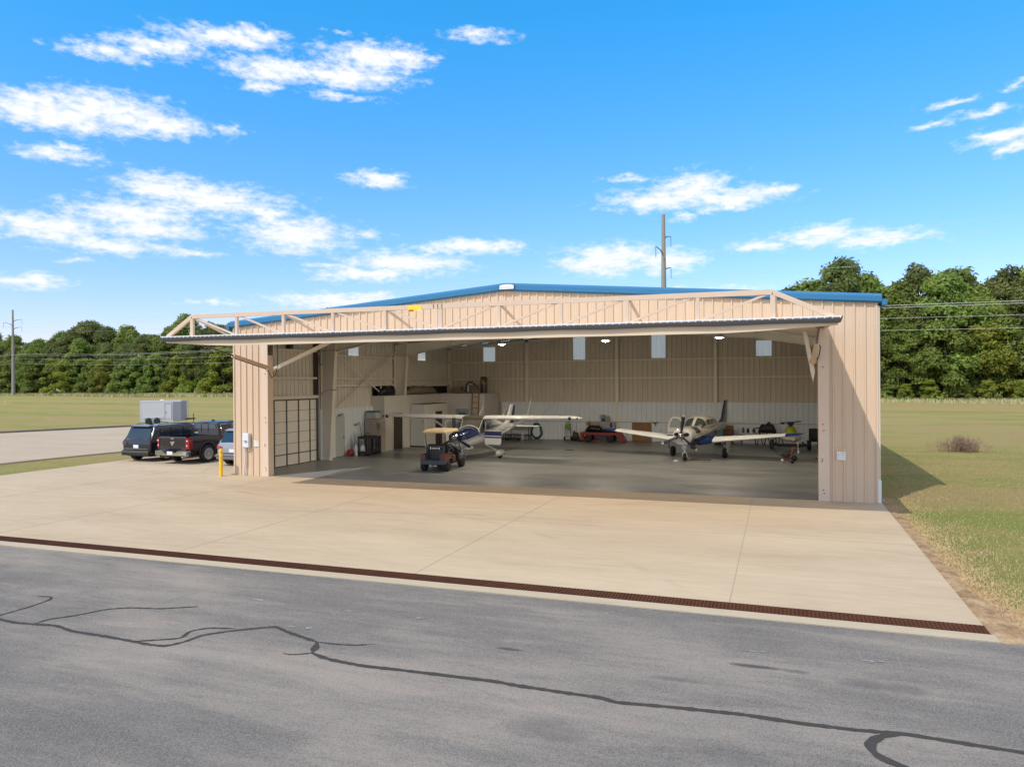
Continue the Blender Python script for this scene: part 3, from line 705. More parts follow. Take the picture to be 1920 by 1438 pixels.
# sectional overhead side door
mb = MB(); M_SECT = mat('cream_door_panel', (.88, .82, .72), .5, var=.04, vscale=1.5); M_SECTR = mat('door_rib_dark', (.10, .085, .075), .5)
for k in range(6):
    z0 = .02+k*.508; mb.b2(.02, .07, 2.2, 5.75, z0, z0+.495)
od = hp(mb, 'overhead_door', M_SECT)
mb = MB()
for y in (2.45, 3.35, 4.25, 5.15, 5.72): mb.b2(.072, .105, y-.028, y+.028, .02, 3.07)
mb.b2(.072, .10, 2.2, 5.75, .52, .56); mb.b2(.072, .10, 2.2, 5.75, .0, .035); mb.b2(.072, .11, 2.2, 5.75, 3.03, 3.08)
for k in range(2, 6): mb.b2(.071, .078, 2.2, 5.75, k*.508+.004, k*.508+.02)
hp(mb, 'door_rib', M_SECTR, parent=None)
for y in (3.35, 4.25, 5.15):
    for k in range(1, 6):
        pass
mb = MB(); mb.tube([(.14, 5.8, .05), (.14, 5.8, 2.9), (.2, 5.8, 3.2), (.5, 5.8, 3.45), (1.2, 5.8, 3.5)], .02); mb.b2(.03, .16, 5.76, 5.84, 0, 3.1); hp(mb, 'door_track', M_STEEL)
# ------------------------------- big hydraulic door, swung up
YD = -5.55
def dz(x, y):   # underside of the raised leaf: 5.47 at hinge, sagging slightly outwards
    t = -y/5.55; zo = 5.36 - (x-1.8)/21.2*.07
    return 5.50*(1-t) + zo*t
DX0, DX1 = 1.78, 23.0
mb = MB()
A = [(DX0, -.06, dz(DX0, 0)), (DX1, -.06, dz(DX1, 0)), (DX1, YD, dz(DX1, YD)), (DX0, YD, dz(DX0, YD))]
mb._add(A + [(x, y, z+.05) for x, y, z in A], [(0, 1, 2, 3), (7, 6, 5, 4), (0, 4, 5, 1), (2, 6, 7, 3), (1, 5, 6, 2), (3, 7, 4, 0)])
door = hp(mb, 'hangar_door', mat('door_leaf', (.74, .58, .40), .55, var=.12, vscale=1.2, stretch=(.3, 2, 1)))
mb = MB()
for k in range(9):
    x = DX0+.1+k*(DX1-DX0-.2)/8
    mb.beam((x, -.15, dz(x, 0)-.04), (x, YD+.1, dz(x, YD)-.04), .06, .06)
for y in (-.2, -1.9, -3.7): mb.beam((DX0+.05, y, dz(DX0, y)-.05), (DX1-.05, y, dz(DX1, y)-.05), .06, .06)
hp(mb, 'door_frame_tube', M_DOORP, parent=door)
mb = MB()  # outer seal: rounded rubber lip, with white top flashing and clips
rings = []
for x in [DX0-.16, DX0, DX0+.3] + [DX0+.3+k*(DX1-DX0-.6)/30 for k in range(1, 30)] + [DX1-.3, DX1, DX1+.05]:
    xc = min(max(x, DX0), DX1); e = .25 if (x < DX0 or x > DX1) else 1
    z0 = dz(xc, YD) + .03; sag = .012*math.sin(x*2.1)
    if x == DX1+.05 or x == DX0-.16: z0 += .05
    rings.append([(x, YD-.02, z0+.04), (x, YD-.06*e-.01, z0+.03), (x, YD-.08*e-.01, z0-.005), (x, YD-.07*e-.01, z0-.075*e+sag), (x, YD+.0, z0-.085*e+sag), (x, YD+.02, z0-.03)])
mb.loft(rings, sm=False); hp(mb, 'rubber_seal', M_RUBBER, parent=door)
mb = MB()
mb.beam((DX0-.1, YD+.02, dz(DX0, YD)+.10), (DX1+.02, YD+.02, dz(DX1, YD)+.10), .16, .02)
mb.beam((DX0-.1, YD-.055, dz(DX0, YD)+.092), (DX1+.02, YD-.055, dz(DX1, YD)+.092), .012, .025)
for k in range(118):
    x = DX0+k*(DX1-DX0)/117; mb.box((x, YD-.07, dz(x, YD)+.065), (.025, .02, .03))
hp(mb, 'edge_flashing', M_WHITE, parent=door)
mb = MB(); rings = []
for k in range(25):
    x = DX0+.05+k*(DX1-DX0-.1)/24; h_ = .20*min(1, .30+min(x-DX0, DX1-x)/3.5); z0 = dz(x, YD)
    rings.append([(x, YD+.03, z0+.03), (x, YD+.03, z0-.05-h_), (x, YD+.10, z0-.05-h_), (x, YD+.10, z0+.03)])
mb.loft(rings); hp(mb, 'door_edge_beam', mat('edge_beam', (.74, .58, .40), .5, var=.10, vscale=1.5, stretch=(.3, 2, 6)), parent=door)
# outer truss standing on the leaf edge
YT = -5.40; zc = lambda x: 6.12 - (x-2.9)/18.6*.055
NV = 11; VX = [2.86 + k*(21.44-2.86)/10 for k in range(NV)]
base = lambda x: dz(x, YT)+.10
mb = MB()
mb.beam((VX[0], YT, zc(VX[0])), (VX[5]+.1, YT, zc(VX[5])), .10, .13); mb.beam((VX[5]+.1, YT, zc(VX[5])), (VX[-1], YT, zc(VX[-1])), .10, .13)
mb.beam((VX[0], YT, zc(VX[0])+.0), (DX0+.02, YT, base(DX0)+.0), .10, .12); mb.beam((VX[-1], YT, zc(VX[-1])), (DX1-.15, YT, base(DX1)), .10, .12)
mb.beam((VX[5]-.9, YT, zc(VX[5])), (VX[5]+.75, YT, zc(VX[5])-.0), .115, .145)
hp(mb, 'top_chord', M_DOORP, parent=door)
for k, x in enumerate(VX):
    mb = MB(); mb.beam((x, YT, base(x)-.05), (x, YT, zc(x)), .09 if k % 5 else .12, .09); hp(mb, 'truss_post', M_DOORP, parent=door)
for k in range(10):
    a, b = VX[k], VX[k+1]
    mb = MB()
    if k < 5: mb.beam((a+.1, YT, zc(a)-.04), (b-.05, YT, base(b)), .06, .055)
    else: mb.beam((b-.1, YT, zc(b)-.04), (a+.05, YT, base(a)), .06, .055)
    hp(mb, 'truss_diagonal', M_DOORP, parent=door)
for k in (0, 2, 4, 6, 8, 10):
    x = VX[k]; mb = MB(); mb.beam((x+.06, YT+.03, zc(x)-.05), (x+.1, YT+1.9, dz(x, YT+1.9)+.08), .06, .06); hp(mb, 'truss_brace', M_DOORP, parent=door)
for i in range(3):
    for j in range(2): mb = MB(); mb.cyl((11.95+i*.135, YT-.056, 6.13-j*.06), (11.95+i*.135, YT-.078, 6.13-j*.06), .017, n=8); hp(mb, 'bolt', M_BROWN, parent=door)
# yellow maker badge on the top chord
mb = MB(); mb.bbox((11.33, YT-.062, 6.075), (.44, .014, .12), .004); mb.b2(11.12, 11.29, YT-.066, YT-.052, 5.97, 6.015, 1); mb.b2(11.42, 11.55, YT-.066, YT-.052, 5.985, 6.015, 2); mb.b2(11.29, 11.42, YT-.066, YT-.052, 5.975, 6.015, 0)
bd = hp(mb, 'door_badge', [mat('badge_yellow', (.90, .68, .02), .5, var=.03), mat('badge_red', (.55, .06, .04), .5), M_WHITE], label='yellow maker badge with red corner on the truss top chord', parent=door)
text('SCHWEISS', .072, hloc((11.335, YT-.0705, 6.078)), mat('badge_ink', (.20, .03, .015), .5), door, ext=.001, name='badge_lettering')
# underside: hydraulic arms
def cylinder(xs, side):
    piv = Vector((xs, .12, 4.42)); rod = Vector((xs-.02, -4.05, dz(xs, -4.05)-.1)); d = (rod-piv).normalized(); mid = piv+d*2.35
    if side: d = (rod-piv).normalized()
    mb = MB(); mb.cyl(piv-d*.05, mid, .075, n=14); mb.cyl(mid, mid+d*.08, .085, n=14); mb.ball(piv, .10); mb.cyl(piv+Vector((-.12, 0, 0)), piv+Vector((.12, 0, 0)), .05)
    c = hp(mb, 'hydraulic_cylinder', M_TRIM)
    mb = MB(); mb.cyl(mid, rod, .038, n=10); mb.cyl(rod+Vector((-.1, 0, 0)), rod+Vector((.1, 0, 0)), .06); hp(mb, 'piston_rod', mat('dark_chrome', (.18, .15, .14), .25, .8), parent=c)
    mb = MB()
    if not side: mb.tube([piv+Vector((.12, .1, 1.05)), piv+Vector((.2, .06, .7)), piv+Vector((.21, 0, .1)), piv+Vector((.15, -.05, -.25)), piv+Vector((.0, -.08, -.36)), piv+Vector((-.08, -.14, -.15)), piv+d*.5+Vector((.0, 0, -.09)), mid+Vector((0, 0, -.09))], .016, 6)
    else: mb.tube([piv+d*.2+Vector((.1, 0, 0)), piv+d*.9+Vector((.12, 0, -.05)), mid+Vector((.1, 0, -.1)), mid+Vector((.05, 0, 0))], .016, 6)
    hp(mb, 'hose', M_BLK, parent=c)
cylinder(1.86, 0); cylinder(22.62, 1)
# long inner diagonal arms from pivots to the header
for (a, b) in (((1.9, .22, 4.45), (4.6, .35, 5.55)),):
    mb = MB(); mb.beam(a, b, .12, .14); hp(mb, 'door_arm', M_FRAME)
mb = MB(); mb.prism([(22.30, 5.35), (22.42, 5.35), (22.66, 4.1), (22.60, 3.75), (22.52, 4.1)], .12, .2, 'Y'); fixn(hp(mb, 'arm_bracket', M_FRAME))
mb = MB(); mb.b2(1.45, 1.72, -.05, .35, 5.0, 5.45); hp(mb, 'hinge_plate', M_FRAME)
# right corner downspout
mb = MB(); mb.bbox((W+.07, .02, .36), (.12, .12, .72), .02); hp(mb, 'downspout', M_WHITE)
mb = MB(); mb.bbox((W+.07, .04, 3.4), (.09, .09, 5.4), .015); hp(mb, 'downspout', M_TRIM)
# threshold trim at back of floor: base dark line
mb = MB(); mb.b2(.0, W, .05, D, -.2, 0.0); struct(mb.build('hangar_floor', M_FLOOR))
mb = MB()
for xx in (6.1, 12.2, 18.3): mb.b2(xx-.005, xx+.005, .06, D-.3, .0005, .003)
for yy in (7.1, 14.2): mb.b2(.3, W-.3, yy-.005, yy+.005, .0005, .003)
struct(mb.build('floor_joints', mat('floor_joint', (.26, .25, .22), .7)))
# warning signs, electrical box
def sign(x0, x1, z0, z1, label):
    s = thing('warning_sign', label, 'sign', ((x0+x1)/2, -.04, z0))
    w_, h = x1-x0, z1-z0
    mb = MB(); mb.b2(-w_/2, w_/2, -.012, 0, 0, h); mb.build('sign_board', M_WHITE, s)
    mb = MB(); mb.b2(-w_/2+.008, w_/2-.008, -.0155, -.012, h*.82, h*.965); mb.build('warning_band', mat('sign_orange', (.85, .42, .05), .5), s)
    text('▲ WARNING', h*.10, (.0, -.017, h*.89), M_BLK, s, ext=.0005)
    mb = MB()
    for i, (a, b) in enumerate(((-.05, .38), (-.12, .40))): mb.b2(w_*a, w_*b, -.0145, -.012, h*(.70-.06*i), h*(.725-.06*i))
    for i in range(4): mb.b2(w_*(-.02+.02*i), w_*(.33-.02*i), -.0140, -.012, h*(.54-.05*i), h*(.555-.05*i))
    mb.b2(-w_*.15, w_*.42, -.0145, -.012, h*.235, h*.262); mb.b2(-w_*.38, -w_*.28, -.0145, -.012, h*.20, h*.28)
    mb.prism([(-w_*.42, h*.42), (-w_*.22, h*.42), (-w_*.32, h*.60)], -.0145, -.012, 'Y')
    mb.build('sign_text_lines', M_GREYTXT, s); return s
sign(23.265, 23.525, 1.31, 1.64, 'white warning sign with orange band on the right side of the doorway')
sign(.985, 1.235, 1.22, 1.55, 'white warning sign with orange band beside the grey electrical box')
eb = thing('electrical_box', 'grey electrical disconnect box with conduit on the left pier', 'electrical box', (.69, -.035, 1.17))
M_BOXG = mat('light_grey_box', (.66, .67, .69), .45)
mb = MB(); mb.bbox((0, -.08, .30), (.33, .16, .60), .012); mb.build('box_body', M_BOXG, eb)
mb = MB(); mb.bbox((-.0, -.168, .30), (.29, .016, .55), .006); mb.build('box_door', mat('lighter_grey', (.74, .75, .77), .4), eb)
mb = MB(); mb.cyl((0.04, -.17, .26), (.04, -.20, .26), .055); mb.beam((.04, -.21, .26), (-.05, -.215, .30), .03, .03); mb.build('switch_handle', mat('mid_grey', (.34, .35, .37), .5), eb)
mb = MB(); mb.tube([(-.09, -.08, .02), (-.09, -.08, -.55), (-.11, -.08, -.72), (-.15, -.08, -.85), (-.155, -.08, -1.16)], .026); mb.cyl((-.155, -.08, -1.17), (-.155, -.08, -1.02), .042); mb.build('conduit', mat('conduit_grey', (.62, .66, .70), .5), eb)
mb = MB(); mb.cyl((.10, -.07, -.15), (.10, -.07, .01), .014); mb.cyl((.17, -.03, -1.16), (.17, -.03, .0), .012); mb.build('cable', M_FRAME, eb)
# yellow bollard
bl = thing('bollard', 'yellow steel bollard beside the left corner of the hangar', 'bollard', (-.21, -.62, 0))
M_YEL = mat('safety_yellow', (.90, .55, .015), .45, var=.05)
mb = MB(); mb.lathe([(.075, 0), (.075, 1.05), (.068, 1.10), (.045, 1.135), (.0, 1.145)], n=20); mb.build('post', M_YEL, bl)
for z in (.98, .75): mb = MB(); mb.lathe([(.079, .0), (.079, .045)], (0, 0, z)); mb.build('reflective_band', mat('amber_band', (.80, .42, .01), .4), bl)
# ceiling lamps
M_LAMP = mat('lamp_glow', (1, .9, .7), .5, emit=(1, .86, .64), es=560)
def lamp(x, y, z, label, g_):
    t = thing('ceiling_lamp', label, 'lamp', (x, y, z), 0, g_)
    mb = MB(); mb.lathe([(.03, .26), (.07, .24), (.10, .12), (.22, .07), (.28, .0), (.26, .0)], n=20); mb.build('lamp_housing', M_FRAME, t)
    mb = MB(); mb.lathe([(.0, -.03), (.10, -.025), (.16, -.004), (.16, .004)], n=18); mb.build('lamp_lens', M_LAMP, t)
    mb = MB(); mb.cyl((0, 0, .25), (0, 0, roof_z(x)-.2-z), .012, n=6); mb.build('hanging_rod', M_STEEL, t)
LP = [(7.9, 4.98, 5.78), (13.5, 5.2, 5.80), (19.1, 4.7, 5.80), (7.75, 11.4, 5.80), (13.45, 10.9, 5.82), (18.95, 10.65, 5.82)]
for i, (x, y, z) in enumerate(LP):
    lamp(x, y, z, ['lit ceiling lamp, left one of the front row just under the raised door', 'lit ceiling lamp, middle one of the front row just under the raised door', 'lit ceiling lamp, right one of the front row just under the raised door', 'lit ceiling lamp, left one of the back row above the high wing plane', 'lit ceiling lamp, middle one of the back row above the red cart', 'lit ceiling lamp, right one of the back row above the blue and white plane'][i], 'ceiling lamps under the hangar roof')
# ---------------------------------------------------------------- vegetation
def m_leaf(name, c0, c1, c2):
    g = G(name); oi = g.N.new('ShaderNodeObjectInfo')
    n = g.noise(.35, 3); n2 = g.noise(2.2, 2)
    a = g.math('ADD', g.math('MULTIPLY', n, .6), g.math('MULTIPLY', n2, .4))
    r = ramp(g.N, g.L, a, [(.36, c0), (.5, c1), (.66, c2)])
    h = g.N.new('ShaderNodeHueSaturation'); g.L.new(r.outputs[0], h.inputs['Color'])
    g.L.new(g.rng(oi.outputs['Random'], 0, 1, .485, .512), h.inputs['Hue']); g.L.new(g.rng(oi.outputs['Random'], 0, 1, .82, 1.2), h.inputs['Value'])
    g.b.inputs['Roughness'].default_value = .55; g.b.inputs['Specular IOR Level'].default_value = .3
    g.L.new(h.outputs[0], g.b.inputs['Base Color'])
    t = g.N.new('ShaderNodeBsdfTranslucent'); g.L.new(h.outputs[0], t.inputs[0]); mx = g.N.new('ShaderNodeMixShader'); mx.inputs[0].default_value = .48
    out = [q for q in g.N if q.type == 'OUTPUT_MATERIAL'][0]
    g.L.new(g.b.outputs[0], mx.inputs[1]); g.L.new(t.outputs[0], mx.inputs[2]); g.L.new(mx.outputs[0], out.inputs[0]); return g.m
LEAF = {'dark': m_leaf('oak_leaves', (.10, .135, .040), (.19, .225, .065), (.31, .34, .10)),
        'mid': m_leaf('green_leaves', (.125, .18, .038), (.235, .295, .060), (.36, .41, .095)),
        'yellow': m_leaf('yellowing_leaves', (.16, .20, .028), (.29, .33, .045), (.42, .42, .08))}
M_BARK = mat('bark', (.17, .13, .10), .9, var=.3, vscale=3, bump=.4, bscale=8)
def crown_mesh(seed, z0, z1, rad, nq, blob, leaf, mkey, low=False):
    r = random.Random(seed); H = z1-z0; vs = []; fs = []; blobs = []
    nb = int(blob)
    for i in range(nb):
        t = (i+.5)/nb; zz = z0+H*(.03+.94*t) if not low else z0+H*(t**1.1)
        u = (zz-z0)/H
        prof = (math.sin(PI*min(1, u*.82+.20))**.75) if not low else max(.12, (1-u*.80))**.8
        a = r.uniform(0, 2*PI); rr = rad*prof*(r.uniform(.35, 1.0)**.5)
        blobs.append((math.cos(a)*rr*r.uniform(.8, 1.1), math.sin(a)*rr, zz+r.uniform(-.5, .5), rad*r.uniform(.17, .32)))
    blobs.append((r.uniform(-.6, .6), r.uniform(-.6, .6), z1-rad*.2, rad*.3))
    tot = sum(b[3]**2 for b in blobs)
    for bx, by, bz, br in blobs:
        for _ in range(int(nq*br*br/tot)):
            u = r.uniform(-.55, 1); a = r.uniform(0, 2*PI); q = math.sqrt(1-u*u)
            n = Vector((q*math.cos(a), q*math.sin(a), u)); k = br*(r.uniform(.55, 1.0) if r.random() < .8 else r.uniform(1.0, 1.25))
            p = Vector((bx, by, bz)) + Vector((n.x*k, n.y*k, n.z*k*.75))
            if p.z < .05: p.z = r.uniform(.05, .6)
            n = (n*.7 + Vector((r.uniform(-1, 1), r.uniform(-1, 1), r.uniform(-.3, 1)))*.8).normalized()
            s = leaf*r.uniform(.55, 1.25); t1 = n.orthogonal().normalized(); ang = r.uniform(0, PI)
            t1 = (t1*math.cos(ang) + n.cross(t1)*math.sin(ang)); t2 = n.cross(t1)
            o = len(vs); b_ = s*r.uniform(.4, .75)
            vs.extend([tuple(p-t1*s), tuple(p+t2*b_*.8-n*s*.15), tuple(p+t1*s*.9), tuple(p-t2*b_)]); fs.append((o, o+1, o+2, o+3))
    me = bpy.data.meshes.new('crown'); me.from_pydata(vs, [], fs); me.materials.append(LEAF[mkey]); me.update()
    return me, blobs
def trunk_mesh(seed, h, r0, blobs):
    r = random.Random(seed); mb = MB()
    pts = [(0, 0, -.3)]
    for k in range(1, 6): pts.append((r.uniform(-.25, .25)*k*.4, r.uniform(-.25, .25)*k*.4, h*k/5))
    mb.tube(pts, [r0*(1-.14*k) for k in range(6)], 8)
    for bx, by, bz, br in blobs[::3]:
        zz = max(1.0, min(h*.95, bz*.62)); k = zz/h*5; i = min(4, int(k)); f = k-i
        p = Vector(pts[i]).lerp(Vector(pts[i+1]), f); e = Vector((bx, by, bz)); mid = p.lerp(e, .5)+Vector((0, 0, -.25))
        mb.tube([p, mid, e], [r0*.35, r0*.22, r0*.08], 5)
    me = bpy.data.meshes.new('trunk'); me.from_pydata(mb.v, [], mb.f); me.materials.append(M_BARK)
    me.polygons.foreach_set('use_smooth', [True]*len(mb.f)); me.update(); return me
KINDS = []
for i in range(4):
    cm, bl_ = crown_mesh(20+i, 3.0 if i % 2 else 1.6, 18.5, 5.6, 19000, 90, .285, 'dark'); KINDS.append(('dark', cm, trunk_mesh(i, 13, .30, bl_), 18.7))
for i in range(4):
    cm, bl_ = crown_mesh(40+i, 1.0, 15, 4.9, 17000, 84, .265, 'mid'); KINDS.append(('mid', cm, trunk_mesh(10+i, 10, .24, bl_), 15.2))
for i in range(3):
    cm, bl_ = crown_mesh(60+i, .2, 9.5, 4.2, 11000, 44, .26, 'yellow', True); KINDS.append(('yellow', cm, trunk_mesh(20+i, 6, .14, bl_), 9.6))
for i in range(2):
    cm, bl_ = crown_mesh(80+i, .2, 9.0, 4.0, 11000, 44, .26, 'mid', True); KINDS.append(('lowmid', cm, trunk_mesh(30+i, 6, .14, bl_), 9.2))
ORD = 'first second third fourth fifth sixth seventh eighth ninth tenth eleventh twelfth thirteenth fourteenth fifteenth sixteenth seventeenth eighteenth nineteenth twentieth twenty-first twenty-second twenty-third twenty-fourth twenty-fifth twenty-sixth'.split()
TONE = {'dark': 'tall dark green', 'mid': 'bushy mid green', 'yellow': 'low yellow-green', 'lowmid': 'low bushy green'}
rt = random.Random(11)
def plant_row(side, row, spots, kinds, hs):
    for i, (x, y) in enumerate(spots):
        kd = kinds[i % len(kinds)]
        if side == 'left' and row == 'front' and -172 < x < -134 and kd != 'mid': kd = 'yellow'
        ks = [k for k in KINDS if k[0] == kd]; k = ks[rt.randrange(len(ks))]
        h = hs(x)*rt.uniform(.90, 1.06); s = h/k[3]
        tone = TONE[k[0]].replace('tall ', 'tall ' if h > 14 else '')
        t = thing('tree', '%s tree, %s from the left in the %s row of the %s treeline' % (tone, ORD[i], row, side), 'tree', (x, y, -.3), rt.uniform(0, 6.28), 'trees of the %s treeline' % side)
        t.scale = (s*rt.uniform(.9, 1.15), s*rt.uniform(.9, 1.15), s)
        for nm, me in (('crown', k[1]), ('trunk', k[2])):
            o = bpy.data.objects.new(nm, me); COL.objects.link(o); o.parent = t
def row(x0, x1, n, y, jit): return [(x0+(x1-x0)*(i+rt.uniform(-.25, .25))/(n-1), y+rt.uniform(-jit, jit)) for i in range(n)]
# left treeline (about 200 m away) and right treeline (about 130 m away)
lh = lambda x: 24.0+1.8*math.sin(x*.11+1)+1.2*math.sin(x*.31)-(max(0, -238-x)*.06)
plant_row('left', 'front', row(-262, -118, 22, 166, 2.5), ['lowmid', 'lowmid', 'yellow', 'lowmid', 'mid', 'lowmid', 'yellow', 'yellow', 'lowmid', 'mid', 'yellow', 'lowmid'], lambda x: 12.5 + (2.5 if x > -150 else 0))
plant_row('left', 'middle', row(-266, -116, 23, 172, 2.5), ['mid', 'dark', 'dark', 'mid', 'dark'], lambda x: lh(x)*.86)
plant_row('left', 'back', row(-272, -112, 24, 180, 3), ['dark', 'dark', 'mid', 'dark'], lambda x: lh(x)*1.04)
rh_ = lambda x: 22.6+1.9*math.sin(x*.42+.6)
plant_row('right', 'front', row(20, 66, 8, 112, 1.2), ['mid', 'lowmid', 'lowmid', 'mid', 'lowmid', 'yellow'], lambda x: 13.0)
plant_row('right', 'middle', row(25, 68, 10, 117.5, 2.0), ['mid', 'dark', 'mid'], lambda x: rh_(x)*.84)
plant_row('right', 'back', row(23.5, 72, 12, 122, 2.0), ['mid', 'mid', 'dark'], lambda x: rh_(x)*1.02)
# undergrowth shrubs along the right edge
for i, (x, y) in enumerate(row(22, 64, 12, 108.6, .8)):
    k = KINDS[8+(i % 3)] if i % 3 != 1 else KINDS[11+(i % 2)]
    t = thing('shrub', '%s shrub, %s from the left along the foot of the right treeline' % ('yellow-green leafy' if k[0] == 'yellow' else 'green leafy', ORD[i]), 'shrub', (x, y, -.3), rt.uniform(0, 6), 'shrubs along the right treeline')
    s = rt.uniform(.30, .48); t.scale = (s*1.2, s*1.2, s)
    for nm, me in (('crown', k[1]), ('trunk', k[2])):
        o = bpy.data.objects.new(nm, me); COL.objects.link(o); o.parent = t
def tallgrass():
    vs = []; fs = []; ms = []; r = random.Random(31)
    def bl(x, y, h, w_):
        a = r.uniform(0, 6.28); z = -.45; o = len(vs); dx, dy = math.cos(a)*w_, math.sin(a)*w_
        vs.extend([(x-dx, y-dy, z), (x+dx, y+dy, z), (x+r.uniform(-.3, .3)*h, y+r.uniform(-.3, .3)*h, z+.3+h)]); fs.append((o, o+1, o+2)); ms.append(0 if r.random() < .5 else (1 if r.random() < .6 else 2))
    for _ in range(11000): bl(r.uniform(20, 72), 106.5+r.gauss(0, 1.0), r.uniform(.3, 1.0), .07)
    for _ in range(16000): bl(r.uniform(-275, -105), 160.5+r.gauss(0, 1.3), r.uniform(.5, 1.3), .12)
    me = bpy.data.meshes.new('tall_grass'); me.from_pydata(vs, [], fs)
    for q in (mat('reed_tan', (.60, .52, .28), .8, var=.2), mat('reed_green', (.40, .45, .16), .8, var=.2), mat('reed_brown', (.42, .33, .20), .8, var=.2)): me.materials.append(q)
    me.polygons.foreach_set('material_index', ms); o = bpy.data.objects.new('tall_grass', me); COL.objects.link(o)
    stuff(o, 'uncut tall grass growing along the foot of the treelines', 'grass')
tallgrass()
# the dry twiggy bush on the lawn
def bush():
    t = thing('dry_bush', 'dry brown twiggy bush standing alone on the right lawn', 'bush', (30.4, 18.6, -.02)); r = random.Random(4)
    mb = MB()
    for _ in range(330):
        a = r.uniform(0, 6.28); q = abs(r.gauss(0, .55)); b = (math.cos(a)*q*1.15, math.sin(a)*q*.8, 0); l = r.uniform(.35, .95)*(1-.25*q)
        d = Vector((math.cos(a)*q*.55+r.uniform(-.25, .25), math.sin(a)*q*.5+r.uniform(-.25, .25), 1)).normalized()
        e = Vector(b)+d*l; mb.cyl(b, e, .008, .003, 4)
        for _ in range(3):
            p = Vector(b).lerp(e, r.uniform(.4, .95)); mb.cyl(p, p+Vector((r.uniform(-.2, .2), r.uniform(-.2, .2), r.uniform(.05, .25))), .005, .002, 3)
    mb.build('twigs', mat('dry_twig', (.30, .20, .145), .9, var=.4, vscale=6), t)
    mb = MB()
    for k, (n, zmax) in enumerate(((1500, .85), (330, 1.05))):
        for _ in range(n):
            a = r.uniform(0, 6.28); q = abs(r.gauss(0, .55)); p = Vector((math.cos(a)*q*1.35-(.55 if k else 0)*r.random(), math.sin(a)*q*.8, r.uniform(.02, zmax)*(1-.35*min(1, q))))
            u = Vector((r.uniform(-1, 1), r.uniform(-1, 1), r.uniform(-1, 1))).normalized(); v = u.orthogonal().normalized(); s = r.uniform(.015, .04)
            if k and p.x > -.1: continue
            mb._add([p-u*s, p+v*s*.6, p+u*s, p-v*s*.6], [(0, 1, 2, 3)], k)
    mb.build('foliage', [mat('dead_leaf', (.34, .22, .15), .9, var=.4, vscale=5), mat('yellow_leaf', (.28, .30, .07), .7, var=.3)], t)
bush()
# ---------------------------------------------------------------- power line
M_POLE = mat('pole_concrete', (.30, .27, .24), .8, var=.18, vscale=1.2, stretch=(1, 1, .3))
M_WIRE = mat('wire_metal', (.62, .60, .58), .5, .3)
LD = Vector((236.5, -67.3, 0)).normalized(); LN = Vector((-LD.y, LD.x, 0))
poles = [(-231.9, 159.2), (4.6, 91.9), (241, 24.6), (-468, 226)]
ARM = ((26.6, 1), (25.2, -1), (23.9, 1)); LOW = (15.2, 14.0, 12.4)
for i, (x, y) in enumerate(poles[:2]):
    t = thing('power_pole', ['tall grey power pole at the far left of the field', 'tall grey power pole rising behind the hangar roof'][i], 'power pole', (x, y, -.4), math.atan2(LD.y, LD.x), 'power poles')
    H = 30.6 if i == 0 else 30.2
    mb = MB(); mb.cyl((0, 0, -.2), (0, 0, H), .62, .27, 14); mb.build('shaft', M_POLE, t)
    for k, (z, s) in enumerate(ARM):
        if i: z += [-.0, -1.0, -2.3][k]-.2
        mb = MB(); mb.tube([(0, s*.3, z), (0, s*1.1, z+.45), (0, s*2.2, z+.72), (0, s*2.9, z+.75)], [.11, .09, .07, .05], 6)
        a_ = mb.build('crossarm', mat('arm_steel', (.13, .13, .14), .6), t)
        mb = MB(); mb.cyl((0, s*2.85, z+.75), (0, s*2.85, z-.9), .045, n=6)
        for q in range(6): mb.cyl((0, s*2.85, z+.55-q*.24), (0, s*2.85, z+.50-q*.24), .09, n=8)
        mb.build('insulator', mat('insulator_grey', (.25, .26, .28), .4), a_)
    mb = MB()
    for z in LOW: mb.cyl((-.0, .3, z), (0, .9, z+.05), .05, n=6)
    mb.build('low_bracket', M_BROWN, t)
def wire(z, off, label, r_, sag=2.2, dz1=0):
    mb = MB(); order = [poles[3], poles[0], poles[1], poles[2]]
    pts = []
    for si, (a, b) in enumerate(zip(order, order[1:])):
        for k in range(24):
            t = k/24; x = a[0]+(b[0]-a[0])*t; y = a[1]+(b[1]-a[1])*t
            za = z + (dz1 if si == 2 else 0); zb = z + (dz1 if si == 1 else 0)
            pts.append((x+LN.x*off, y+LN.y*off, za+(zb-za)*t-sag*4*t*(1-t)-.4))
    mb.tube(pts, r_, 5); tag(mb.build('power_line', M_WIRE), label, 'power line', 'overhead power lines')
for (z, s), dz1, l in zip(ARM, (-.2, -1.2, -2.5), ('highest thin wire', 'second highest thin wire', 'third highest thin wire')): wire(z-.95, s*2.85, l+' of the overhead power line', .016, 2.4, dz1)
for z, o_, l in zip((15.2, 14.75, 13.5, 11.9), (.9, -.9, .9, .9), ('upper thick cable', 'second thick cable', 'third thick cable', 'lowest cable')): wire(z, o_, l+' on the lower half of the power poles', .024 if z > 13.6 else .018, 2.3, -.3)
mb = MB(); mb.cyl((0, 0, 0), (0, 0, .9), .10, .08, 10); mb.ball((0, 0, .95), .12)
o = tag(mb.build('marker_post', M_YEL), 'small yellow marker post far out on the left field', 'marker post'); o.location = (-115.4, 72.8, -.3)
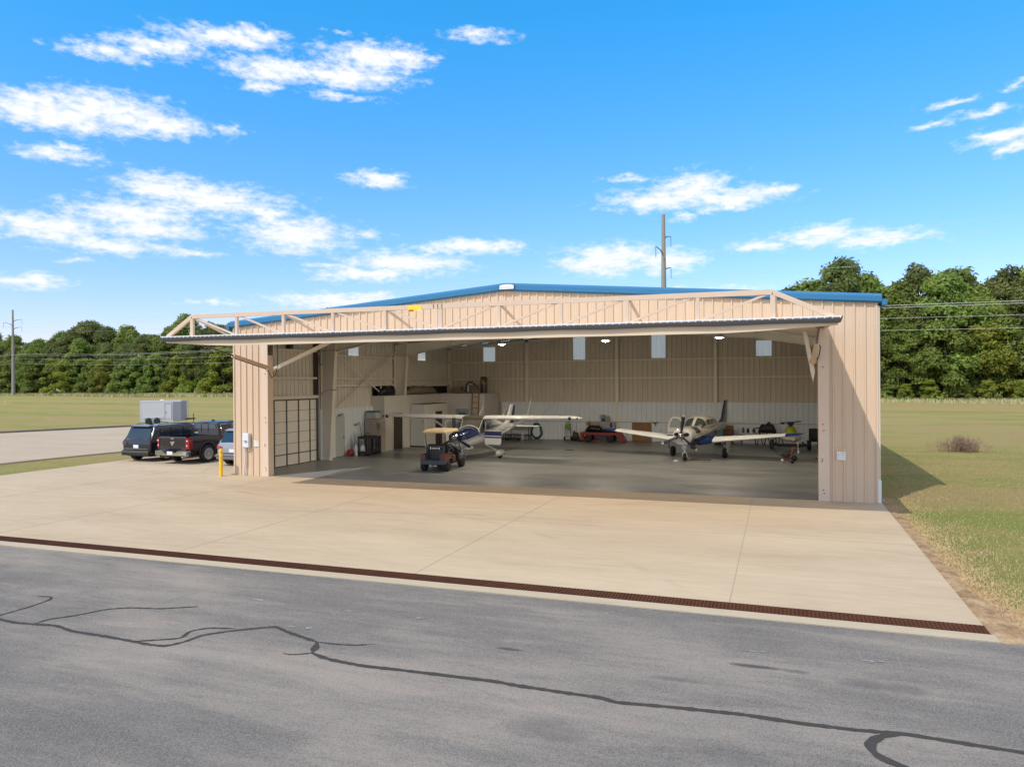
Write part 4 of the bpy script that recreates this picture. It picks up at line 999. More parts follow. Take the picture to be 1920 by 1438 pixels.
# ---------------------------------------------------------------- cargo trailer
def trailer():
    L = 4.9; t = thing('cargo_trailer', 'silver enclosed cargo trailer parked on the far concrete', 'trailer', (-34.45, 30.2, -.02), math.radians(43))
    # local: +X is the nose, side toward camera is -Y
    m1 = mat('trailer_silver', (.62, .62, .61), .5, .1, var=.05, vscale=1); m2 = mat('trailer_dark_grey', (.27, .27, .30), .4, .3); m3 = mat('trailer_trim', (.66, .66, .66), .35, .4)
    def box(x0, x1, mm, nm):
        mb = MB(); mb.b2(x0, x1, -1.05, 1.05, .26, 2.20); return mb.build(nm, mm, t)
    body = box(-2.2, 1.15, m1, 'body'); box(1.152, 2.0, m2, 'front_panel')
    mb = MB(); mb.prism([(2.002, -1.05), (2.75, -.18), (2.75, .18), (2.002, 1.05)], .32, 2.20, 'Z'); mb.build('nose', m2, t)
    mb = MB(); mb.b2(-2.22, 2.02, -1.07, 1.07, 2.20, 2.25); mb.b2(-2.22, 2.0, -1.065, -1.05, 2.13, 2.20); mb.b2(-2.22, -2.14, -1.065, -1.05, .32, 2.13); mb.build('roof_trim', m3, t)
    mb = MB(); mb.prism([(2.60, -.36), (2.72, -.22), (2.72, .22), (2.60, .36)], .32, 2.15, 'Z'); mb.build('nose_trim', m3, t)
    mb = MB(); mb.b2(.35, 1.02, -1.075, -1.05, .5, 1.95); d = mb.build('door', m1, t)
    mb = MB(); mb.b2(.33, .36, -1.08, -1.05, .48, 1.97); mb.b2(1.01, 1.04, -1.08, -1.05, .48, 1.97); mb.b2(.33, 1.04, -1.08, -1.05, 1.95, 1.98); mb.b2(.38, .50, -1.11, -1.075, 1.12, 1.18); mb.build('door_latch', M_BLK, d)
    mb = MB(); mb.b2(-1.9, .1, -1.12, -1.04, .62, .72); mb.build('fender', m3, t)
    for x in (-1.35, -.5):
        for s in (-1, 1):
            mb = MB(); mb.lathe([(.2, -.1), (.34, -.1), (.34, .1), (.2, .1)], (x, s*1.02, .34), 'Y', 18); w_ = mb.build('wheel', M_BLK, t)
            mb = MB(); mb.lathe([(.0, -.115), (.2, -.11), (.2, .11), (0, .115)], (x, s*1.0, .34), 'Y', 14); mb.build('rim', m3, w_)
    mb = MB(); mb.beam((2.0, -.7, .45), (3.5, 0, .45), .08, .12); mb.beam((2.0, .7, .45), (3.5, 0, .45), .08, .12); mb.cyl((3.3, 0, .05), (3.3, 0, .95), .04); mb.build('tow_bar', M_BLK, t)
    mb = MB(); mb.bbox((0, 0, 2.29), (.4, .4, .1), .03); mb.build('roof_vent', M_WHITE, t)
trailer()
bpy.data.objects['cargo_trailer'].scale = (.84, 1, 1)
# ---------------------------------------------------------------- road vehicles  (front is +Y, rear faces the camera)
M_TYRE = mat('tyre', (.022, .022, .023), .8, var=.2); M_GLASS = mat('tinted_glass', (.02, .026, .033), .06, spec=.8, var=0)
M_CHROME = mat('chrome', (.72, .72, .72), .12, 1.0, var=.02); M_ALLOY = mat('alloy_wheel', (.55, .54, .53), .25, .8, var=.05)
M_TAIL = mat('tail_lamp_red', (.35, .012, .012), .2, coat=.6, var=.1); M_PLATE = mat('number_plate', (.75, .76, .78), .4)
M_UNDER = mat('underbody', (.012, .012, .013), .8)
def paint(name, c, rough=.28): return mat(name, c, rough, .0, var=.03, coat=.7, spec=.35)
def wheel(par, x, y, r_, wd, rim=M_ALLOY, rr=.62, spokes=7):
    s = 1 if x > 0 else -1; mb = MB()
    mb.lathe([(r_*rr, -wd/2), (r_*.93, -wd/2), (r_, -wd*.36), (r_, wd*.36), (r_*.93, wd/2), (r_*rr, wd/2)], (x, y, r_), 'X', 26)
    w_ = mb.build('wheel', M_TYRE, par); mb = MB()
    mb.lathe([(r_*rr, -wd*.3), (r_*rr, wd*.3)], (x, y, r_), 'X', 24, mi=0)
    mb.lathe([(0, -.005), (r_*rr, -.005), (r_*rr, .005), (0, .005)], (x, y, r_), 'X', 24, mi=1)
    o = s*wd*.45
    for k in range(spokes):
        a = 2*PI*k/spokes; c, s_ = math.cos(a), math.sin(a); c2, s2 = math.cos(a+.10), math.sin(a+.10)
        for ca, sa in ((c, s_), (c2, s2)):
            mb.beam((x+o, y+ca*r_*.08, r_+sa*r_*.08), (x+o*.93, y+ca*r_*rr*.97, r_+sa*r_*rr*.97), .02, .022)
    mb.lathe([(r_*rr*.92, -.02), (r_*rr, -.02), (r_*rr, .02), (r_*rr*.92, .02)], (x+o, y, r_), 'X', 24)
    mb.lathe([(0, -.03), (r_*.13, -.03), (r_*.13, .03), (0, .03)], (x+o, y, r_), 'X', 12)
    mb.build('rim', [rim, M_UNDER], w_); return w_
def section(y, w_, z0, zb, zt=None, wt=None, n=1):
    # half-section ring of a car body: sill, waist, shoulder, optional roof
    zt = zb if zt is None else zt; wt = w_*.93 if wt is None else wt
    H = [(w_*.90, z0), (w_*.985, z0+.10), (w_, z0+(zb-z0)*.45), (w_*.985, z0+(zb-z0)*.82), (w_*.945, zb)]
    if zt > zb+.03: H += [(wt+(w_*.945-wt)*.35, zb+(zt-zb)*.62), (wt, zt-.10), (wt*.90, zt-.025), (wt*.5, zt)]
    else: H += [(w_*.93, zb+.002), (w_*.90, zb+.008), (w_*.82, zb+.014), (w_*.4, zb+.025)]
    r_ = [Vector((x, y, z)) for x, z in H] + [Vector((-x, y, z)) for x, z in reversed(H)]
    return r_
def arch(mb, x, y, r_, z, s):   # dark wheel well disc with a lip
    mb.lathe([(0, 0), (r_*1.13, 0)], (x+s*.006, y, z), 'X', 24, mi=0, sm=False)
def pickup():
    t = thing('pickup_truck', 'black crew cab pickup with chrome bumper and red tail lights', 'pickup truck', (-5.78, 2.42, 0), math.radians(-1.5))
    P_ = paint('truck_black_brown', (.022, .015, .013)); Wd = 1.0
    mb = MB()   # cab + bonnet
    S = [(2.05, .985, .50, 1.26, 1.285, .86), (2.10, .985, .50, 1.26, 1.84, .80), (2.28, .985, .50, 1.26, 1.93, .80), (3.0, .99, .50, 1.25, 1.955, .81), (3.7, .99, .50, 1.25, 1.93, .80), (3.95, .985, .50, 1.25, 1.87, .79), (4.62, .98, .50, 1.24, 1.30, .80), (4.70, .98, .5, 1.24, None, None), (5.5, .96, .5, 1.20, None, None), (5.85, .90, .5, 1.12, None, None), (5.92, .84, .55, .95, None, None)]
    mb.loft([section(*s) for s in S]); o = fixn(mb.build('cab', P_, t)); smooth_by_angle(o, 32)
    mb = MB()   # cargo bed: outer sides, rails, floor, tailgate apart
    for s in (-1, 1):
        prof = [(s*.90, .52), (s*.98, .60), (s*1.0, .95), (s*.985, 1.22), (s*.93, 1.30), (s*.86, 1.30), (s*.85, .75), (s*.86, .6)]
        mb.loft([[Vector((x, y, z)) for x, z in prof] for y in (.12, .20, 1.9, 2.04)])
    mb.b2(-.86, .86, .14, 2.04, .70, .76); mb.b2(-.86, .86, 1.98, 2.04, .76, 1.28); o = fixn(mb.build('cargo_bed', P_, t)); smooth_by_angle(o, 40)
    mb = MB(); mb.loft([[Vector((x, y, z)) for y, z in ((.05, .66), (.02, .80), (.03, 1.18), (.01, 1.25), (.05, 1.31), (.12, 1.31), (.12, .66))] for x in (-.83, .83)]); tg = fixn(mb.build('tailgate', P_, t))
    mb = MB(); mb.bbox((0, .0, 1.22), (.18, .03, .06), .01); mb.build('handle', M_CHROME, tg)
    # ram-like badge: shield on a plate
    mb = MB(); mb.prism([(-.09, 1.08), (.09, 1.08), (.085, .98), (.04, .90), (0, .875), (-.04, .90), (-.085, .98)], -.005, .02, 'Y')
    mb.prism([(-.13, 1.06), (-.07, 1.10), (-.04, 1.02), (-.10, 1.0)], -.007, .018, 'Y'); mb.prism([(.13, 1.06), (.07, 1.10), (.04, 1.02), (.10, 1.0)], -.007, .018, 'Y'); fixn(mb.build('badge', M_CHROME, tg))
    mb = MB(); mb.b2(-.80, .80, .005, .03, 1.135, 1.142); mb.build('crease_strip', mat('crease_light', (.06, .05, .045), .3), tg)
    text('4x4', .055, (.60, -.0, .775), M_CHROME, tg, ext=.003); text('1500', .05, (-.66, -.0, .80), M_CHROME, tg, ext=.003)
    for s in (-1, 1):
        mb = MB(); mb.loft([[Vector((s*x, y, z)) for x, y in ((.835, .0), (.90, .0), (.985, .05), (1.004, .24), (.98, .26), (.84, .1))] for z in (.74, .78, 1.20, 1.245)]); l = fixn(mb.build('tail_light', M_TAIL, t))
        mb = MB(); mb.b2(min(s*.86, s*.93), max(s*.86, s*.93), -.008, .01, .86, .93); mb.b2(min(s*.86, s*.97), max(s*.86, s*.97), -.008, .01, 1.10, 1.15); mb.build('lamp_lens', mat('lamp_clear', (.75, .55, .55), .2), l)
    mb = MB()   # chrome bumper with step
    rg = []
    for x in (-1.0, -.97, -.80, -.42, -.40, .40, .42, .80, .97, 1.0):
        e = -.16 if abs(x) < .9 else (-.12 if abs(x) < .98 else -.02); zt = .66 if abs(x) > .41 else .60
        rg.append([Vector((x, e+.05, .42)), Vector((x, e, .46)), Vector((x, e, zt-.03)), Vector((x, e+.06, zt)), Vector((x, .12, zt)), Vector((x, .12, .42))])
    mb.loft(rg); fixn(mb.build('rear_bumper', M_CHROME, t))
    mb = MB(); mb.bbox((0, -.17, .545), (.34, .02, .16), .004); mb.build('number_plate', M_PLATE, t)
    mb = MB(); mb.b2(-.41, .41, -.15, .1, .60, .625); mb.b2(-.30, -.18, -.18, -.15, .5, .6); mb.build('bumper_step', M_BLK, t)
    for x in (-.72, .72):
        mb = MB(); mb.cyl((x, -.12, .36), (x, .3, .37), .045, n=12); mb.build('exhaust_tip', M_CHROME, t)
    mb = MB(); mb.poly([(-.70, 2.072, 1.33), (.70, 2.072, 1.33), (.66, 2.082, 1.80), (-.66, 2.082, 1.80)]); g_ = mb.build('rear_window', mat('rear_glass', (.10, .115, .13), .08, spec=.8), t)
    mb = MB()
    for x in (-.22, .22): mb.box((x, 2.062, 1.57), (.022, .012, .44), rx=-.02)
    mb.build('window_divider', M_BLK, g_)
    mb = MB(); mb.b2(-.64, -.42, 2.055, 2.064, 1.345, 1.40); mb.build('sticker', mat('blue_sticker', (.2, .5, .75), .5), g_)
    mb = MB(); mb.b2(-.17, .17, 2.12, 2.15, 1.865, 1.905); mb.build('brake_light', M_TAIL, t)
    mb = MB(); mb.loft([[Vector((x*k, y, z)) for x, y, z in ((-.02, 2.5, 1.94), (.02, 2.5, 1.94), (.02, 2.75, 1.95), (-.02, 2.75, 1.95))] for k in (1, 1)] if False else [[Vector((-.03, 2.55, 1.93)), Vector((.03, 2.55, 1.93)), Vector((.03, 2.8, 1.94)), Vector((-.03, 2.8, 1.94))], [Vector((-.01, 2.58, 2.02)), Vector((.01, 2.58, 2.02)), Vector((.01, 2.66, 2.01)), Vector((-.01, 2.66, 2.01))]]); fixn(mb.build('roof_antenna', M_BLK, t))
    for s in (-1, 1):
        for (ya, yb, yc, yd) in ((2.26, 3.02, 3.02, 2.26), (3.10, 3.78, 4.18, 3.10)):
            mb = MB()
            def X(z): return s*(.945-(z-1.26)*.235)
            pts = [(X(1.30)+s*.006, ya, 1.30), (X(1.30)+s*.006, yc if yc != 3.02 else yb, 1.30), (X(1.80)+s*.012, yb, 1.80), (X(1.80)+s*.012, yd, 1.80)]
            mb.poly(pts); w_ = mb.build('side_window', M_GLASS, t)
            mb = MB(); mb.tube(pts, .011, 5, closed=True); mb.build('window_trim', M_CHROME, w_)
        mb = MB(); mb.bbox((s*1.12, 4.1, 1.33), (.22, .12, .22), .04); mb.build('wing_mirror', P_, t)
        for y in (2.75, 3.65):
            mb = MB(); mb.bbox((s*.995, y-.35, 1.10), (.03, .16, .035), .01); mb.build('door_handle', M_CHROME, t)
        mb = MB()
        for y in (2.20, 3.06, 4.2): mb.box((s*.9935, y, .88), (.012, .012, .62))
        mb.b2(min(s*.99, s*1.0), max(s*.99, s*1.0), 2.2, 4.6, .62, .64)
        mb.build('door_seam', M_UNDER, t)
        mb = MB(); mb.b2(s*.90-.07, s*.90+.07, 1.95, 4.5, .36, .42); mb.build('side_step', M_BLK, t)
        for y in (1.22, 4.95):
            mb = MB(); mb.lathe([(0, 0), (.50, 0)], (s*1.004, y, .50), 'X', 28, sm=False); mb.build('wheel_well', M_UNDER, t)
            mb = MB(); mb.tube([(s*1.0, y+.50*math.cos(a), .50+.50*math.sin(a)) for a in [PI*(k/14*1.16-.08) for k in range(15)]], .028, 6); mb.build('arch_lip', P_, t)
            wheel(t, s*.93, y, .42, .28, M_CHROME if False else M_ALLOY, .66, 6)
    mb = MB(); mb.b2(-.85, .85, .2, 5.6, .34, .55); mb.build('underbody', M_UNDER, t)
pickup()
def suv(name, label, loc, rz, P_, L_, Hh, wide, dark):
    t = thing(name, label, 'car', loc, math.radians(rz)); zb = Hh*.60
    mb = MB(); w_ = wide/2
    S = [(.02, w_*.86, .42, zb*.78, None, None), (.06, w_*.93, .36, zb*.98, None, None), (.16, w_*.97, .33, zb, zb+.10, w_*.86), (.30, w_*.98, .32, zb, zb+(Hh-zb)*.55, w_*.82), (.46, w_*.99, .32, zb, Hh-.06, w_*.77), (.7, w_, .32, zb, Hh-.01, w_*.78), (1.6, w_, .32, zb, Hh, w_*.79), (2.6, w_, .32, zb*.99, Hh-.01, w_*.79), (3.1, w_, .32, zb*.985, Hh-.09, w_*.77), (3.85, w_*.99, .32, zb*.97, zb*1.0, w_*.8), (3.95, w_*.99, .32, zb*.965, None, None), (L_-.5, w_*.96, .32, zb*.90, None, None), (L_-.1, w_*.88, .36, zb*.78, None, None), (L_, w_*.78, .42, zb*.6, None, None)]
    mb.loft([section(*s) for s in S]); o = fixn(mb.build('body', P_, t)); smooth_by_angle(o, 30)
    def on(y0, z0): return y0
    # tailgate glass follows the slope between stations
    ya, yb = .145, .43
    mb = MB(); za, zc_ = zb+.05, Hh-.09
    mb.poly([(-w_*.80, ya-.0, za), (w_*.80, ya-.0, za), (w_*.70, yb-.045, zc_), (-w_*.70, yb-.045, zc_)])
    mb.v = [(x, y-.03, z) for x, y, z in mb.v]; g_ = mb.build('rear_window', M_GLASS, t)
    mb = MB(); mb.tube([(-.03, .045, za+.05), (.20, .06, za+.07)], .01, 5); mb.build('rear_wiper', M_BLK, g_)
    mb = MB(); mb.loft([[Vector((x, .24, Hh-.10)), Vector((x, .22, Hh-.06)), Vector((x, .5, Hh-.0)), Vector((x, .5, Hh-.05))] for x in (-w_*.62, w_*.62)]); fixn(mb.build('roof_spoiler', P_, t))
    for s in (-1, 1):
        mb = MB(); mb.loft([[Vector((s*w_*k, y, z)) for k, y, z in ((.60, -.0, zb*.80), (.88, .01, zb*.78), (.965, .06, zb*.80), (.985, .30, zb*.88), (.97, .30, zb*.93), (.95, .08, zb*.93), (.60, .02, zb*.88))], [Vector((s*w_*k, y-.018, z)) for k, y, z in ((.60, .0, zb*.80), (.88, .01, zb*.78), (.98, .06, zb*.80), (1.0, .30, zb*.88), (.985, .30, zb*.93), (.965, .08, zb*.93), (.60, .02, zb*.88))]]); fixn(mb.build('tail_light', M_TAIL if not dark else mat('smoked_lamp', (.05, .005, .006), .15, coat=.5), t))
        X = lambda z: s*(w_*.945-(z-zb)*(w_*.945-w_*.79)/(Hh-zb)+.012)
        for yq in ((.62, 1.30, 1.32, .75), (1.38, 2.12, 2.10, 1.38), (2.18, 3.42, 2.85, 2.18)):
            mb = MB(); mb.poly([(X(zb+.03)+s*.004, yq[0], zb+.04), (X(zb+.03)+s*.004, yq[1], zb+.04), (X(Hh-.16), yq[2], Hh-.14), (X(Hh-.16), yq[3], Hh-.14)]); mb.build('side_window', M_GLASS, t)
        mb = MB(); mb.tube([(s*w_*.72, .7, Hh-.015), (s*w_*.73, .8, Hh+.03), (s*w_*.74, 2.5, Hh+.03), (s*w_*.73, 2.7, Hh-.02)], .016, 6); mb.build('roof_rail', M_BLK, t)
        mb = MB(); mb.bbox((s*(w_+.10), 3.05, zb+.06), (.2, .12, .16), .04); mb.build('wing_mirror', P_, t)
        for y in (.93, L_-.98):
            mb = MB(); mb.lathe([(0, 0), (.43, 0)], (s*(w_+.003), y, .40), 'X', 26, sm=False); mb.build('wheel_well', M_UNDER, t)
            wheel(t, s*(w_-.07), y, .365, .25, M_ALLOY, .70, 5)
    mb = MB(); mb.bbox((0, .0, zb*.70), (.34, .02, .16), .004); mb.build('number_plate', M_PLATE, t)
    mb = MB(); mb.loft([[Vector((x, y, z)) for y, z in ((.0, .30), (-.06, .34), (-.07, .50), (-.03, .56), (.1, .56), (.1, .30))] for x in (-w_*.90, w_*.90)]); fixn(mb.build('rear_bumper', M_BLK if dark else mat('bumper_grey', (.16, .16, .17), .6), t))
    mb = MB(); mb.b2(-w_*.8, w_*.8, -.012, .02, zb*.58, zb*.60); mb.b2(-w_*.86, w_*.86, -.078, -.055, .47, .49); mb.build('trim_strip', M_CHROME if dark else M_BLK, t)
    mb = MB(); mb.loft([[Vector((-.03, .8, Hh-.01)), Vector((.03, .8, Hh-.01)), Vector((.03, 1.1, Hh-.0)), Vector((-.03, 1.1, Hh-.0))], [Vector((-.012, .84, Hh+.09)), Vector((.012, .84, Hh+.09)), Vector((.012, .93, Hh+.08)), Vector((-.012, .93, Hh+.08))]]); fixn(mb.build('roof_antenna', M_BLK, t))
    mb = MB(); mb.b2(-w_*.8, w_*.8, .2, L_-.3, .25, .40); mb.build('underbody', M_UNDER, t)
    mb = MB(); mb.b2(-w_*.72, w_*.72, -.0, .03, .30, .38); mb.build('lower_trim', M_UNDER, t)
    return t
s1 = suv('suv', 'black suv parked on the left of the pickup truck', (-8.45, 2.78, 0), -2, paint('suv_black', (.010, .012, .018)), 5.0, 1.80, 2.0, True)
s2 = suv('suv', 'silver grey suv half hidden behind the left hangar pier', (-2.28, 2.45, 0), -1, paint('suv_grey', (.30, .31, .335), .35), 4.7, 1.72, 1.96, False)
# ---------------------------------------------------------------- aircraft (nose towards local -Y)
def ring(y, zc, hw, ht, hb, n=20, p=2.2, x0=0.):
    r_ = []
    for i in range(n):
        a = 2*PI*i/n; c, s = math.cos(a), math.sin(a)
        x = hw*math.copysign(abs(c)**(2/p), c); z = (ht if s > 0 else hb)*math.copysign(abs(s)**(2/p), s)
        r_.append(Vector((x0+x, y, zc+z)))
    return r_
def airfoil(x, y, z, c, th, inc=0.):   # section in the YZ plane, leading edge at y (forward is -Y)
    P_ = [(0, 0), (.02, .32), (.08, .62), (.25, .98), (.45, .92), (.7, .55), (1, .04), (1, -.04), (.7, -.12), (.45, -.28), (.2, -.38), (.06, -.34), (.015, -.18)]
    return [Vector((x, y+a*c, z+b*th*c*.75)) for a, b in P_]
def wing(mb, secs, mi=0):
    mb.loft([airfoil(*s) for s in secs], True, mi, False)
def blade3(par, hub, r_, angs, M_B, M_T):
    for a in angs:
        d = Vector((math.sin(a), 0, math.cos(a))); q = Vector((math.cos(a), 0, -math.sin(a)))
        mb = MB(); st = [(.12, .04, .045), (.3, .062, .028), (.6, .082, .020), (.85, .078, .014), (1.0, .042, .010)]
        def rg(t, w_, th, tw): 
            c = Vector(hub)+d*t*r_; u = (q*math.cos(tw)+Vector((0, 1, 0))*math.sin(tw)); v = Vector((0, 1, 0))*math.cos(tw)-q*math.sin(tw)
            return [c-u*w_, c+v*th, c+u*w_, c-v*th]
        mb.loft([rg(t, w_*r_*1.05, th*r_, .75-.5*t) for t, w_, th in st]); fixn(mb); b = mb.build('propeller_blade', M_B, par)
        mb = MB(); mb.loft([rg(t, w_*r_*1.08, th*r_*1.3, .75-.5*t) for t, w_, th in ((.90, .062, .013), (.945, .052, .012))]); mb.build('tip_band', M_T, b)
        mb = MB(); mb.loft([rg(t, w_*r_*1.1, th*r_*1.4, .75-.5*t) for t, w_, th in ((.965, .047, .011), (1.003, .036, .010))]); mb.build('tip_band', M_T, b)
_fx = fixn
def fixn(o):
    if isinstance(o, MB): return o
    return _fx(o)
M_ACW = mat('aircraft_white', (.72, .72, .71), .5, var=.02, coat=.15)
M_ACT = mat('prop_tip_white', (.80, .72, .72), .4); M_PROP = mat('prop_black', (.025, .025, .028), .45)
M_SPIN = mat('polished_spinner', (.50, .45, .38), .18, 1.0, var=.05)
M_CANO = mat('cockpit_glass', (.045, .05, .045), .06, spec=.9, var=.2, vscale=2)
M_ACGL = mat('clear_cabin_glass', (.16, .15, .13), .05, spec=.9, var=.3, vscale=2)
def banded(name, stops, a, b, c=0., rough=.22, off=0., kx=0.):
    # paint scheme: colour bands along v = z + a*y + b + c*sin(...) in object space
    g = G(name); o = g.sep()
    v = g.math('ADD', g.math('ADD', o[2], g.math('MULTIPLY', o[1], a)), b)
    if c: v = g.math('ADD', v, g.math('MULTIPLY', g.math('SINE', g.math('MULTIPLY', o[1], 1.1)), c))
    if kx: v = g.math('ADD', v, g.math('MULTIPLY', g.math('ABSOLUTE', o[0]), kx))
    r = ramp(g.N, g.L, v, stops, 'CONSTANT')
    return g.done(r.outputs[0], rough, Coat_Weight=.9)
NAVY = (.012, .022, .085); CREAM = (.47, .455, .40)
def bonanza():
    t = thing('low_wing_plane', 'blue and cream low wing plane with cabin door open', 'airplane', (17.75, 12.74, .0), math.radians(-11))
    PB = banded('bonanza_paint', [(0, NAVY), (.50, (.30, .25, .14)), (.52, CREAM), (.56, (.02, .02, .03)), (.585, CREAM), (.62, (.03, .03, .05)), (.635, CREAM)], -.085, -.75, .0)
    mb = MB(); F_ = [(-2.62, 1.20, .30, .20, .20), (-2.60, 1.20, .42, .34, .30), (-2.35, 1.20, .50, .39, .40), (-1.9, 1.20, .54, .41, .47), (-1.3, 1.18, .57, .43, .50), (-.9, 1.16, .59, .46, .52), (0, 1.12, .61, .50, .52), (1.0, 1.12, .58, .52, .49), (2.0, 1.16, .48, .50, .43), (3.0, 1.22, .33, .40, .34), (4.2, 1.30, .18, .26, .22), (5.2, 1.36, .07, .12, .12)]
    mb.loft([ring(*f, n=28, p=2.5) for f in F_], True, 0, True); body = _fx(mb.build('fuselage', PB, t))
    # cabin superstructure
    mb = MB(); C_ = [(-1.05, 1.45, .46, .06, .1), (-.62, 1.50, .50, .34, .2), (-.35, 1.52, .52, .47, .2), (.2, 1.52, .53, .53, .2), (1.0, 1.52, .51, .52, .2), (1.8, 1.50, .42, .44, .2), (2.6, 1.46, .28, .28, .2), (3.3, 1.42, .16, .14, .1)]
    mb.loft([ring(*f, n=28, p=2.7) for f in C_], True, 0, True); _fx(mb.build('cabin_roof', mat('cream_paint', CREAM, .25, coat=.8, var=.02), t))
    def patch(name, ys, a0, a1, m_, k=1.012, n=6, par=None):   # glass patch lying on the cabin loft between two ring angles
        mb = MB(); rows = []
        for y in ys:
            for (f0, f1) in zip(C_, C_[1:]):
                if f0[0] <= y <= f1[0]:
                    q = (y-f0[0])/(f1[0]-f0[0]); f = [f0[j]+(f1[j]-f0[j])*q for j in range(5)]; break
            r_ = []
            for i in range(n+1):
                a = a0+(a1-a0)*i/n; c, s = math.cos(a), math.sin(a); p = 2.7
                r_.append(Vector((f[2]*k*math.copysign(abs(c)**(2/p), c), y, f[1]+(f[3] if s > 0 else f[4])*k*math.copysign(abs(s)**(2/p), s))))
            rows.append(r_)
        mb.loft(rows, False, closed=False, sm=True); return mb.build(name, m_, par or t)
    for s in (0, 1):
        f = (lambda a: a) if not s else (lambda a: PI-a)
        patch('windshield', (-.98, -.8, -.62, -.42), f(.12), f(1.5), M_CANO, 1.015)
        if s == 0: patch('side_window', (-.30, 0, .28), f(.10), f(.62), M_CANO)
        patch('side_window', (.40, .6, .86), f(.10), f(.60), M_CANO); patch('side_window', (.98, 1.2, 1.42), f(.12), f(.62), M_CANO); patch('side_window', (1.54, 1.7, 1.86), f(.14), f(.60), M_CANO)
    # green-yellow headset glimpsed inside windshield
    # nose cowl face, intakes, spinner, propeller
    mb = MB(); mb.loft([ring(-2.66, 1.20, .26, .17, .17, 24), ring(-2.66, 1.19, .40, .30, .36, 24, 2.3), ring(-2.55, 1.19, .47, .36, .42, 24, 2.3)], False, 0, True); mb.loft([ring(-2.645, 1.16, .30, .24, .20, 24), ring(-2.65, 1.16, .02, .02, .02, 24)], False); nose = mb.build('nose_cowl', M_ACW, body)
    for s in (-1, 1):
        mb = MB(); mb.loft([ring(-2.675, 1.29, .12, .085, .10, 16, 2, s*.25), ring(-2.60, 1.29, .10, .07, .08, 16, 2, s*.25)], True, 0, True); mb.build('air_intake', M_UNDER, nose)
    text('BEECH' if False else 'N36', .001, (0, 0, 0), M_BLK) if False else None
    mb = MB()
    for i in range(7): mb.b2(-.115+i*.034, -.115+i*.034+.022, -2.664, -2.655, .93, .965)
    mb.b2(-.03, .03, -2.665, -2.655, 1.0, 1.04); mb.build('nose_lettering', M_BLK, nose)
    mb = MB(); mb.lathe([(.0, -2.98), (.05, -2.965), (.10, -2.90), (.145, -2.80), (.165, -2.68)], (0, 0, 1.22), 'Y', 22); mb.build('spinner', M_SPIN, t)
    mb = MB(); mb.lathe([(.0, 0), (.17, 0), (.17, .03), (0, .03)], (0, -2.69, 1.22), 'Y', 22); pr = mb.build('propeller', M_PROP, t)
    blade3(pr, (0, -2.78, 1.22), 1.02, (math.radians(8), math.radians(130), math.radians(247)), M_PROP, M_ACT)
    # cowling side door propped open showing the engine (dark recess with bright edge)
    mb = MB(); mb.loft([ring(y, 1.19, h*1.02, .42*1.02, .4, 28, 2.5)[1:6] for y, h in ((-2.05, .53), (-1.75, .55), (-1.45, .565))], False, closed=False, sm=True); cw = mb.build('open_cowl', mat('dark_engine', (.05, .045, .04), .5, var=.6, vscale=12), t)
    mb = MB(); mb.tube([(.50, -2.05, 1.40), (.52, -1.8, 1.45), (.56, -1.45, 1.42)], .02, 6); mb.tube([(.25, -2.0, 1.60), (.27, -1.7, 1.62), (.3, -1.45, 1.62)], .02, 6); mb.build('cowl_edge', M_CHROME, cw)
    # wings with blue tips
    for s in (-1, 1):
        mb = MB(); wing(mb, [(s*.50, -1.05, .80, 2.1, .15), (s*1.6, -.82, .92, 1.75, .14), (s*4.25, -.60, 1.20, 1.22, .12)]); _fx(mb.build('wing', M_ACW, t))
        mb = MB(); wing(mb, [(s*4.252, -.60, 1.20, 1.225, .122), (s*4.7, -.54, 1.25, 1.08, .11), (s*4.98, -.40, 1.30, .80, .07), (s*5.08, -.18, 1.34, .50, .04)]); wt = _fx(mb.build('wing_tip', mat('tip_blue', (.012, .045, .20), .25, coat=.8), t))
        mb = MB(); mb.ball((s*5.03, -.36, 1.315), .045, 8, sc=(1, 1.6, .7)); mb.build('nav_light', M_CHROME, wt)
        mb = MB(); mb.b2(s*2.9-.02, s*2.9+.02, -.2, .2, .93, 1.02); mb.build('tie_down', M_ACW, t)
        # root fairing blue
        mb = MB(); wing(mb, [(s*.40, -1.35, .78, 2.5, .17), (s*.95, -.96, .86, 2.0, .155)]); _fx(mb.build('wing_root', mat('root_blue', (.012, .032, .13), .25, coat=.8), t))
        # main gear
        mb = MB(); mb.tube([(s*1.45, -.05, .86), (s*1.42, -.02, .48), (s*1.44, .0, .30)], [.045, .04, .035], 8); mb.tube([(s*1.05, .0, .84), (s*1.40, .0, .50)], .022, 6); mb.beam((s*1.44, 0, .34), (s*1.36, 0, .21), .05, .06); mb.build('main_gear_leg', M_ACW, t)
        mb = MB(); mb.prism([(-.32, .88), (.22, .88), (.14, .36), (-.14, .36)], s*1.52, s*1.535, 'X'); _fx(mb.build('gear_door', M_ACW, t))
        mb = MB(); mb.lathe([(.12, -.085), (.22, -.085), (.24, -.05), (.24, .05), (.22, .085), (.12, .085)], (s*1.32, 0, .24), 'X', 22); w_ = mb.build('wheel', M_TYRE, t)
        mb = MB(); mb.lathe([(0, -.06), (.12, -.075), (.12, .075), (0, .06)], (s*1.32, 0, .24), 'X', 16); mb.build('rim', M_STEEL, w_)
        # tailplane
        mb = MB(); wing(mb, [(s*.08, 4.35, 1.40, 1.05, .08), (s*1.85, 4.72, 1.42, .62, .07), (s*1.98, 4.85, 1.42, .40, .05)]); _fx(mb.build('tailplane', mat('tail_cream', (.50, .49, .43), .3), t))
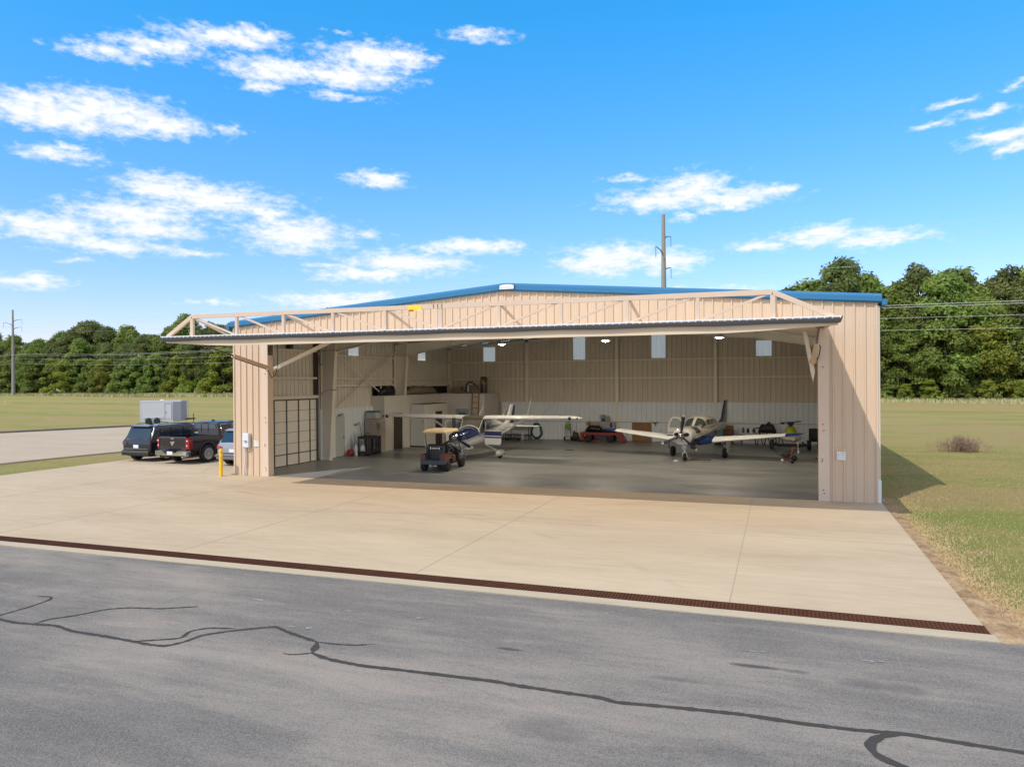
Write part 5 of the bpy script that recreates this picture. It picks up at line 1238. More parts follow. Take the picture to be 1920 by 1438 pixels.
    # nose gear
    mb = MB(); mb.b2(-.10, .10, -2.32, -2.16, .55, .86); mb.cyl((0, -2.22, .6), (0, -2.22, .38), .045); mb.tube([(.0, -2.22, .42), (.09, -2.22, .36), (.11, -2.20, .17)], .026, 6); mb.tube([(.0, -2.22, .42), (-.09, -2.22, .36), (-.11, -2.20, .17)], .026, 6); mb.build('nose_gear_leg', M_ACW, t)
    mb = MB(); mb.lathe([(.09, -.06), (.165, -.065), (.18, -.04), (.18, .04), (.165, .065), (.09, .06)], (0, -2.2, .18), 'X', 20); w_ = mb.build('wheel', M_TYRE, t)
    mb = MB(); mb.lathe([(0, -.05), (.09, -.055), (.09, .055), (0, .05)], (0, -2.2, .18), 'X', 14); mb.build('rim', M_STEEL, w_)
    for s in (-1, 1):
        mb = MB(); mb.prism([(-2.0, .80), (-1.3, .80), (-1.35, .52), (-1.95, .55)], s*.20, s*.212, 'X'); _fx(mb.build('gear_door', mat('door_navy', NAVY, .3), t))
    # fin and rudder
    mb = MB(); z_ = [(3.55, 1.9, 1.60, .09), (4.05, 1.35, 1.75, .08), (4.75, .70, 2.66, .05)]
    def finr(y, c, z, th): return [Vector((th*b, y+a*c, z)) for a, b in ((0, 0), (.1, .6), (.35, 1), (.75, .5), (1, .05), (1, -.05), (.75, -.5), (.35, -1), (.1, -.6))]
    mb.loft([finr(3.2, 2.15, 1.42, .09), finr(4.15, 1.30, 1.72, .08), finr(4.85, .72, 2.70, .05)]); _fx(mb.build('fin', mat('fin_navy', (.012, .018, .06), .3, var=.5, vscale=3, coat=.5), t))
    mb = MB(); mb.cyl((0, .6, 2.02), (0, .75, 2.30), .012, .006, 6); mb.build('antenna', M_ACW, t)
    # open cabin door on the starboard side (viewer's left), hinged forward, with window
    d = Vector((-1.0, -.18, 0)).normalized(); o_ = Vector((-.60, -.46, 0)); up = Vector((.16, 0, 1)).normalized()
    def D2(u, v, k=0.): return o_ + d*u + Vector((0, 0, 1))*v + Vector((-d.y, d.x, 0))*k
    out = [(0, .92), (0, 1.45), (.04, 1.75), (.14, 1.93), (.30, 2.0), (.52, 2.0), (.66, 1.93), (.74, 1.72), (.80, 1.45), (.82, .92)]
    inn = [(.10, 1.45), (.13, 1.70), (.20, 1.85), (.31, 1.91), (.50, 1.91), (.59, 1.85), (.66, 1.70), (.71, 1.45)]
    mb = MB(); f0 = [D2(u, v, -.02) for u, v in out]; f1 = [D2(u, v, .02) for u, v in out]
    top = out[1:9]; 
    for k in (-.02, .02):
        for i in range(len(top)-1):
            a, b = top[i], top[i+1]; c, e = inn[i], inn[i+1]
            mb.poly([D2(*a, k), D2(*b, k), D2(*e, k), D2(*c, k)])
        mb.poly([D2(u, v, k) for u, v in ((0, .92), (0, 1.45), (.10, 1.45), (.71, 1.45), (.80, 1.45), (.82, .92))], 0)
    mb.loft([f0, f1], False)
    DB = banded('door_paint', [(0, NAVY), (.50, CREAM), (.56, (.02, .02, .03)), (.585, CREAM), (.62, (.03, .03, .05)), (.635, CREAM)], 0, -.60)
    dr = _fx(mb.build('cabin_door', DB, t))
    mb = MB(); mb.poly([D2(u, v, .0) for u, v in inn]); mb.build('door_window', mat('door_glass', (.22, .24, .23), .08, spec=.8), dr)
    mb = MB(); mb.box((.2, -.55, 1.62), (.06, .06, .30), ry=.6); mb.build('headset', mat('lime_strap', (.45, .60, .05), .5), t)
bonanza()
def cessna():
    t = thing('high_wing_plane', 'blue and white high wing plane with both doors open', 'airplane', (7.1, 9.5, 0), math.radians(-3))
    WH = (.74, .74, .73); DB = (.010, .022, .095)
    PC = banded('cessna_paint', [(0, WH), (.47, (.10, .10, .11)), (.495, WH), (.53, DB), (.56, WH), (.585, DB)], -.13, -.76, 0)
    mb = MB(); F_ = [(-2.42, 1.14, .24, .16, .16), (-2.38, 1.12, .40, .26, .32), (-2.15, 1.10, .50, .33, .42), (-1.6, 1.10, .54, .40, .46), (-1.0, 1.12, .56, .46, .50), (-.75, 1.16, .57, .48, .52), (0, 1.18, .56, .50, .52), (1.0, 1.2, .50, .50, .46), (2.0, 1.24, .38, .42, .36), (3.2, 1.30, .22, .28, .26), (4.6, 1.36, .10, .14, .14)]
    mb.loft([ring(*f, n=28, p=2.4) for f in F_], True, 0, True); body = _fx(mb.build('fuselage', PC, t))
    # cowl top: dark blue with white edge arc
    mb = MB(); rows = []
    for (y, zc, hw, ht) in ((-2.30, 1.11, .46, .30), (-2.1, 1.10, .51, .345), (-1.6, 1.10, .545, .41), (-1.02, 1.12, .565, .47)):
        rows.append([Vector((hw*1.008*math.copysign(abs(math.cos(a))**(2/2.4), math.cos(a)), y, zc+ht*1.01*abs(math.sin(a))**(2/2.4))) for a in [PI*(.06+.88*i/14) for i in range(15)]])
    mb.loft(rows, False, closed=False, sm=True); mb.build('cowl_top', mat('cowl_navy', DB, .15, coat=1.0, var=.2), t)
    mb = MB(); mb.tube([(.60*math.cos(a), -.98, 1.28+.38*math.sin(a)) for a in [PI*(.02+.96*i/18) for i in range(19)]], .028, 6); mb.build('windshield_fairing', M_ACW, t)
    # cabin: windshield, roof, posts
    mb = MB(); mb.loft([[Vector((x, y, z)) for x, z in ((-.50, 1.38), (-.40, 1.58), (.40, 1.58), (.50, 1.38))] for y in (-.98,)] + [[Vector((x, y, z)) for x, z in ((-.53, 1.42), (-.55, 1.98), (.55, 1.98), (.53, 1.42))] for y in (-.52,)], False); mb.build('windshield', M_ACGL, t)
    mb = MB(); mb.poly([(-.53, -.55, 1.45), (.53, -.55, 1.45), (.55, -.40, 2.02), (-.55, -.40, 2.02)]); mb.poly([(-.40, -.99, 1.58), (.40, -.99, 1.58), (.54, -.45, 1.99), (-.54, -.45, 1.99)]); mb.build('windshield_glass', M_ACGL, t)
    mb = MB()
    for s in (-1, 1):
        mb.tube([(s*.52, -1.0, 1.40), (s*.55, -.50, 1.98)], .022, 6); mb.tube([(s*.55, .38, 1.5), (s*.55, .46, 2.0)], .03, 6)
    mb.b2(-.56, .56, -.46, 1.2, 1.97, 2.04); mb.loft([ring(.5, 1.62, .55, .42, .1, 20, 3), ring(1.3, 1.62, .46, .36, .1, 20, 2.6), ring(2.4, 1.56, .26, .12, .1, 20, 2.2)], True, 0, True); mb.build('cabin_frame', M_ACW, t)
    mb = MB(); mb.bbox((-.25, .1, 1.35), (.42, .12, .75), .05); mb.bbox((.25, .1, 1.35), (.42, .12, .75), .05); mb.build('seat', mat('seat_tan', (.16, .11, .07), .8), t)
    # wing in two panels with brown-grey centre section
    for s in (-1, 1):
        dz_ = .012
        mb = MB(); wing(mb, [(s*.60, -.62, 1.99, 1.55, .13), (s*3.0, -.62, 2.02, 1.52, .13), (s*5.0, -.50, 2.06, 1.12, .12)]); _fx(mb.build('wing', M_ACW, t))
        mb = MB(); wing(mb, [(s*5.002, -.50, 2.06, 1.125, .122), (s*5.30, -.44, 2.06, 1.0, .10), (s*5.46, -.25, 2.02, .7, .05)]); wt = _fx(mb.build('wing_tip', M_ACW, t))
        mb = MB(); mb.b2(min(s*5.05, s*5.14), max(s*5.05, s*5.14), -.53, -.40, 1.97, 2.12); mb.ball((s*5.42, -.30, 2.04), .05, 8); mb.build('tip_light', M_BLK, wt)
        mb = MB(); mb.beam((s*.62, -.15, .80), (s*2.62, -.10, 1.96), .05, .09); mb.build('wing_strut', M_ACW, t)
        # spring gear leg, wheel pant
        mb = MB(); mb.tube([(s*.45, 0, .66), (s*.8, 0, .50), (s*1.18, 0, .30)], [.05, .04, .035], 8); mb.build('main_gear_leg', M_ACW, t)
        mb = MB(); mb.loft([ring(-.42, .24, .03, .04, .04, 16), ring(-.34, .24, .10, .12, .11, 16), ring(-.18, .25, .14, .17, .15, 16), ring(0, .25, .145, .17, .15, 16), ring(.25, .26, .10, .13, .12, 16), ring(.50, .28, .03, .04, .04, 16)], True, 0, True)
        mb.v = [(x+s*1.25, y, z) for x, y, z in mb.v]; mb.build('wheel_pant', M_ACW, t)
        mb = MB(); mb.lathe([(.0, -.07), (.16, -.07), (.17, .0), (.16, .07), (0, .07)], (s*1.25, 0, .165), 'X', 20); mb.build('wheel', M_TYRE, t)
        # tailplane
        mb = MB(); wing(mb, [(s*.08, 3.9, 1.34, 1.0, .08), (s*1.62, 4.1, 1.34, .75, .07), (s*1.72, 4.25, 1.34, .45, .05)]); _fx(mb.build('tailplane', M_ACW, t))
        # open door, hinged at the front post and swung out to face forward
        x0, x1 = s*.60, s*1.56; y0 = -.42
        def P3(u, z, k=0): return Vector((x0+(x1-x0)*u, y0-.10*u+k, z))
        mb = MB()
        for k in (-.02, .02):
            mb.poly([P3(.04, .70, k), P3(.92, .70, k), P3(.98, .80, k), P3(1, 1.36, k), P3(0, 1.36, k), P3(0, .80, k)])
        o2 = [P3(.04, .70), P3(.92, .70), P3(.98, .80), P3(1, 1.36), P3(0, 1.36), P3(0, .80)]
        mb.loft([[p+Vector((0, -.02, 0)) for p in o2], [p+Vector((0, .02, 0)) for p in o2]], False)
        bd_ = banded('cessna_door_paint', [(0, WH), (.40, DB), (.48, WH), (.52, DB), (.60, (.02, .035, .12)), (.70, DB)], 0, -.62, 0, kx=.0) if s > 0 else M_ACW
        g_ = None
        dr = _fx(mb.build('cabin_door', bd_, t))
        mb = MB(); fr = [P3(.02, 1.38), P3(1, 1.38), P3(1.0, 1.78), P3(.94, 1.86), P3(.12, 1.88), P3(.06, 1.80)]
        mb.tube(fr, .03, 6, closed=True); fi = [P3(.12, 1.45), P3(.93, 1.43), P3(.93, 1.76), P3(.16, 1.80)]
        mb.tube(fi, .012, 5, closed=True); mb.build('door_frame', M_ACW, dr)
    mb = MB(); wing(mb, [(-.60, -.56, 1.985, 1.5, .12), (.60, -.56, 1.985, 1.5, .12)]); _fx(mb.build('centre_section', mat('centre_tan', (.12, .095, .07), .4), t))
    for x in (-.34, 1.02, 2.35):
        mb = MB(); mb.cyl((x, .9, 2.08), (x+.16, 1.2, 2.62 if x < 2 else 3.0), .012, .006, 5); mb.build('antenna', M_ACW, t)
    # nose: spinner, three blades, intakes, landing light
    mb = MB(); mb.lathe([(.0, -2.80), (.05, -2.785), (.10, -2.72), (.15, -2.60), (.17, -2.46)], (0, 0, 1.18), 'Y', 22); mb.build('spinner', M_SPIN, t)
    mb = MB(); mb.lathe([(.0, 0), (.17, 0), (.17, .03), (0, .03)], (0, -2.48, 1.18), 'Y', 20); pr = mb.build('propeller', M_PROP, t)
    blade3(pr, (0, -2.58, 1.18), 1.06, (math.radians(-1), math.radians(117), math.radians(238)), M_PROP, M_ACT)
    for s in (-1, 1):
        mb = MB(); mb.loft([ring(-2.42, 1.20, .09, .06, .06, 14, 2, s*.29), ring(-2.34, 1.20, .07, .05, .05, 14, 2, s*.29)], True, 0, True); mb.build('air_intake', M_UNDER, t)
    mb = MB(); mb.b2(-.12, .12, -2.425, -2.36, .88, .95); mb.build('air_filter', mat('filter_grey', (.18, .17, .16), .7), t)
    mb = MB(); mb.b2(.18, .42, -1.9, -1.4, .56, .68); mb.build('cowl_flap', M_ACW, t)
    # nose gear with pant
    mb = MB(); mb.cyl((0, -1.72, .70), (0, -1.74, .38), .035); mb.tube([(.05, -1.70, .52), (.12, -1.66, .42)], .012, 5); mb.build('nose_gear_leg', M_ACW, t)
    mb = MB(); mb.loft([ring(-2.08, .22, .03, .04, .04, 14), ring(-1.98, .23, .09, .12, .10, 14), ring(-1.75, .25, .12, .17, .13, 14), ring(-1.45, .26, .08, .11, .1, 14), ring(-1.25, .27, .02, .03, .03, 14)], True, 0, True)
    mb.build('nose_wheel_pant', banded('pant_paint', [(0, WH), (.50, (.28, .05, .03)), (.56, WH)], 0, .20), t)
    mb = MB(); mb.lathe([(.0, -.05), (.13, -.05), (.14, .0), (.13, .05), (0, .05)], (0, -1.74, .135), 'X', 18); mb.build('wheel', M_TYRE, t)
    # fin
    mb = MB()
    def finr(y, c, z, th): return [Vector((th*b, y+a*c, z)) for a, b in ((0, 0), (.1, .6), (.35, 1), (.75, .5), (1, .05), (1, -.05), (.75, -.5), (.35, -1), (.1, -.6))]
    mb.loft([finr(2.6, 2.0, 1.46, .06), finr(3.55, 1.15, 1.62, .07), finr(4.25, .72, 2.55, .05)]); _fx(mb.build('fin', M_ACW, t))
    mb = MB(); mb.loft([finr(3.98, .75, 1.50, .078), finr(4.62, .40, 2.50, .055)]); _fx(mb.build('rudder', mat('rudder_dark', (.03, .04, .07), .4), t))
cessna()
# ---------------------------------------------------------------- golf cart (front is +Y, rear faces the camera)
def golf_cart():
    t = thing('golf_cart', 'red golf cart with beige roof parked in front of the high wing plane', 'golf cart', (7.60, 3.20, 0), math.radians(3))
    RED = mat('cart_red', (.13, .022, .016), .35, coat=.6, var=.08); GR = mat('cart_grey_plastic', (.075, .08, .09), .6, var=.1); BK = M_BLK
    BE = mat('cart_roof_beige', (.62, .48, .28), .5, var=.05)
    mb = MB(); R_ = []   # rear body: grey lower cowl
    mb.loft([[Vector((x, y, z)) for x, z in ((-w_, .32), (-w_*1.02, .42), (-w_*.96, .50), (w_*.96, .50), (w_*1.02, .42), (w_, .32))] for y, w_ in ((-.02, .46), (.02, .54), (.35, .58), (.6, .58))]); _fx(mb.build('rear_bumper', GR, t))
    for s in (-1, 1):
        mb = MB(); mb.loft([[Vector((s*x, y, z)) for x, z in ((.40, .50), (.56, .50), (.575, .66), (.53, .76), (.40, .78))] for y in (.08, .14, .55, .95)]); _fx(mb.build('rear_fender', RED, t))
        mb = MB(); mb.bbox((s*.50, .06, .70), (.11, .04, .10), .02); mb.build('tail_light', M_TAIL, t)
        mb = MB(); mb.loft([[Vector((s*x, y, z)) for x, z in ((.40, .36), (.58, .36), (.585, .62), (.40, .68))] for y in (.95, 1.15, 1.30)]); _fx(mb.build('side_panel', RED, t))
        mb = MB(); mb.loft([[Vector((s*x, y, z)) for x, z in ((.35, .34), (.59, .34), (.59, zt), (.50, zt+.08), (.35, zt+.08))] for y, zt in ((1.98, .34), (2.05, .50), (2.35, .54), (2.55, .46), (2.62, .36))]); _fx(mb.build('front_fender', GR, t))
        for y, hx in ((.42, .22), (2.15, .22)):
            mb = MB(); mb.lathe([(.12, -.10), (.215, -.10), (.23, -.06), (.23, .06), (.215, .10), (.12, .10)], (s*.52, y, .23), 'X', 22); w_ = mb.build('wheel', M_TYRE, t)
            mb = MB(); mb.lathe([(0, -.03), (.05, -.05), (.07, -.02), (.12, -.06), (.135, -.06), (.135, .06), (.12, .06), (.07, .02), (.05, .05), (0, .03)], (s*(.555), y, .23), 'X', 18); mb.build('rim', M_ALLOY, w_)
        mb = MB(); mb.tube([(s*.44, .50, .85), (s*.45, .42, 1.35), (s*.46, .40, 1.66)], .018, 8); mb.build('roof_post', BK, t)
        mb = MB(); mb.tube([(s*.46, 2.25, .75), (s*.47, 2.0, 1.1), (s*.48, 1.75, 1.66)], .018, 8); mb.build('roof_post', BK, t)
    mb = MB(); mb.b2(-.36, .36, .10, .56, .34, .40); mb.b2(-.36, .36, .52, .60, .36, 1.0); mb.b2(-.40, -.34, .06, .6, .36, .72); mb.b2(.34, .40, .06, .6, .36, .72); mb.build('bag_well', GR, t)
    mb = MB(); mb.bbox((0, .42, 1.04), (.80, .10, .10), .03); mb.bbox((-.38, .42, .92), (.10, .12, .34), .03); mb.bbox((.38, .42, .92), (.10, .12, .34), .03); mb.build('bag_rack', GR, t)
    mb = MB(); mb.bbox((0, .34, .98), (.30, .03, .05), .01); mb.box((-.20, .35, .98), (.04, .03, .1)); mb.box((.20, .35, .98), (.04, .03, .1)); mb.build('rack_clasp', M_CHROME, t)
    mb = MB()
    for x in (-.18, .0, .17): mb.tube([(x, .36, .98), (x+.01, .30, .8), (x-.01, .2, .5)], .014, 5)
    mb.build('bag_strap', BK, t)
    mb = MB(); mb.bbox((0, .72, .92), (.98, .12, .42), .05); b_ = mb.build('seat_back', BK, t)
    mb = MB(); mb.bbox((0, 1.05, .70), (1.0, .52, .12), .05); mb.build('seat', BK, t)
    mb = MB(); mb.tube([(.50, .62, .78), (.54, .8, .98), (.55, 1.0, .96), (.54, 1.2, .80)], .02, 6); mb.tube([(-.50, .62, .78), (-.54, .8, .98), (-.55, 1.0, .96), (-.54, 1.2, .80)], .02, 6); mb.build('arm_rail', mat('rail_tan', (.20, .15, .10), .5), t)
    mb = MB(); mb.loft([[Vector((x, y, z)) for x, z in ((-.42, .40), (-.44, .80), (-.3, .92), (.3, .92), (.44, .80), (.42, .40))] for y in (1.95, 2.15)] + [[Vector((x, 2.75, z)) for x, z in ((-.36, .40), (-.36, .52), (-.25, .58), (.25, .58), (.36, .52), (.36, .40))]]); _fx(mb.build('dashboard', BK, t))
    mb = MB(); mb.tube([(.25+.16*math.cos(a), 1.72+.06*math.sin(a), 1.02+.14*math.sin(a)) for a in [2*PI*i/16 for i in range(16)]], .014, 6, closed=True); mb.tube([(.25, 1.72, 1.02), (.25, 1.98, .85)], .018, 6); mb.build('steering_wheel', BK, t)
    mb = MB(); mb.b2(-.48, .48, .2, 2.6, .26, .33); mb.build('floor_pan', M_UNDER, t)
    rg = []
    for y, w_, z0, z1 in ((.16, .46, 1.655, 1.69), (.20, .53, 1.64, 1.73), (.5, .55, 1.64, 1.78), (1.5, .55, 1.64, 1.79), (1.85, .53, 1.64, 1.76), (1.93, .46, 1.655, 1.70)):
        rg.append([Vector((-w_, y, z0)), Vector((-w_*.98, y, z0+.05)), Vector((-w_*.8, y, z1)), Vector((w_*.8, y, z1)), Vector((w_*.98, y, z0+.05)), Vector((w_, y, z0))])
    mb = MB(); mb.loft(rg); _fx(mb.build('roof', BE, t))
    mb = MB(); mb.box((-.06, .0, .28), (.05, .08, .06)); mb.box((.18, .0, .27), (.10, .05, .05)); mb.build('tow_hitch', M_CHROME, t)
golf_cart()
# ---------------------------------------------------------------- rooms and loft inside the hangar
M_WALLW = mat('room_wall_white', (.66, .62, .56), .7, var=.03, vscale=2); M_WALLB = mat('room_trim_offwhite', (.60, .57, .52), .7, var=.03)  # second tone: slightly darker off-white for loft floor and door frames
M_DRB = mat('dark_brown_door', (.055, .038, .026), .5, var=.25, vscale=4, stretch=(1, 1, .3)); M_WOOD = mat('ladder_wood', (.34, .19, .09), .6, var=.25, vscale=4)
ro = thing('storage_room', 'white walled storage rooms in the left back corner of the hangar', 'room', (0, 11, 0))
def rp(mb, name, m_, parent=None, label=None):
    o = mb.build(name, m_, parent or ro, label=label)
    if parent is None: o.location = (0, -11, 0)
    return o
mb = MB(); mb.b2(.03, .87, 11.0, 18.5, .0, 3.04); mb.b2(.03, 3.82, 18.5, D-.27, 0, 3.04)
rp(mb, 'wall', M_WALLW)
mb = MB(); mb.b2(.0, .90, 10.97, 18.47, 3.04, 3.08); mb.b2(.0, 3.86, 18.47, D-.27, 3.04, 3.081); rp(mb, 'loft_floor', M_WALLB)
def door_x(x, y0, y1, h, m_, frame=True):
    mb = MB(); mb.b2(x, x+.03, y0, y1, .01, h); d_ = rp(mb, 'door', m_)
    if frame:
        mb = MB(); mb.b2(x, x+.045, y0-.07, y0, 0, h+.07); mb.b2(x, x+.045, y1, y1+.07, 0, h+.07); mb.b2(x, x+.045, y0, y1, h, h+.07); rp(mb, 'door_frame', M_WALLB, d_)
    mb = MB(); mb.b2(x+.03, x+.038, y0+.12, y0+(y1-y0)*.46, .2, .9); mb.b2(x+.03, x+.038, y0+(y1-y0)*.54, y1-.12, .2, .9); mb.b2(x+.03, x+.038, y0+.12, y1-.12, 1.05, h-.15); rp(mb, 'door_panel', m_, d_)
    mb = MB(); mb.cyl((x+.03, y1-.08, .98), (x+.09, y1-.08, .98), .025); rp(mb, 'door_handle', M_STEEL, d_)
door_x(.872, 11.95, 13.0, 2.05, M_DRB)
mb = MB(); mb.b2(.9, 1.88, 14.0, 17.2, .06, 2.50); mb.b2(.9, 1.86, 14.02, 17.18, 0, .06); rp(mb, 'closet', M_WALLW)
mb = MB(); mb.b2(.95, 1.84, 14.06, 17.1, 2.50, 2.53); rp(mb, 'closet_top', mat('closet_open_top', (.11, .06, .035), .8))  # dark brown sheet stands in for the open closet top
mb = MB(); mb.b2(.93, 1.84, 13.965, 13.998, .08, 2.46); cd = rp(mb, 'sliding_panel', mat('panel_pale', (.60, .60, .58), .5))
mb = MB(); mb.b2(1.72, 1.82, 13.945, 13.965, 1.45, 1.56); mb.b2(1.72, 1.82, 13.945, 13.965, 1.85, 1.95); rp(mb, 'hinge', M_STEEL, cd)
mb = MB(); mb.b2(.9, 1.86, 13.97, 14.02, .0, .06); rp(mb, 'gap_shade_strip', M_UNDER)  # black strip painted in for the shade of the gap under the panel
door_x(1.883, 15.3, 16.25, 2.05, M_DRB)
# blue framed glass door facing the camera
mb = MB(); mb.b2(1.85, 2.75, 18.46, 18.495, 0, 2.1); bd2 = rp(mb, 'door', mat('pale_blue_frame', (.30, .37, .44), .5))
mb = MB(); mb.b2(2.05, 2.55, 18.445, 18.459, .9, 1.85); rp(mb, 'door_glass', mat('door_pane', (.16, .17, .15), .1, spec=.8), bd2)
# things on the loft
def single(name, mb, m_, label, cat, group=None, fix=False):
    o = mb.build(name, m_)
    if fix: _fx(o)
    return tag(o, label, cat, group)
r5 = random.Random(5)
def lumpy(x0, x1, y0, y1, z0, h, n=8, seed=1, along='y'):
    mb = MB(); r = random.Random(seed); rings = []
    L_ = (y1-y0) if along == 'y' else (x1-x0)
    for i in range(n+1):
        t = i/n; e = min(1, 4*t+.12, 4*(1-t)+.12)**.6; hh = h*e*r.uniform(.82, 1.1); ww = ((x1-x0) if along == 'y' else (y1-y0))*.5*e*r.uniform(.9, 1.05); ring_ = []
        for k in range(12):
            a = 2*PI*k/12; u = math.cos(a)*ww*r.uniform(.93, 1.05); v = z0+hh*.5*(1+math.sin(a)*r.uniform(.95, 1.05))
            v = max(v, z0)
            ring_.append(Vector(((x0+x1)/2+u, y0+L_*t, v)) if along == 'y' else Vector((x0+L_*t, (y0+y1)/2+u, v)))
        rings.append(ring_)
    mb.loft(rings, True, 0, True); return mb
M_TARP = mat('black_tarp', (.012, .012, .015), .35, var=.5, vscale=3, bump=.6, bscale=6)
single('tarp', lumpy(.10, .72, 11.15, 12.95, 3.085, .55, 9, 3), M_TARP, 'black tarp bundle on the loft left of the second steel column', 'tarp')
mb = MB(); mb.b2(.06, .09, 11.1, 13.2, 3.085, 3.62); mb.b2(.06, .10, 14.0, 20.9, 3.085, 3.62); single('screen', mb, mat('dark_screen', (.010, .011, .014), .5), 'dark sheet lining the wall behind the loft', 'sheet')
single('insulation_roll', lumpy(.22, .80, 14.05, 18.3, 3.085, .50, 12, 6), mat('foil_roll', (.30, .235, .16), .35, .25, var=.4, vscale=2.5, bump=.8, bscale=5), 'long brown foil insulation roll lying on the loft', 'insulation roll')
single('cardboard_box', MB().bbox((1.1, 20.5, 3.30), (.65, .4, .42), .01), mat('cardboard', (.38, .27, .17), .8), 'cardboard box on the loft beside the insulation roll', 'box')
single('sack', lumpy(1.6, 2.5, 19.2, 19.7, 3.085, .18, 6, 9, 'x'), mat('sack_tan', (.36, .26, .17), .9), 'flat tan sack lying on the loft edge', 'sack')
t = thing('loft_machine', 'grey boxy machine with black hose on the loft', 'machine', (2.55, 19.3, 3.085))
mb = MB(); mb.bbox((.15, 0, .26), (.75, .4, .52), .03); mb.build('housing', mat('machine_grey', (.17, .17, .165), .5), t)
mb = MB(); mb.tube([(-.35, -.1, .1), (-.25, -.1, .55), (-.05, -.1, .72), (.2, -.1, .68), (.4, -.1, .5)], .05, 8); mb.build('hose', M_BLK, t)
mb = MB(); mb.b2(-.12, -.04, -.23, -.2, .1, .5); mb.build('light_strip', M_WHITE, t)
t = thing('water_tank', 'tall dark tank with straps standing on the loft edge', 'tank', (3.52, 19.2, 3.085))
mb = MB(); mb.lathe([(.20, .0), (.21, .06), (.21, .98), (.17, 1.06), (.0, 1.09)], n=20); mb.build('tank', mat('tank_dark', (.07, .065, .06), .35, .3), t)
mb = MB(); mb.tube([(-.26, 0, 0), (-.26, 0, 1.02), (.26, 0, 1.02), (.26, 0, 0)], .016, 6); mb.lathe([(.215, .62), (.215, .66)]); mb.build('strap_frame', M_WOOD, t)
mb = MB(); mb.box((.02, -.22, .72), (.12, .02, .22)); mb.box((-.09, -.20, .86), (.06, .02, .08)); mb.build('label', mat('tank_label', (.35, .27, .08), .6), t)
t = thing('ladder', 'wooden ladder leaning up to the loft edge', 'ladder', (3.30, 18.38, 0))
mb = MB()
for s in (-1, 1):
    mb = MB(); mb.beam((s*.22, -.32, .0), (s*.22, .04, 3.9 if s < 0 else 3.35), .045, .09); mb.build('rail', M_WOOD, t)
for k in range(9):
    z = .35+k*.36; mb = MB(); mb.beam((-.22, -.29+z*.092, z), (.22, -.29+z*.092, z), .06, .04); mb.build('rung', M_WOOD, t)
mb = MB(); mb.tube([(.40, 9.9, 4.45), (.45, 10.5, 4.62), (.45, 11.2, 4.55), (.45, 11.35, 4.3), (.45, 11.35, 3.1)], .022, 6); o = hp(mb, 'conduit', M_FRAME)
# beige cabinet and boxes by the left liner wall
t = thing('tall_cabinet', 'tall beige cabinet standing against the storage room wall', 'cabinet', (.66, 10.35, 0))
M_CABB = mat('cabinet_beige', (.40, .345, .28), .6, var=.05)
mb = MB(); mb.bbox((0, 0, .92), (.75, .9, 1.84), .01); mb.build('cabinet_body', M_CABB, t)
mb = MB(); mb.b2(-.36, -.02, -.47, -.452, .05, 1.78); mb.build('cabinet_door', M_CABB, t); mb = MB(); mb.b2(.02, .36, -.47, -.452, .05, 1.78); mb.build('cabinet_door', M_CABB, t)
mb = MB(); mb.b2(-.28, -.08, -.485, -.47, 1.05, 1.09); mb.build('handle', M_BLK, t)
single('storage_box', MB().bbox((.62, 10.2, 2.03), (.60, .45, .34), .02), mat('box_white_grey', (.45, .47, .47), .5), 'pale storage box with clutter on top of the beige cabinet', 'box')
single('box_lid', MB().bbox((.62, 10.2, 2.245), (.64, .48, .08), .02), mat('teal_lid', (.02, .17, .20), .5), 'teal tray lying on the storage box', 'tray')
t = thing('utility_cart', 'black utility cart with open shelves by the left wall', 'cart', (1.0, 8.95, 0), math.radians(8))
M_CARTK = mat('cart_dark', (.045, .042, .055), .5, var=.2)
for z, nm in ((.12, 'lower_shelf'), (.88, 'top_tray')):
    mb = MB(); mb.b2(-.30, .30, -.52, .52, z, z+.05); mb.b2(-.32, -.29, -.54, .54, z, z+.12); mb.b2(.29, .32, -.54, .54, z, z+.12); mb.b2(-.29, .29, -.54, -.51, z, z+.12); mb.b2(-.29, .29, .51, .54, z, z+.12); mb.build(nm, M_CARTK, t)
for x in (-.28, .28):
    for y in (-.49, .49):
        mb = MB(); mb.b2(x-.03, x+.03, y-.03, y+.03, .1, .9); mb.build('post', M_CARTK, t)
        mb = MB(); mb.lathe([(0, -.02), (.05, -.02), (.05, .02), (0, .02)], (x, y, .05), 'X', 12); mb.build('caster', M_BLK, t)
single('rolling_shelf', MB().b2(.78, 1.22, 9.7, 10.0, .10, .13).b2(.78, 1.22, 9.7, 10.0, .52, .55).b2(.78, 1.22, 9.7, 10.0, .88, .90).b2(.78, .81, 9.7, 10.0, 0, .95).b2(1.19, 1.22, 9.7, 10.0, 0, .95), M_CARTK, 'dark slatted shelf rack standing behind the utility cart', 'shelf rack')
single('bottle', MB().lathe([(.035, 0), (.035, .14), (.015, .18), (.015, .22)], (1.1, 8.6, .935)), M_BLK, 'small dark bottle standing on the utility cart', 'bottle')
single('gas_can', lumpy(.26, .62, 7.95, 8.35, .0, .36, 6, 12), mat('gas_red', (.33, .035, .025), .5), 'rounded red fuel can on the floor by the left wall', 'fuel can')
t = thing('sprayer_jug', 'white sprayer jug with nozzle beside the red fuel can', 'jug', (.62, 8.45, 0))
mb = MB(); mb.lathe([(.12, 0), (.13, .05), (.13, .42), (.08, .52), (.05, .58), (.0, .60)], n=16); mb.build('jug', M_WHITE, t)
mb = MB(); mb.tube([(0, 0, .58), (-.08, -.04, .72), (-.2, -.04, .85), (-.24, 0, .98)], .016, 6); mb.build('nozzle', M_WHITE, t)
t = thing('propane_jug', 'white jug sitting on the lower shelf of the utility cart', 'jug', (.90, 8.62, .175))
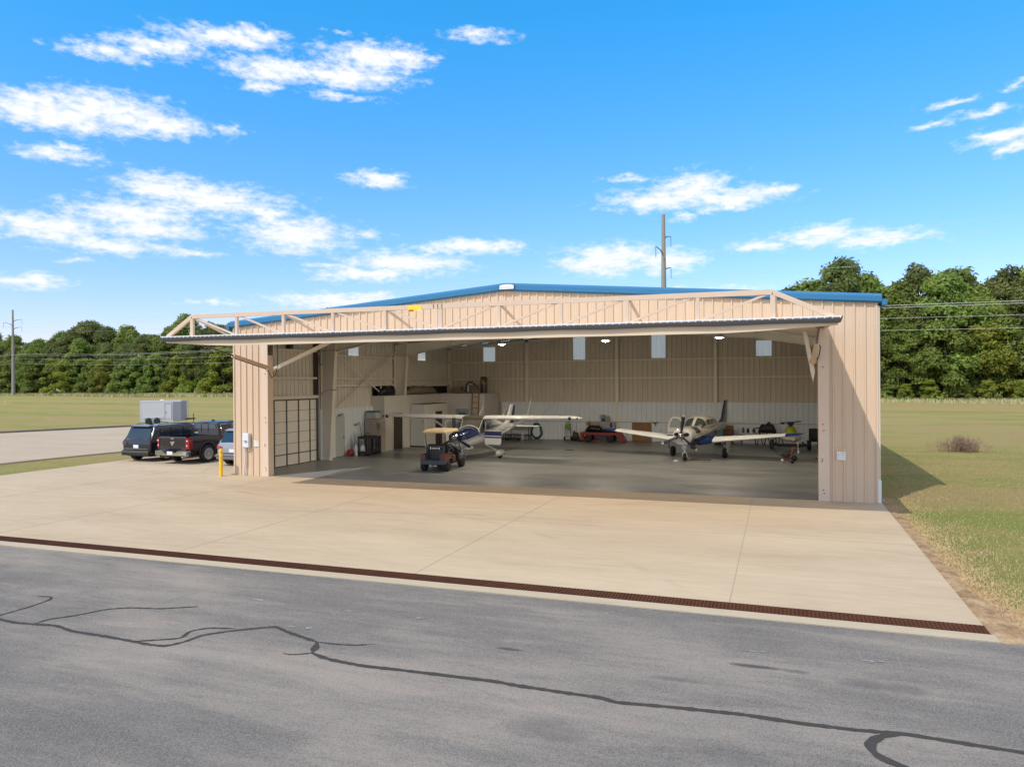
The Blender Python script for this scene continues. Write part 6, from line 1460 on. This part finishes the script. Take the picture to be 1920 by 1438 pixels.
mb = MB(); mb.lathe([(.13, 0), (.15, .06), (.15, .26), (.08, .34), (.04, .38), (0, .40)], n=16); mb.build('jug', M_WHITE, t)
mb = MB(); mb.tube([(-.07, 0, .34), (-.05, 0, .46), (.05, 0, .46), (.07, 0, .34)], .014, 6); mb.build('handle', M_WHITE, t)
def hook(name, label, x, y, z):
    mb = MB(); mb.tube([(x, y-.18, z), (x+.08, y-.02, z-.04), (x+.1, y+.2, z+.02)], .018, 6); mb.tube([(x, y, z-.1), (x+.08, y+.02, z+.08)], .014, 6); return single(name, mb, M_BLK, label, 'hook')
hook('wall_hook', 'dark hose hook mounted above the grey side door', .2, 7.55, 2.2); hook('wall_hook', 'dark tool hook on the white liner left of the beige cabinet', .2, 9.05, 1.62)
single('broom_handle', MB().cyl((.2, 9.7, .9), (.2, 9.45, 1.75), .012, n=6), M_BLK, 'thin dark broom handle leaning on the white liner wall', 'broom')
# ---------------------------------------------------------------- along the rear wall
YB = D-.30
mb = MB()
for k, o_ in ((1.0, 0), (.88, .03)): mb.tube([(6.50+.34*k*math.cos(a)*(1.0+.15*(math.sin(a) < 0)), YB-o_, .56+.50*k*math.sin(a)) for a in [2*PI*i/26 for i in range(26)]], .045, 6, closed=True)
mb.tube([(6.15, YB, .35), (6.02, YB-.05, .15), (6.2, YB-.06, .03)], .035, 6); single('garden_hose', mb, mat('hose_green', (.012, .085, .065), .5), 'coiled dark green hose hanging on the rear wall', 'hose')
def table(name, label, cat, loc, rz, L_, w_, h, mt, ml, shelf=None, group=None):
    t = thing(name, label, cat, loc, math.radians(rz), group)
    mb = MB(); mb.bbox((0, 0, h-.02), (L_, w_, .045), .008); mb.build('table_top', mt, t)
    for sx in (-1, 1):
        for sy in (-1, 1):
            mb = MB(); mb.b2(sx*(L_/2-.06)-.02, sx*(L_/2-.06)+.02, sy*(w_/2-.06)-.02, sy*(w_/2-.06)+.02, 0, h-.04); mb.build('leg', ml, t)
    if shelf: mb = MB(); mb.b2(-L_/2+.05, L_/2-.05, -w_/2+.05, w_/2-.05, shelf, shelf+.03); mb.build('lower_shelf', ml, t)
    return t
table('folding_table', 'long beige folding table in front of the wooden workbench', 'table', (4.95, 19.9, 0), 12, 2.0, .75, .72, mat('table_beige', (.42, .35, .27), .5), M_FRAME)
table('workbench', 'wooden workbench with dark legs against the rear wall', 'workbench', (5.2, 20.85, 0), 0, 1.9, .6, .90, mat('bench_wood', (.28, .13, .07), .6, var=.2), M_BLK, .30)
single('clutter_bag', lumpy(4.2, 4.8, 20.6, 21.0, .905, .22, 6, 21, 'x'), M_BLK, 'black bag lying on the left end of the wooden workbench', 'bag')
single('floor_creeper', MB().bbox((5.2, 20.0, .12), (1.1, .45, .06), .02).cyl((4.8, 19.8, .05), (4.8, 20.2, .05), .05, n=10).cyl((5.6, 19.8, .05), (5.6, 20.2, .05), .05, n=10), M_BLK, 'black floor creeper under the beige folding table', 'creeper')
single('ironing_board', MB().prism([(4.35, .02), (4.60, .02), (4.44, 2.2), (4.36, 2.2)], YB-.12, YB-.06, 'Y'), M_WALLW, 'narrow pale board leaning against the rear wall beside the storage room', 'board')
single('blue_pole', MB().cyl((4.72, YB-.05, .0), (4.74, YB, 2.0), .02, n=6), mat('pole_blue', (.02, .07, .12), .5), 'thin dark blue pole leaning on the rear wall', 'pole')
# hand truck with lime bag
t = thing('hand_truck', 'hand truck with lime green bag against the rear wall', 'hand truck', (8.72, 20.7, 0), 0)
mb = MB(); mb.tube([(-.19, .0, .1), (-.17, .12, 1.05), (-.12, .14, 1.16), (.12, .14, 1.16), (.17, .12, 1.05), (.19, .0, .1)], .018, 6)
for z in (.3, .5, .7): mb.cyl((-.18, .06, z), (.18, .06, z), .012, n=6)
mb.b2(-.2, .2, -.22, .0, .03, .06); mb.build('frame', M_BLK, t)
for s in (-1, 1):
    mb = MB(); mb.lathe([(0, -.03), (.12, -.03), (.12, .03), (0, .03)], (s*.23, .1, .13), 'X', 16); mb.build('wheel', M_TYRE, t)
single('lime_bag', MB().bbox((8.74, 20.75, .93), (.34, .16, .30), .05), mat('lime_green', (.16, .38, .03), .6), 'lime green bag hanging on the hand truck', 'bag')
single('compressor', lumpy(9.0, 9.5, 20.5, 20.9, .0, .62, 6, 31, 'x'), mat('comp_dark', (.05, .03, .03), .5, var=.6, vscale=10), 'small dark compressor on the floor right of the hand truck', 'compressor')
single('microphone_stand', MB().cyl((9.33, 20.6, 0), (9.33, 20.6, 1.15), .014, n=6).cyl((9.33, 20.6, 0), (9.33, 20.6, .03), .15, n=14), M_BLK, 'thin black upright stand beside the compressor', 'stand')
mb = MB(); mb.prism([(-.35, .02), (.05, .02), (.05, .30), (-.05, .55), (-.15, .58), (-.12, .2)], -.14, -.10, 'Y'); mb.prism([(-.35, .02), (.05, .02), (.05, .30), (-.05, .55), (-.15, .58), (-.12, .2)], .10, .14, 'Y'); mb.b2(-.3, 1.15, -.14, .14, .02, .09)
o = single('floor_jack', mb, mat('jack_orange', (.40, .07, .02), .5), 'low orange floor jack sticking out from under the red cart', 'floor jack', fix=True); o.location = (9.85, 20.35, 0)
# red flat cart
t = thing('flat_cart', 'red flatbed cart with black tyres and white hubs by the rear wall', 'cart', (11.05, 20.15, 0), math.radians(3))
M_CR = mat('cart_bright_red', (.26, .02, .02), .45, var=.15)
mb = MB(); mb.b2(-1.25, 1.15, -.42, .42, .52, .60); mb.b2(-1.25, 1.15, -.44, -.40, .46, .62); mb.build('deck', M_CR, t)
mb = MB(); mb.prism([(1.15, .60), (1.30, .58), (1.62, .05), (1.30, .05), (1.1, .3)], -.3, .3, 'Y'); _fx(mb.build('ramp_nose', M_CR, t))
for x in (-.75, .62):
    for s in (-1, 1):
        mb = MB(); mb.lathe([(.12, -.07), (.23, -.07), (.25, -.03), (.25, .03), (.23, .07), (.12, .07)], (x, s*.36, .25), 'Y', 20); w_ = mb.build('wheel', M_TYRE, t)
        mb = MB(); mb.lathe([(0, -.065), (.125, -.06), (.125, .06), (0, .065)], (x, s*.36, .25), 'Y', 16); mb.build('hub', M_WHITE, w_)
    mb = MB(); mb.b2(x-.03, x+.03, -.3, .3, .25, .5); mb.build('axle', M_UNDER, t)
mb = MB(); mb.tube([(-.72, -.30, .6), (-.72, -.30, 1.28), (-.66, -.30, 1.36), (-.60, -.30, 1.28)], .016, 6); mb.build('handle', M_BLK, t)
single('duffel_bag', lumpy(10.05, 11.25, 19.85, 20.4, .61, .46, 8, 41, 'x'), M_TARP, 'large black duffel bag on the left half of the red cart', 'bag')
single('dark_cloth', lumpy(11.0, 12.0, 19.9, 20.4, .61, .26, 7, 43, 'x'), M_TARP, 'flat black cloth heap on the right half of the red cart', 'cloth')
single('striped_cloth', lumpy(10.5, 10.98, 19.95, 20.3, 1.03, .17, 6, 45, 'x'), mat('red_white', (.40, .05, .05), .7, col2=(.7, .6, .58), vscale=14), 'red and white cloth on top of the black duffel bag', 'cloth')
single('tool_box', MB().bbox((10.22, 20.15, 1.13), (.26, .22, .20), .03), mat('yellow_tool', (.42, .22, .06), .6, var=.5, vscale=15), 'small brown and yellow tool case on the black duffel bag', 'tool case')
t = thing('low_cabinet', 'grey low cabinet behind the red cart', 'cabinet', (11.0, 20.92, 0))
mb = MB(); mb.bbox((0, 0, .62), (1.55, .3, 1.24), .01); mb.build('cabinet_body', mat('cab_grey', (.36, .355, .33), .6), t); mb = MB(); mb.b2(-.72, .35, -.165, -.15, .1, 1.2); mb.build('cabinet_door', mat('cab_grey2', (.40, .395, .37), .6), t)
mb = MB(); mb.b2(.5, .62, -.17, -.15, .7, 1.18); mb.build('strap', M_BLK, t)
t = thing('bucket', 'clear bucket with blue bottom on the grey low cabinet', 'bucket', (11.0, 20.9, 1.24))
mb = MB(); mb.lathe([(.12, 0), (.125, .22)], n=18); mb.build('lower_part', mat('bucket_blue', (.03, .11, .20), .5), t); mb = MB(); mb.lathe([(.128, .221), (.14, .40), (.15, .41), (.14, .42)], n=18); mb.build('upper_part', mat('bucket_pink', (.42, .32, .30), .5), t)
single('plastic_bin', MB().bbox((11.28, 20.92, 1.42), (.26, .22, .32), .02), mat('bin_pinkgrey', (.34, .29, .27), .5), 'dull pink bin beside the bucket on the grey low cabinet', 'bin')
single('red_tool', MB().tube([(12.0, 20.3, .62), (12.05, 20.3, .85), (12.15, 20.3, .9), (12.25, 20.3, .75), (12.3, 20.3, .62)], .03, 6), mat('tool_red', (.25, .02, .02), .5), 'red looped tool on the right end of the red cart', 'tool')
single('plywood_sheet', MB().b2(12.83, 14.05, YB-.02, YB+.0, .02, 1.18), mat('plywood', (.30, .155, .065), .7, var=.25, vscale=2.5, stretch=(1, 1, .4)), 'square plywood sheet fixed low on the rear wall', 'plywood')
mb = MB(); mb.tube([(14.08, YB, 1.26), (14.2, YB-.04, 1.18), (14.35, YB-.04, 1.18), (14.46, YB, 1.26)], .022, 6); mb.tube([(14.26, YB-.04, 1.18), (14.3, YB-.04, 1.0)], .025, 6); mb.tube([(14.12, YB, 1.14), (14.26, YB-.04, 1.2)], .015, 5)
single('wall_bracket', mb, M_BLK, 'dark antler shaped bracket on the wall right of the plywood sheet', 'bracket')
# ---- clutter right of the low wing plane
table('desk', 'brown wooden desk behind the tail of the low wing plane', 'desk', (18.2+.25, 20.5, 0), 0, 1.15, .6, .86, mat('desk_brown', (.13, .055, .03), .6), M_BLK, .35)
single('front_board', MB().b2(17.95, 18.95, 20.17, 20.2, .36, .84), mat('desk_panel_brown', (.17, .07, .035), .6), 'reddish brown board closing the front of the desk', 'board')
single('teal_sign', MB().b2(18.15, 18.40, 20.12, 20.16, .50, .88), mat('teal', (.05, .30, .33), .5), 'small teal cloth hanging on the front of the desk', 'cloth')
single('cardboard_box', MB().bbox((18.75, 20.55, .99), (.5, .3, .24), .01), mat('cardboard_dark', (.24, .13, .07), .8), 'brown box on top of the desk', 'box')
single('paper_tray', MB().bbox((18.15, 20.55, .93), (.6, .35, .12), .01), M_WALLB, 'white tray lying on top of the desk', 'tray')
single('cardboard_box', MB().bbox((18.75, 20.0, .15), (.42, .3, .30), .01), mat('cardboard_light', (.35, .21, .10), .8), 'light brown box on the floor in front of the desk', 'box')
single('black_case', MB().bbox((18.15, 20.0, .12), (.4, .3, .24), .02), M_BLK, 'black case on the floor left of the light brown box', 'case')
table('small_table', 'small white table with bottles by the rear wall', 'table', (19.85, 20.6, 0), 0, .9, .5, .68, M_WHITE, M_BLK)
for x, h, m_, l in ((19.55, .34, mat('jar_teal', (.06, .16, .20), .5), 'teal jug on the left of the small white table'), (19.82, .30, M_BLK, 'black bottle in the middle of the small white table'), (20.0, .26, M_WHITE, 'white bottle between the black ones on the small table'), (20.16, .30, mat('jar_dark', (.03, .03, .035), .5), 'dark grey bottle on the right of the small white table')):
    single('bottle', MB().lathe([(.075, 0), (.08, h*.7), (.04, h*.85), (.035, h)], (x, 20.55, .685), n=12), m_, l, 'bottle')
t = thing('engine_stand', 'black engine resting on crossed sawhorse legs', 'engine', (20.95, 20.3, 0))
mb = lumpy(-.55, .45, -.25, .25, .72, .55, 8, 51, 'x'); mb.box((-.45, 0, 1.0), (.5, .08, .06)); mb.cyl((.0, 0, 1.2), (.05, 0, 1.36), .08, n=10); mb.build('engine_block', mat('engine_black', (.03, .03, .03), .5, var=.7, vscale=9), t)
for x in (-.5, -.1, .3, .65):
    mb = MB(); mb.beam((x-.12, -.2, 0), (x+.06, 0, .72), .03, .04); mb.beam((x+.2, .2, 0), (x+.02, 0, .72), .03, .04); mb.build('leg', M_BLK, t)
# jet ski on its trailer
t = thing('jet_ski', 'lime and white jet ski with black handlebars on a trailer', 'jet ski', (22.15, 17.3, .42), math.radians(4))
LM = mat('ski_lime', (.36, .42, .02), .4); 
mb = MB(); mb.loft([ring(-1.3, .30, .10, .06, .10, 16), ring(-1.0, .30, .34, .13, .2, 16), ring(-.2, .30, .52, .16, .24, 16), ring(.8, .30, .54, .16, .24, 16), ring(1.3, .30, .50, .14, .2, 16)], True, 0, True); mb.build('hull', mat('ski_white', (.60, .55, .52), .35), t)
mb = MB(); mb.loft([ring(-.7, .46, .12, .16, .1, 14), ring(-.45, .52, .27, .30, .1, 14), ring(.1, .58, .30, .34, .1, 14), ring(.35, .56, .22, .2, .1, 14)], True, 0, True); mb.build('cowl', LM, t)
mb = MB(); mb.bbox((0, .85, .62), (.36, 1.0, .26), .1); mb.build('saddle', M_BLK, t)
mb = MB(); mb.bbox((0, .05, 1.03), (.34, .3, .16), .06); mb.tube([(-.52, .05, 1.05), (-.2, .0, 1.09), (.2, .0, 1.11), (.52, .05, 1.16)], .03, 6); mb.bbox((-.42, .05, 1.04), (.2, .08, .1), .03); mb.tube([(0, .05, .85), (0, .05, 1.0)], .10, 8); mb.build('handlebar', M_BLK, t)
t = thing('jet_ski_trailer', 'low black trailer carrying the jet ski', 'trailer', (22.15, 17.5, 0), math.radians(4))
mb = MB(); mb.b2(-.75, -.67, -1.2, 1.3, .28, .36); mb.b2(.67, .75, -1.2, 1.3, .28, .36); mb.b2(-.75, .75, -1.2, -1.12, .28, .40); mb.b2(-.9, .9, .2, .3, .22, .32); mb.beam((-.7, -1.15, .32), (0, -1.95, .36), .07, .07); mb.beam((.7, -1.15, .32), (0, -1.95, .36), .07, .07); mb.bbox((0, -1.0, .40), (1.6, .2, .05), .01); mb.build('frame', M_BLK, t)
for s in (-1, 1):
    mb = MB(); mb.lathe([(.12, -.09), (.26, -.09), (.28, 0), (.26, .09), (.12, .09)], (s*.95, .25, .28), 'X', 18); w_ = mb.build('wheel', M_TYRE, t); mb = MB(); mb.lathe([(0, -.07), (.13, -.07), (.13, .07), (0, .07)], (s*.95, .25, .28), 'X', 14); mb.build('rim', M_STEEL, w_)
mb = MB(); mb.cyl((.18, -1.9, .62), (.20, -1.9, .12), .025, n=8); mb.cyl((.16, -1.9, .07), (.24, -1.9, .07), .07, n=12); mb.build('jockey_wheel', M_WHITE, t)
t = thing('office_chair', 'black padded chair in the right back corner', 'chair', (23.35, 18.6, 0))
mb = MB(); mb.bbox((0, .2, .80), (.5, .10, .62), .04); mb.build('backrest', M_BLK, t); mb = MB(); mb.bbox((0, -.05, .46), (.52, .5, .1), .04); mb.build('seat', M_BLK, t)
for x in (-.2, .2):
    for y in (-.25, .15):
        mb = MB(); mb.cyl((x, y, 0), (x, y, .42), .02, n=6); mb.build('leg', M_BLK, t)
t = thing('white_fridge', 'tall white refrigerator just inside the right doorway pier', 'refrigerator', (23.72, 14.1, 0))
mb = MB(); mb.bbox((0, 0, .84), (.66, .66, 1.62), .015); mb.build('fridge_body', mat('fridge_white', (.55, .56, .56), .4), t); mb = MB(); mb.b2(-.32, .32, -.35, -.333, .03, .86); mb.build('lower_door', mat('fridge_door', (.58, .59, .59), .4), t); mb = MB(); mb.b2(-.32, .32, -.35, -.333, .89, 1.63); mb.build('upper_door', mat('fridge_door2', (.58, .59, .59), .4), t)
single('yellow_jug', MB().lathe([(.10, 0), (.12, .05), (.10, .2), (.04, .28), (.04, .36)], (23.62, 14.0, 1.66), n=12), mat('jug_yellow', (.42, .27, .04), .5), 'yellow brown jug on top of the white refrigerator', 'jug')
t = thing('mop_bucket', 'yellow mop bucket on the floor by the right doorway pier', 'bucket', (23.5, 13.2, 0))
mb = MB(); mb.lathe([(.20, .02), (.26, .05), (.24, .12), (.20, .14), (.18, .34), (.0, .36)], n=16); mb.build('bucket', mat('bucket_yellow', (.60, .36, .02), .5), t); mb = MB(); mb.b2(-.3, .3, -.12, .12, .0, .06); mb.build('base', M_BLK, t)
single('plastic_bag', lumpy(23.35, 23.7, 13.35, 13.65, .36, .35, 6, 61, 'x'), M_WHITE, 'crumpled white plastic bag on the yellow mop bucket', 'bag')
# red and black edger machine on the floor
t = thing('garden_tiller', 'small red and black garden tiller on the hangar floor', 'tiller', (21.85, 11.0, 0), math.radians(-10))
RD = mat('tiller_red', (.42, .055, .035), .45)
mb = MB(); mb.bbox((0, 0, .36), (.34, .30, .24), .06); mb.lathe([(.0, 0), (.10, 0), (.10, .05), (0, .07)], (0, 0, .47), n=14); mb.build('engine', M_BLK, t)
mb = MB(); mb.tube([(-.12, 0, .16), (.12, 0, .20), (.24, 0, .42), (.32, 0, .68), (.40, 0, .74)], .03, 6); mb.tube([(-.15, .08, .12), (.3, .08, .18)], .022, 6); mb.build('frame', RD, t)
mb = MB(); mb.tube([(.16, -.02, .73), (.40, 0, .76), (.62, .02, .72)], .016, 6); mb.build('handlebar', M_BLK, t)
mb = MB(); mb.tube([(-.18, 0, .3), (-.42, -.02, .46), (-.68, -.05, .92)], .022, 6); mb.tube([(-.02, .1, .5), (-.06, .12, .84)], .016, 6); mb.build('control_arm', M_BLK, t)
for x in (-.12, .30):
    mb = MB(); mb.lathe([(0, -.03), (.085, -.03), (.085, .03), (0, .03)], (x, -.14, .085), 'Y', 14); mb.build('wheel', M_TYRE if x > 0 else M_STEEL, t)
mb = MB(); mb.lathe([(0, -.04), (.13, -.04), (.13, .04), (0, .04)], (.36, .05, .22), 'Y', 16); mb.build('guard_disc', M_BLK, t)
# floor bits
single('wheel_chock', MB().prism([(-.14, 0), (.14, 0), (.06, .08), (-.06, .08)], -.05, .05, 'Y'), M_WHITE, 'white wheel chock beside the nose wheel of the low wing plane', 'wheel chock', fix=True).location = (16.95, 10.25, 0)
single('floor_mat', MB().bbox((18.0, 11.1, .006), (1.0, .55, .010), .003), mat('mat_brown', (.15, .08, .05), .8), 'flat brown mat on the floor right of the low wing plane nose wheel', 'mat')
single('floor_mat', MB().bbox((10.6, 14.3, .006), (.5, .35, .010), .003), mat('mat_dark', (.06, .05, .045), .8), 'small dark drip mat alone on the middle of the floor', 'mat')
single('wall_cable', MB().tube([(4.1, D-.26, 1.19), (9, D-.26, 1.20), (14, D-.26, 1.20), (24.1, D-.26, 1.20)], .010, 5), M_BLK, 'thin dark cable running along the white rear liner', 'cable')
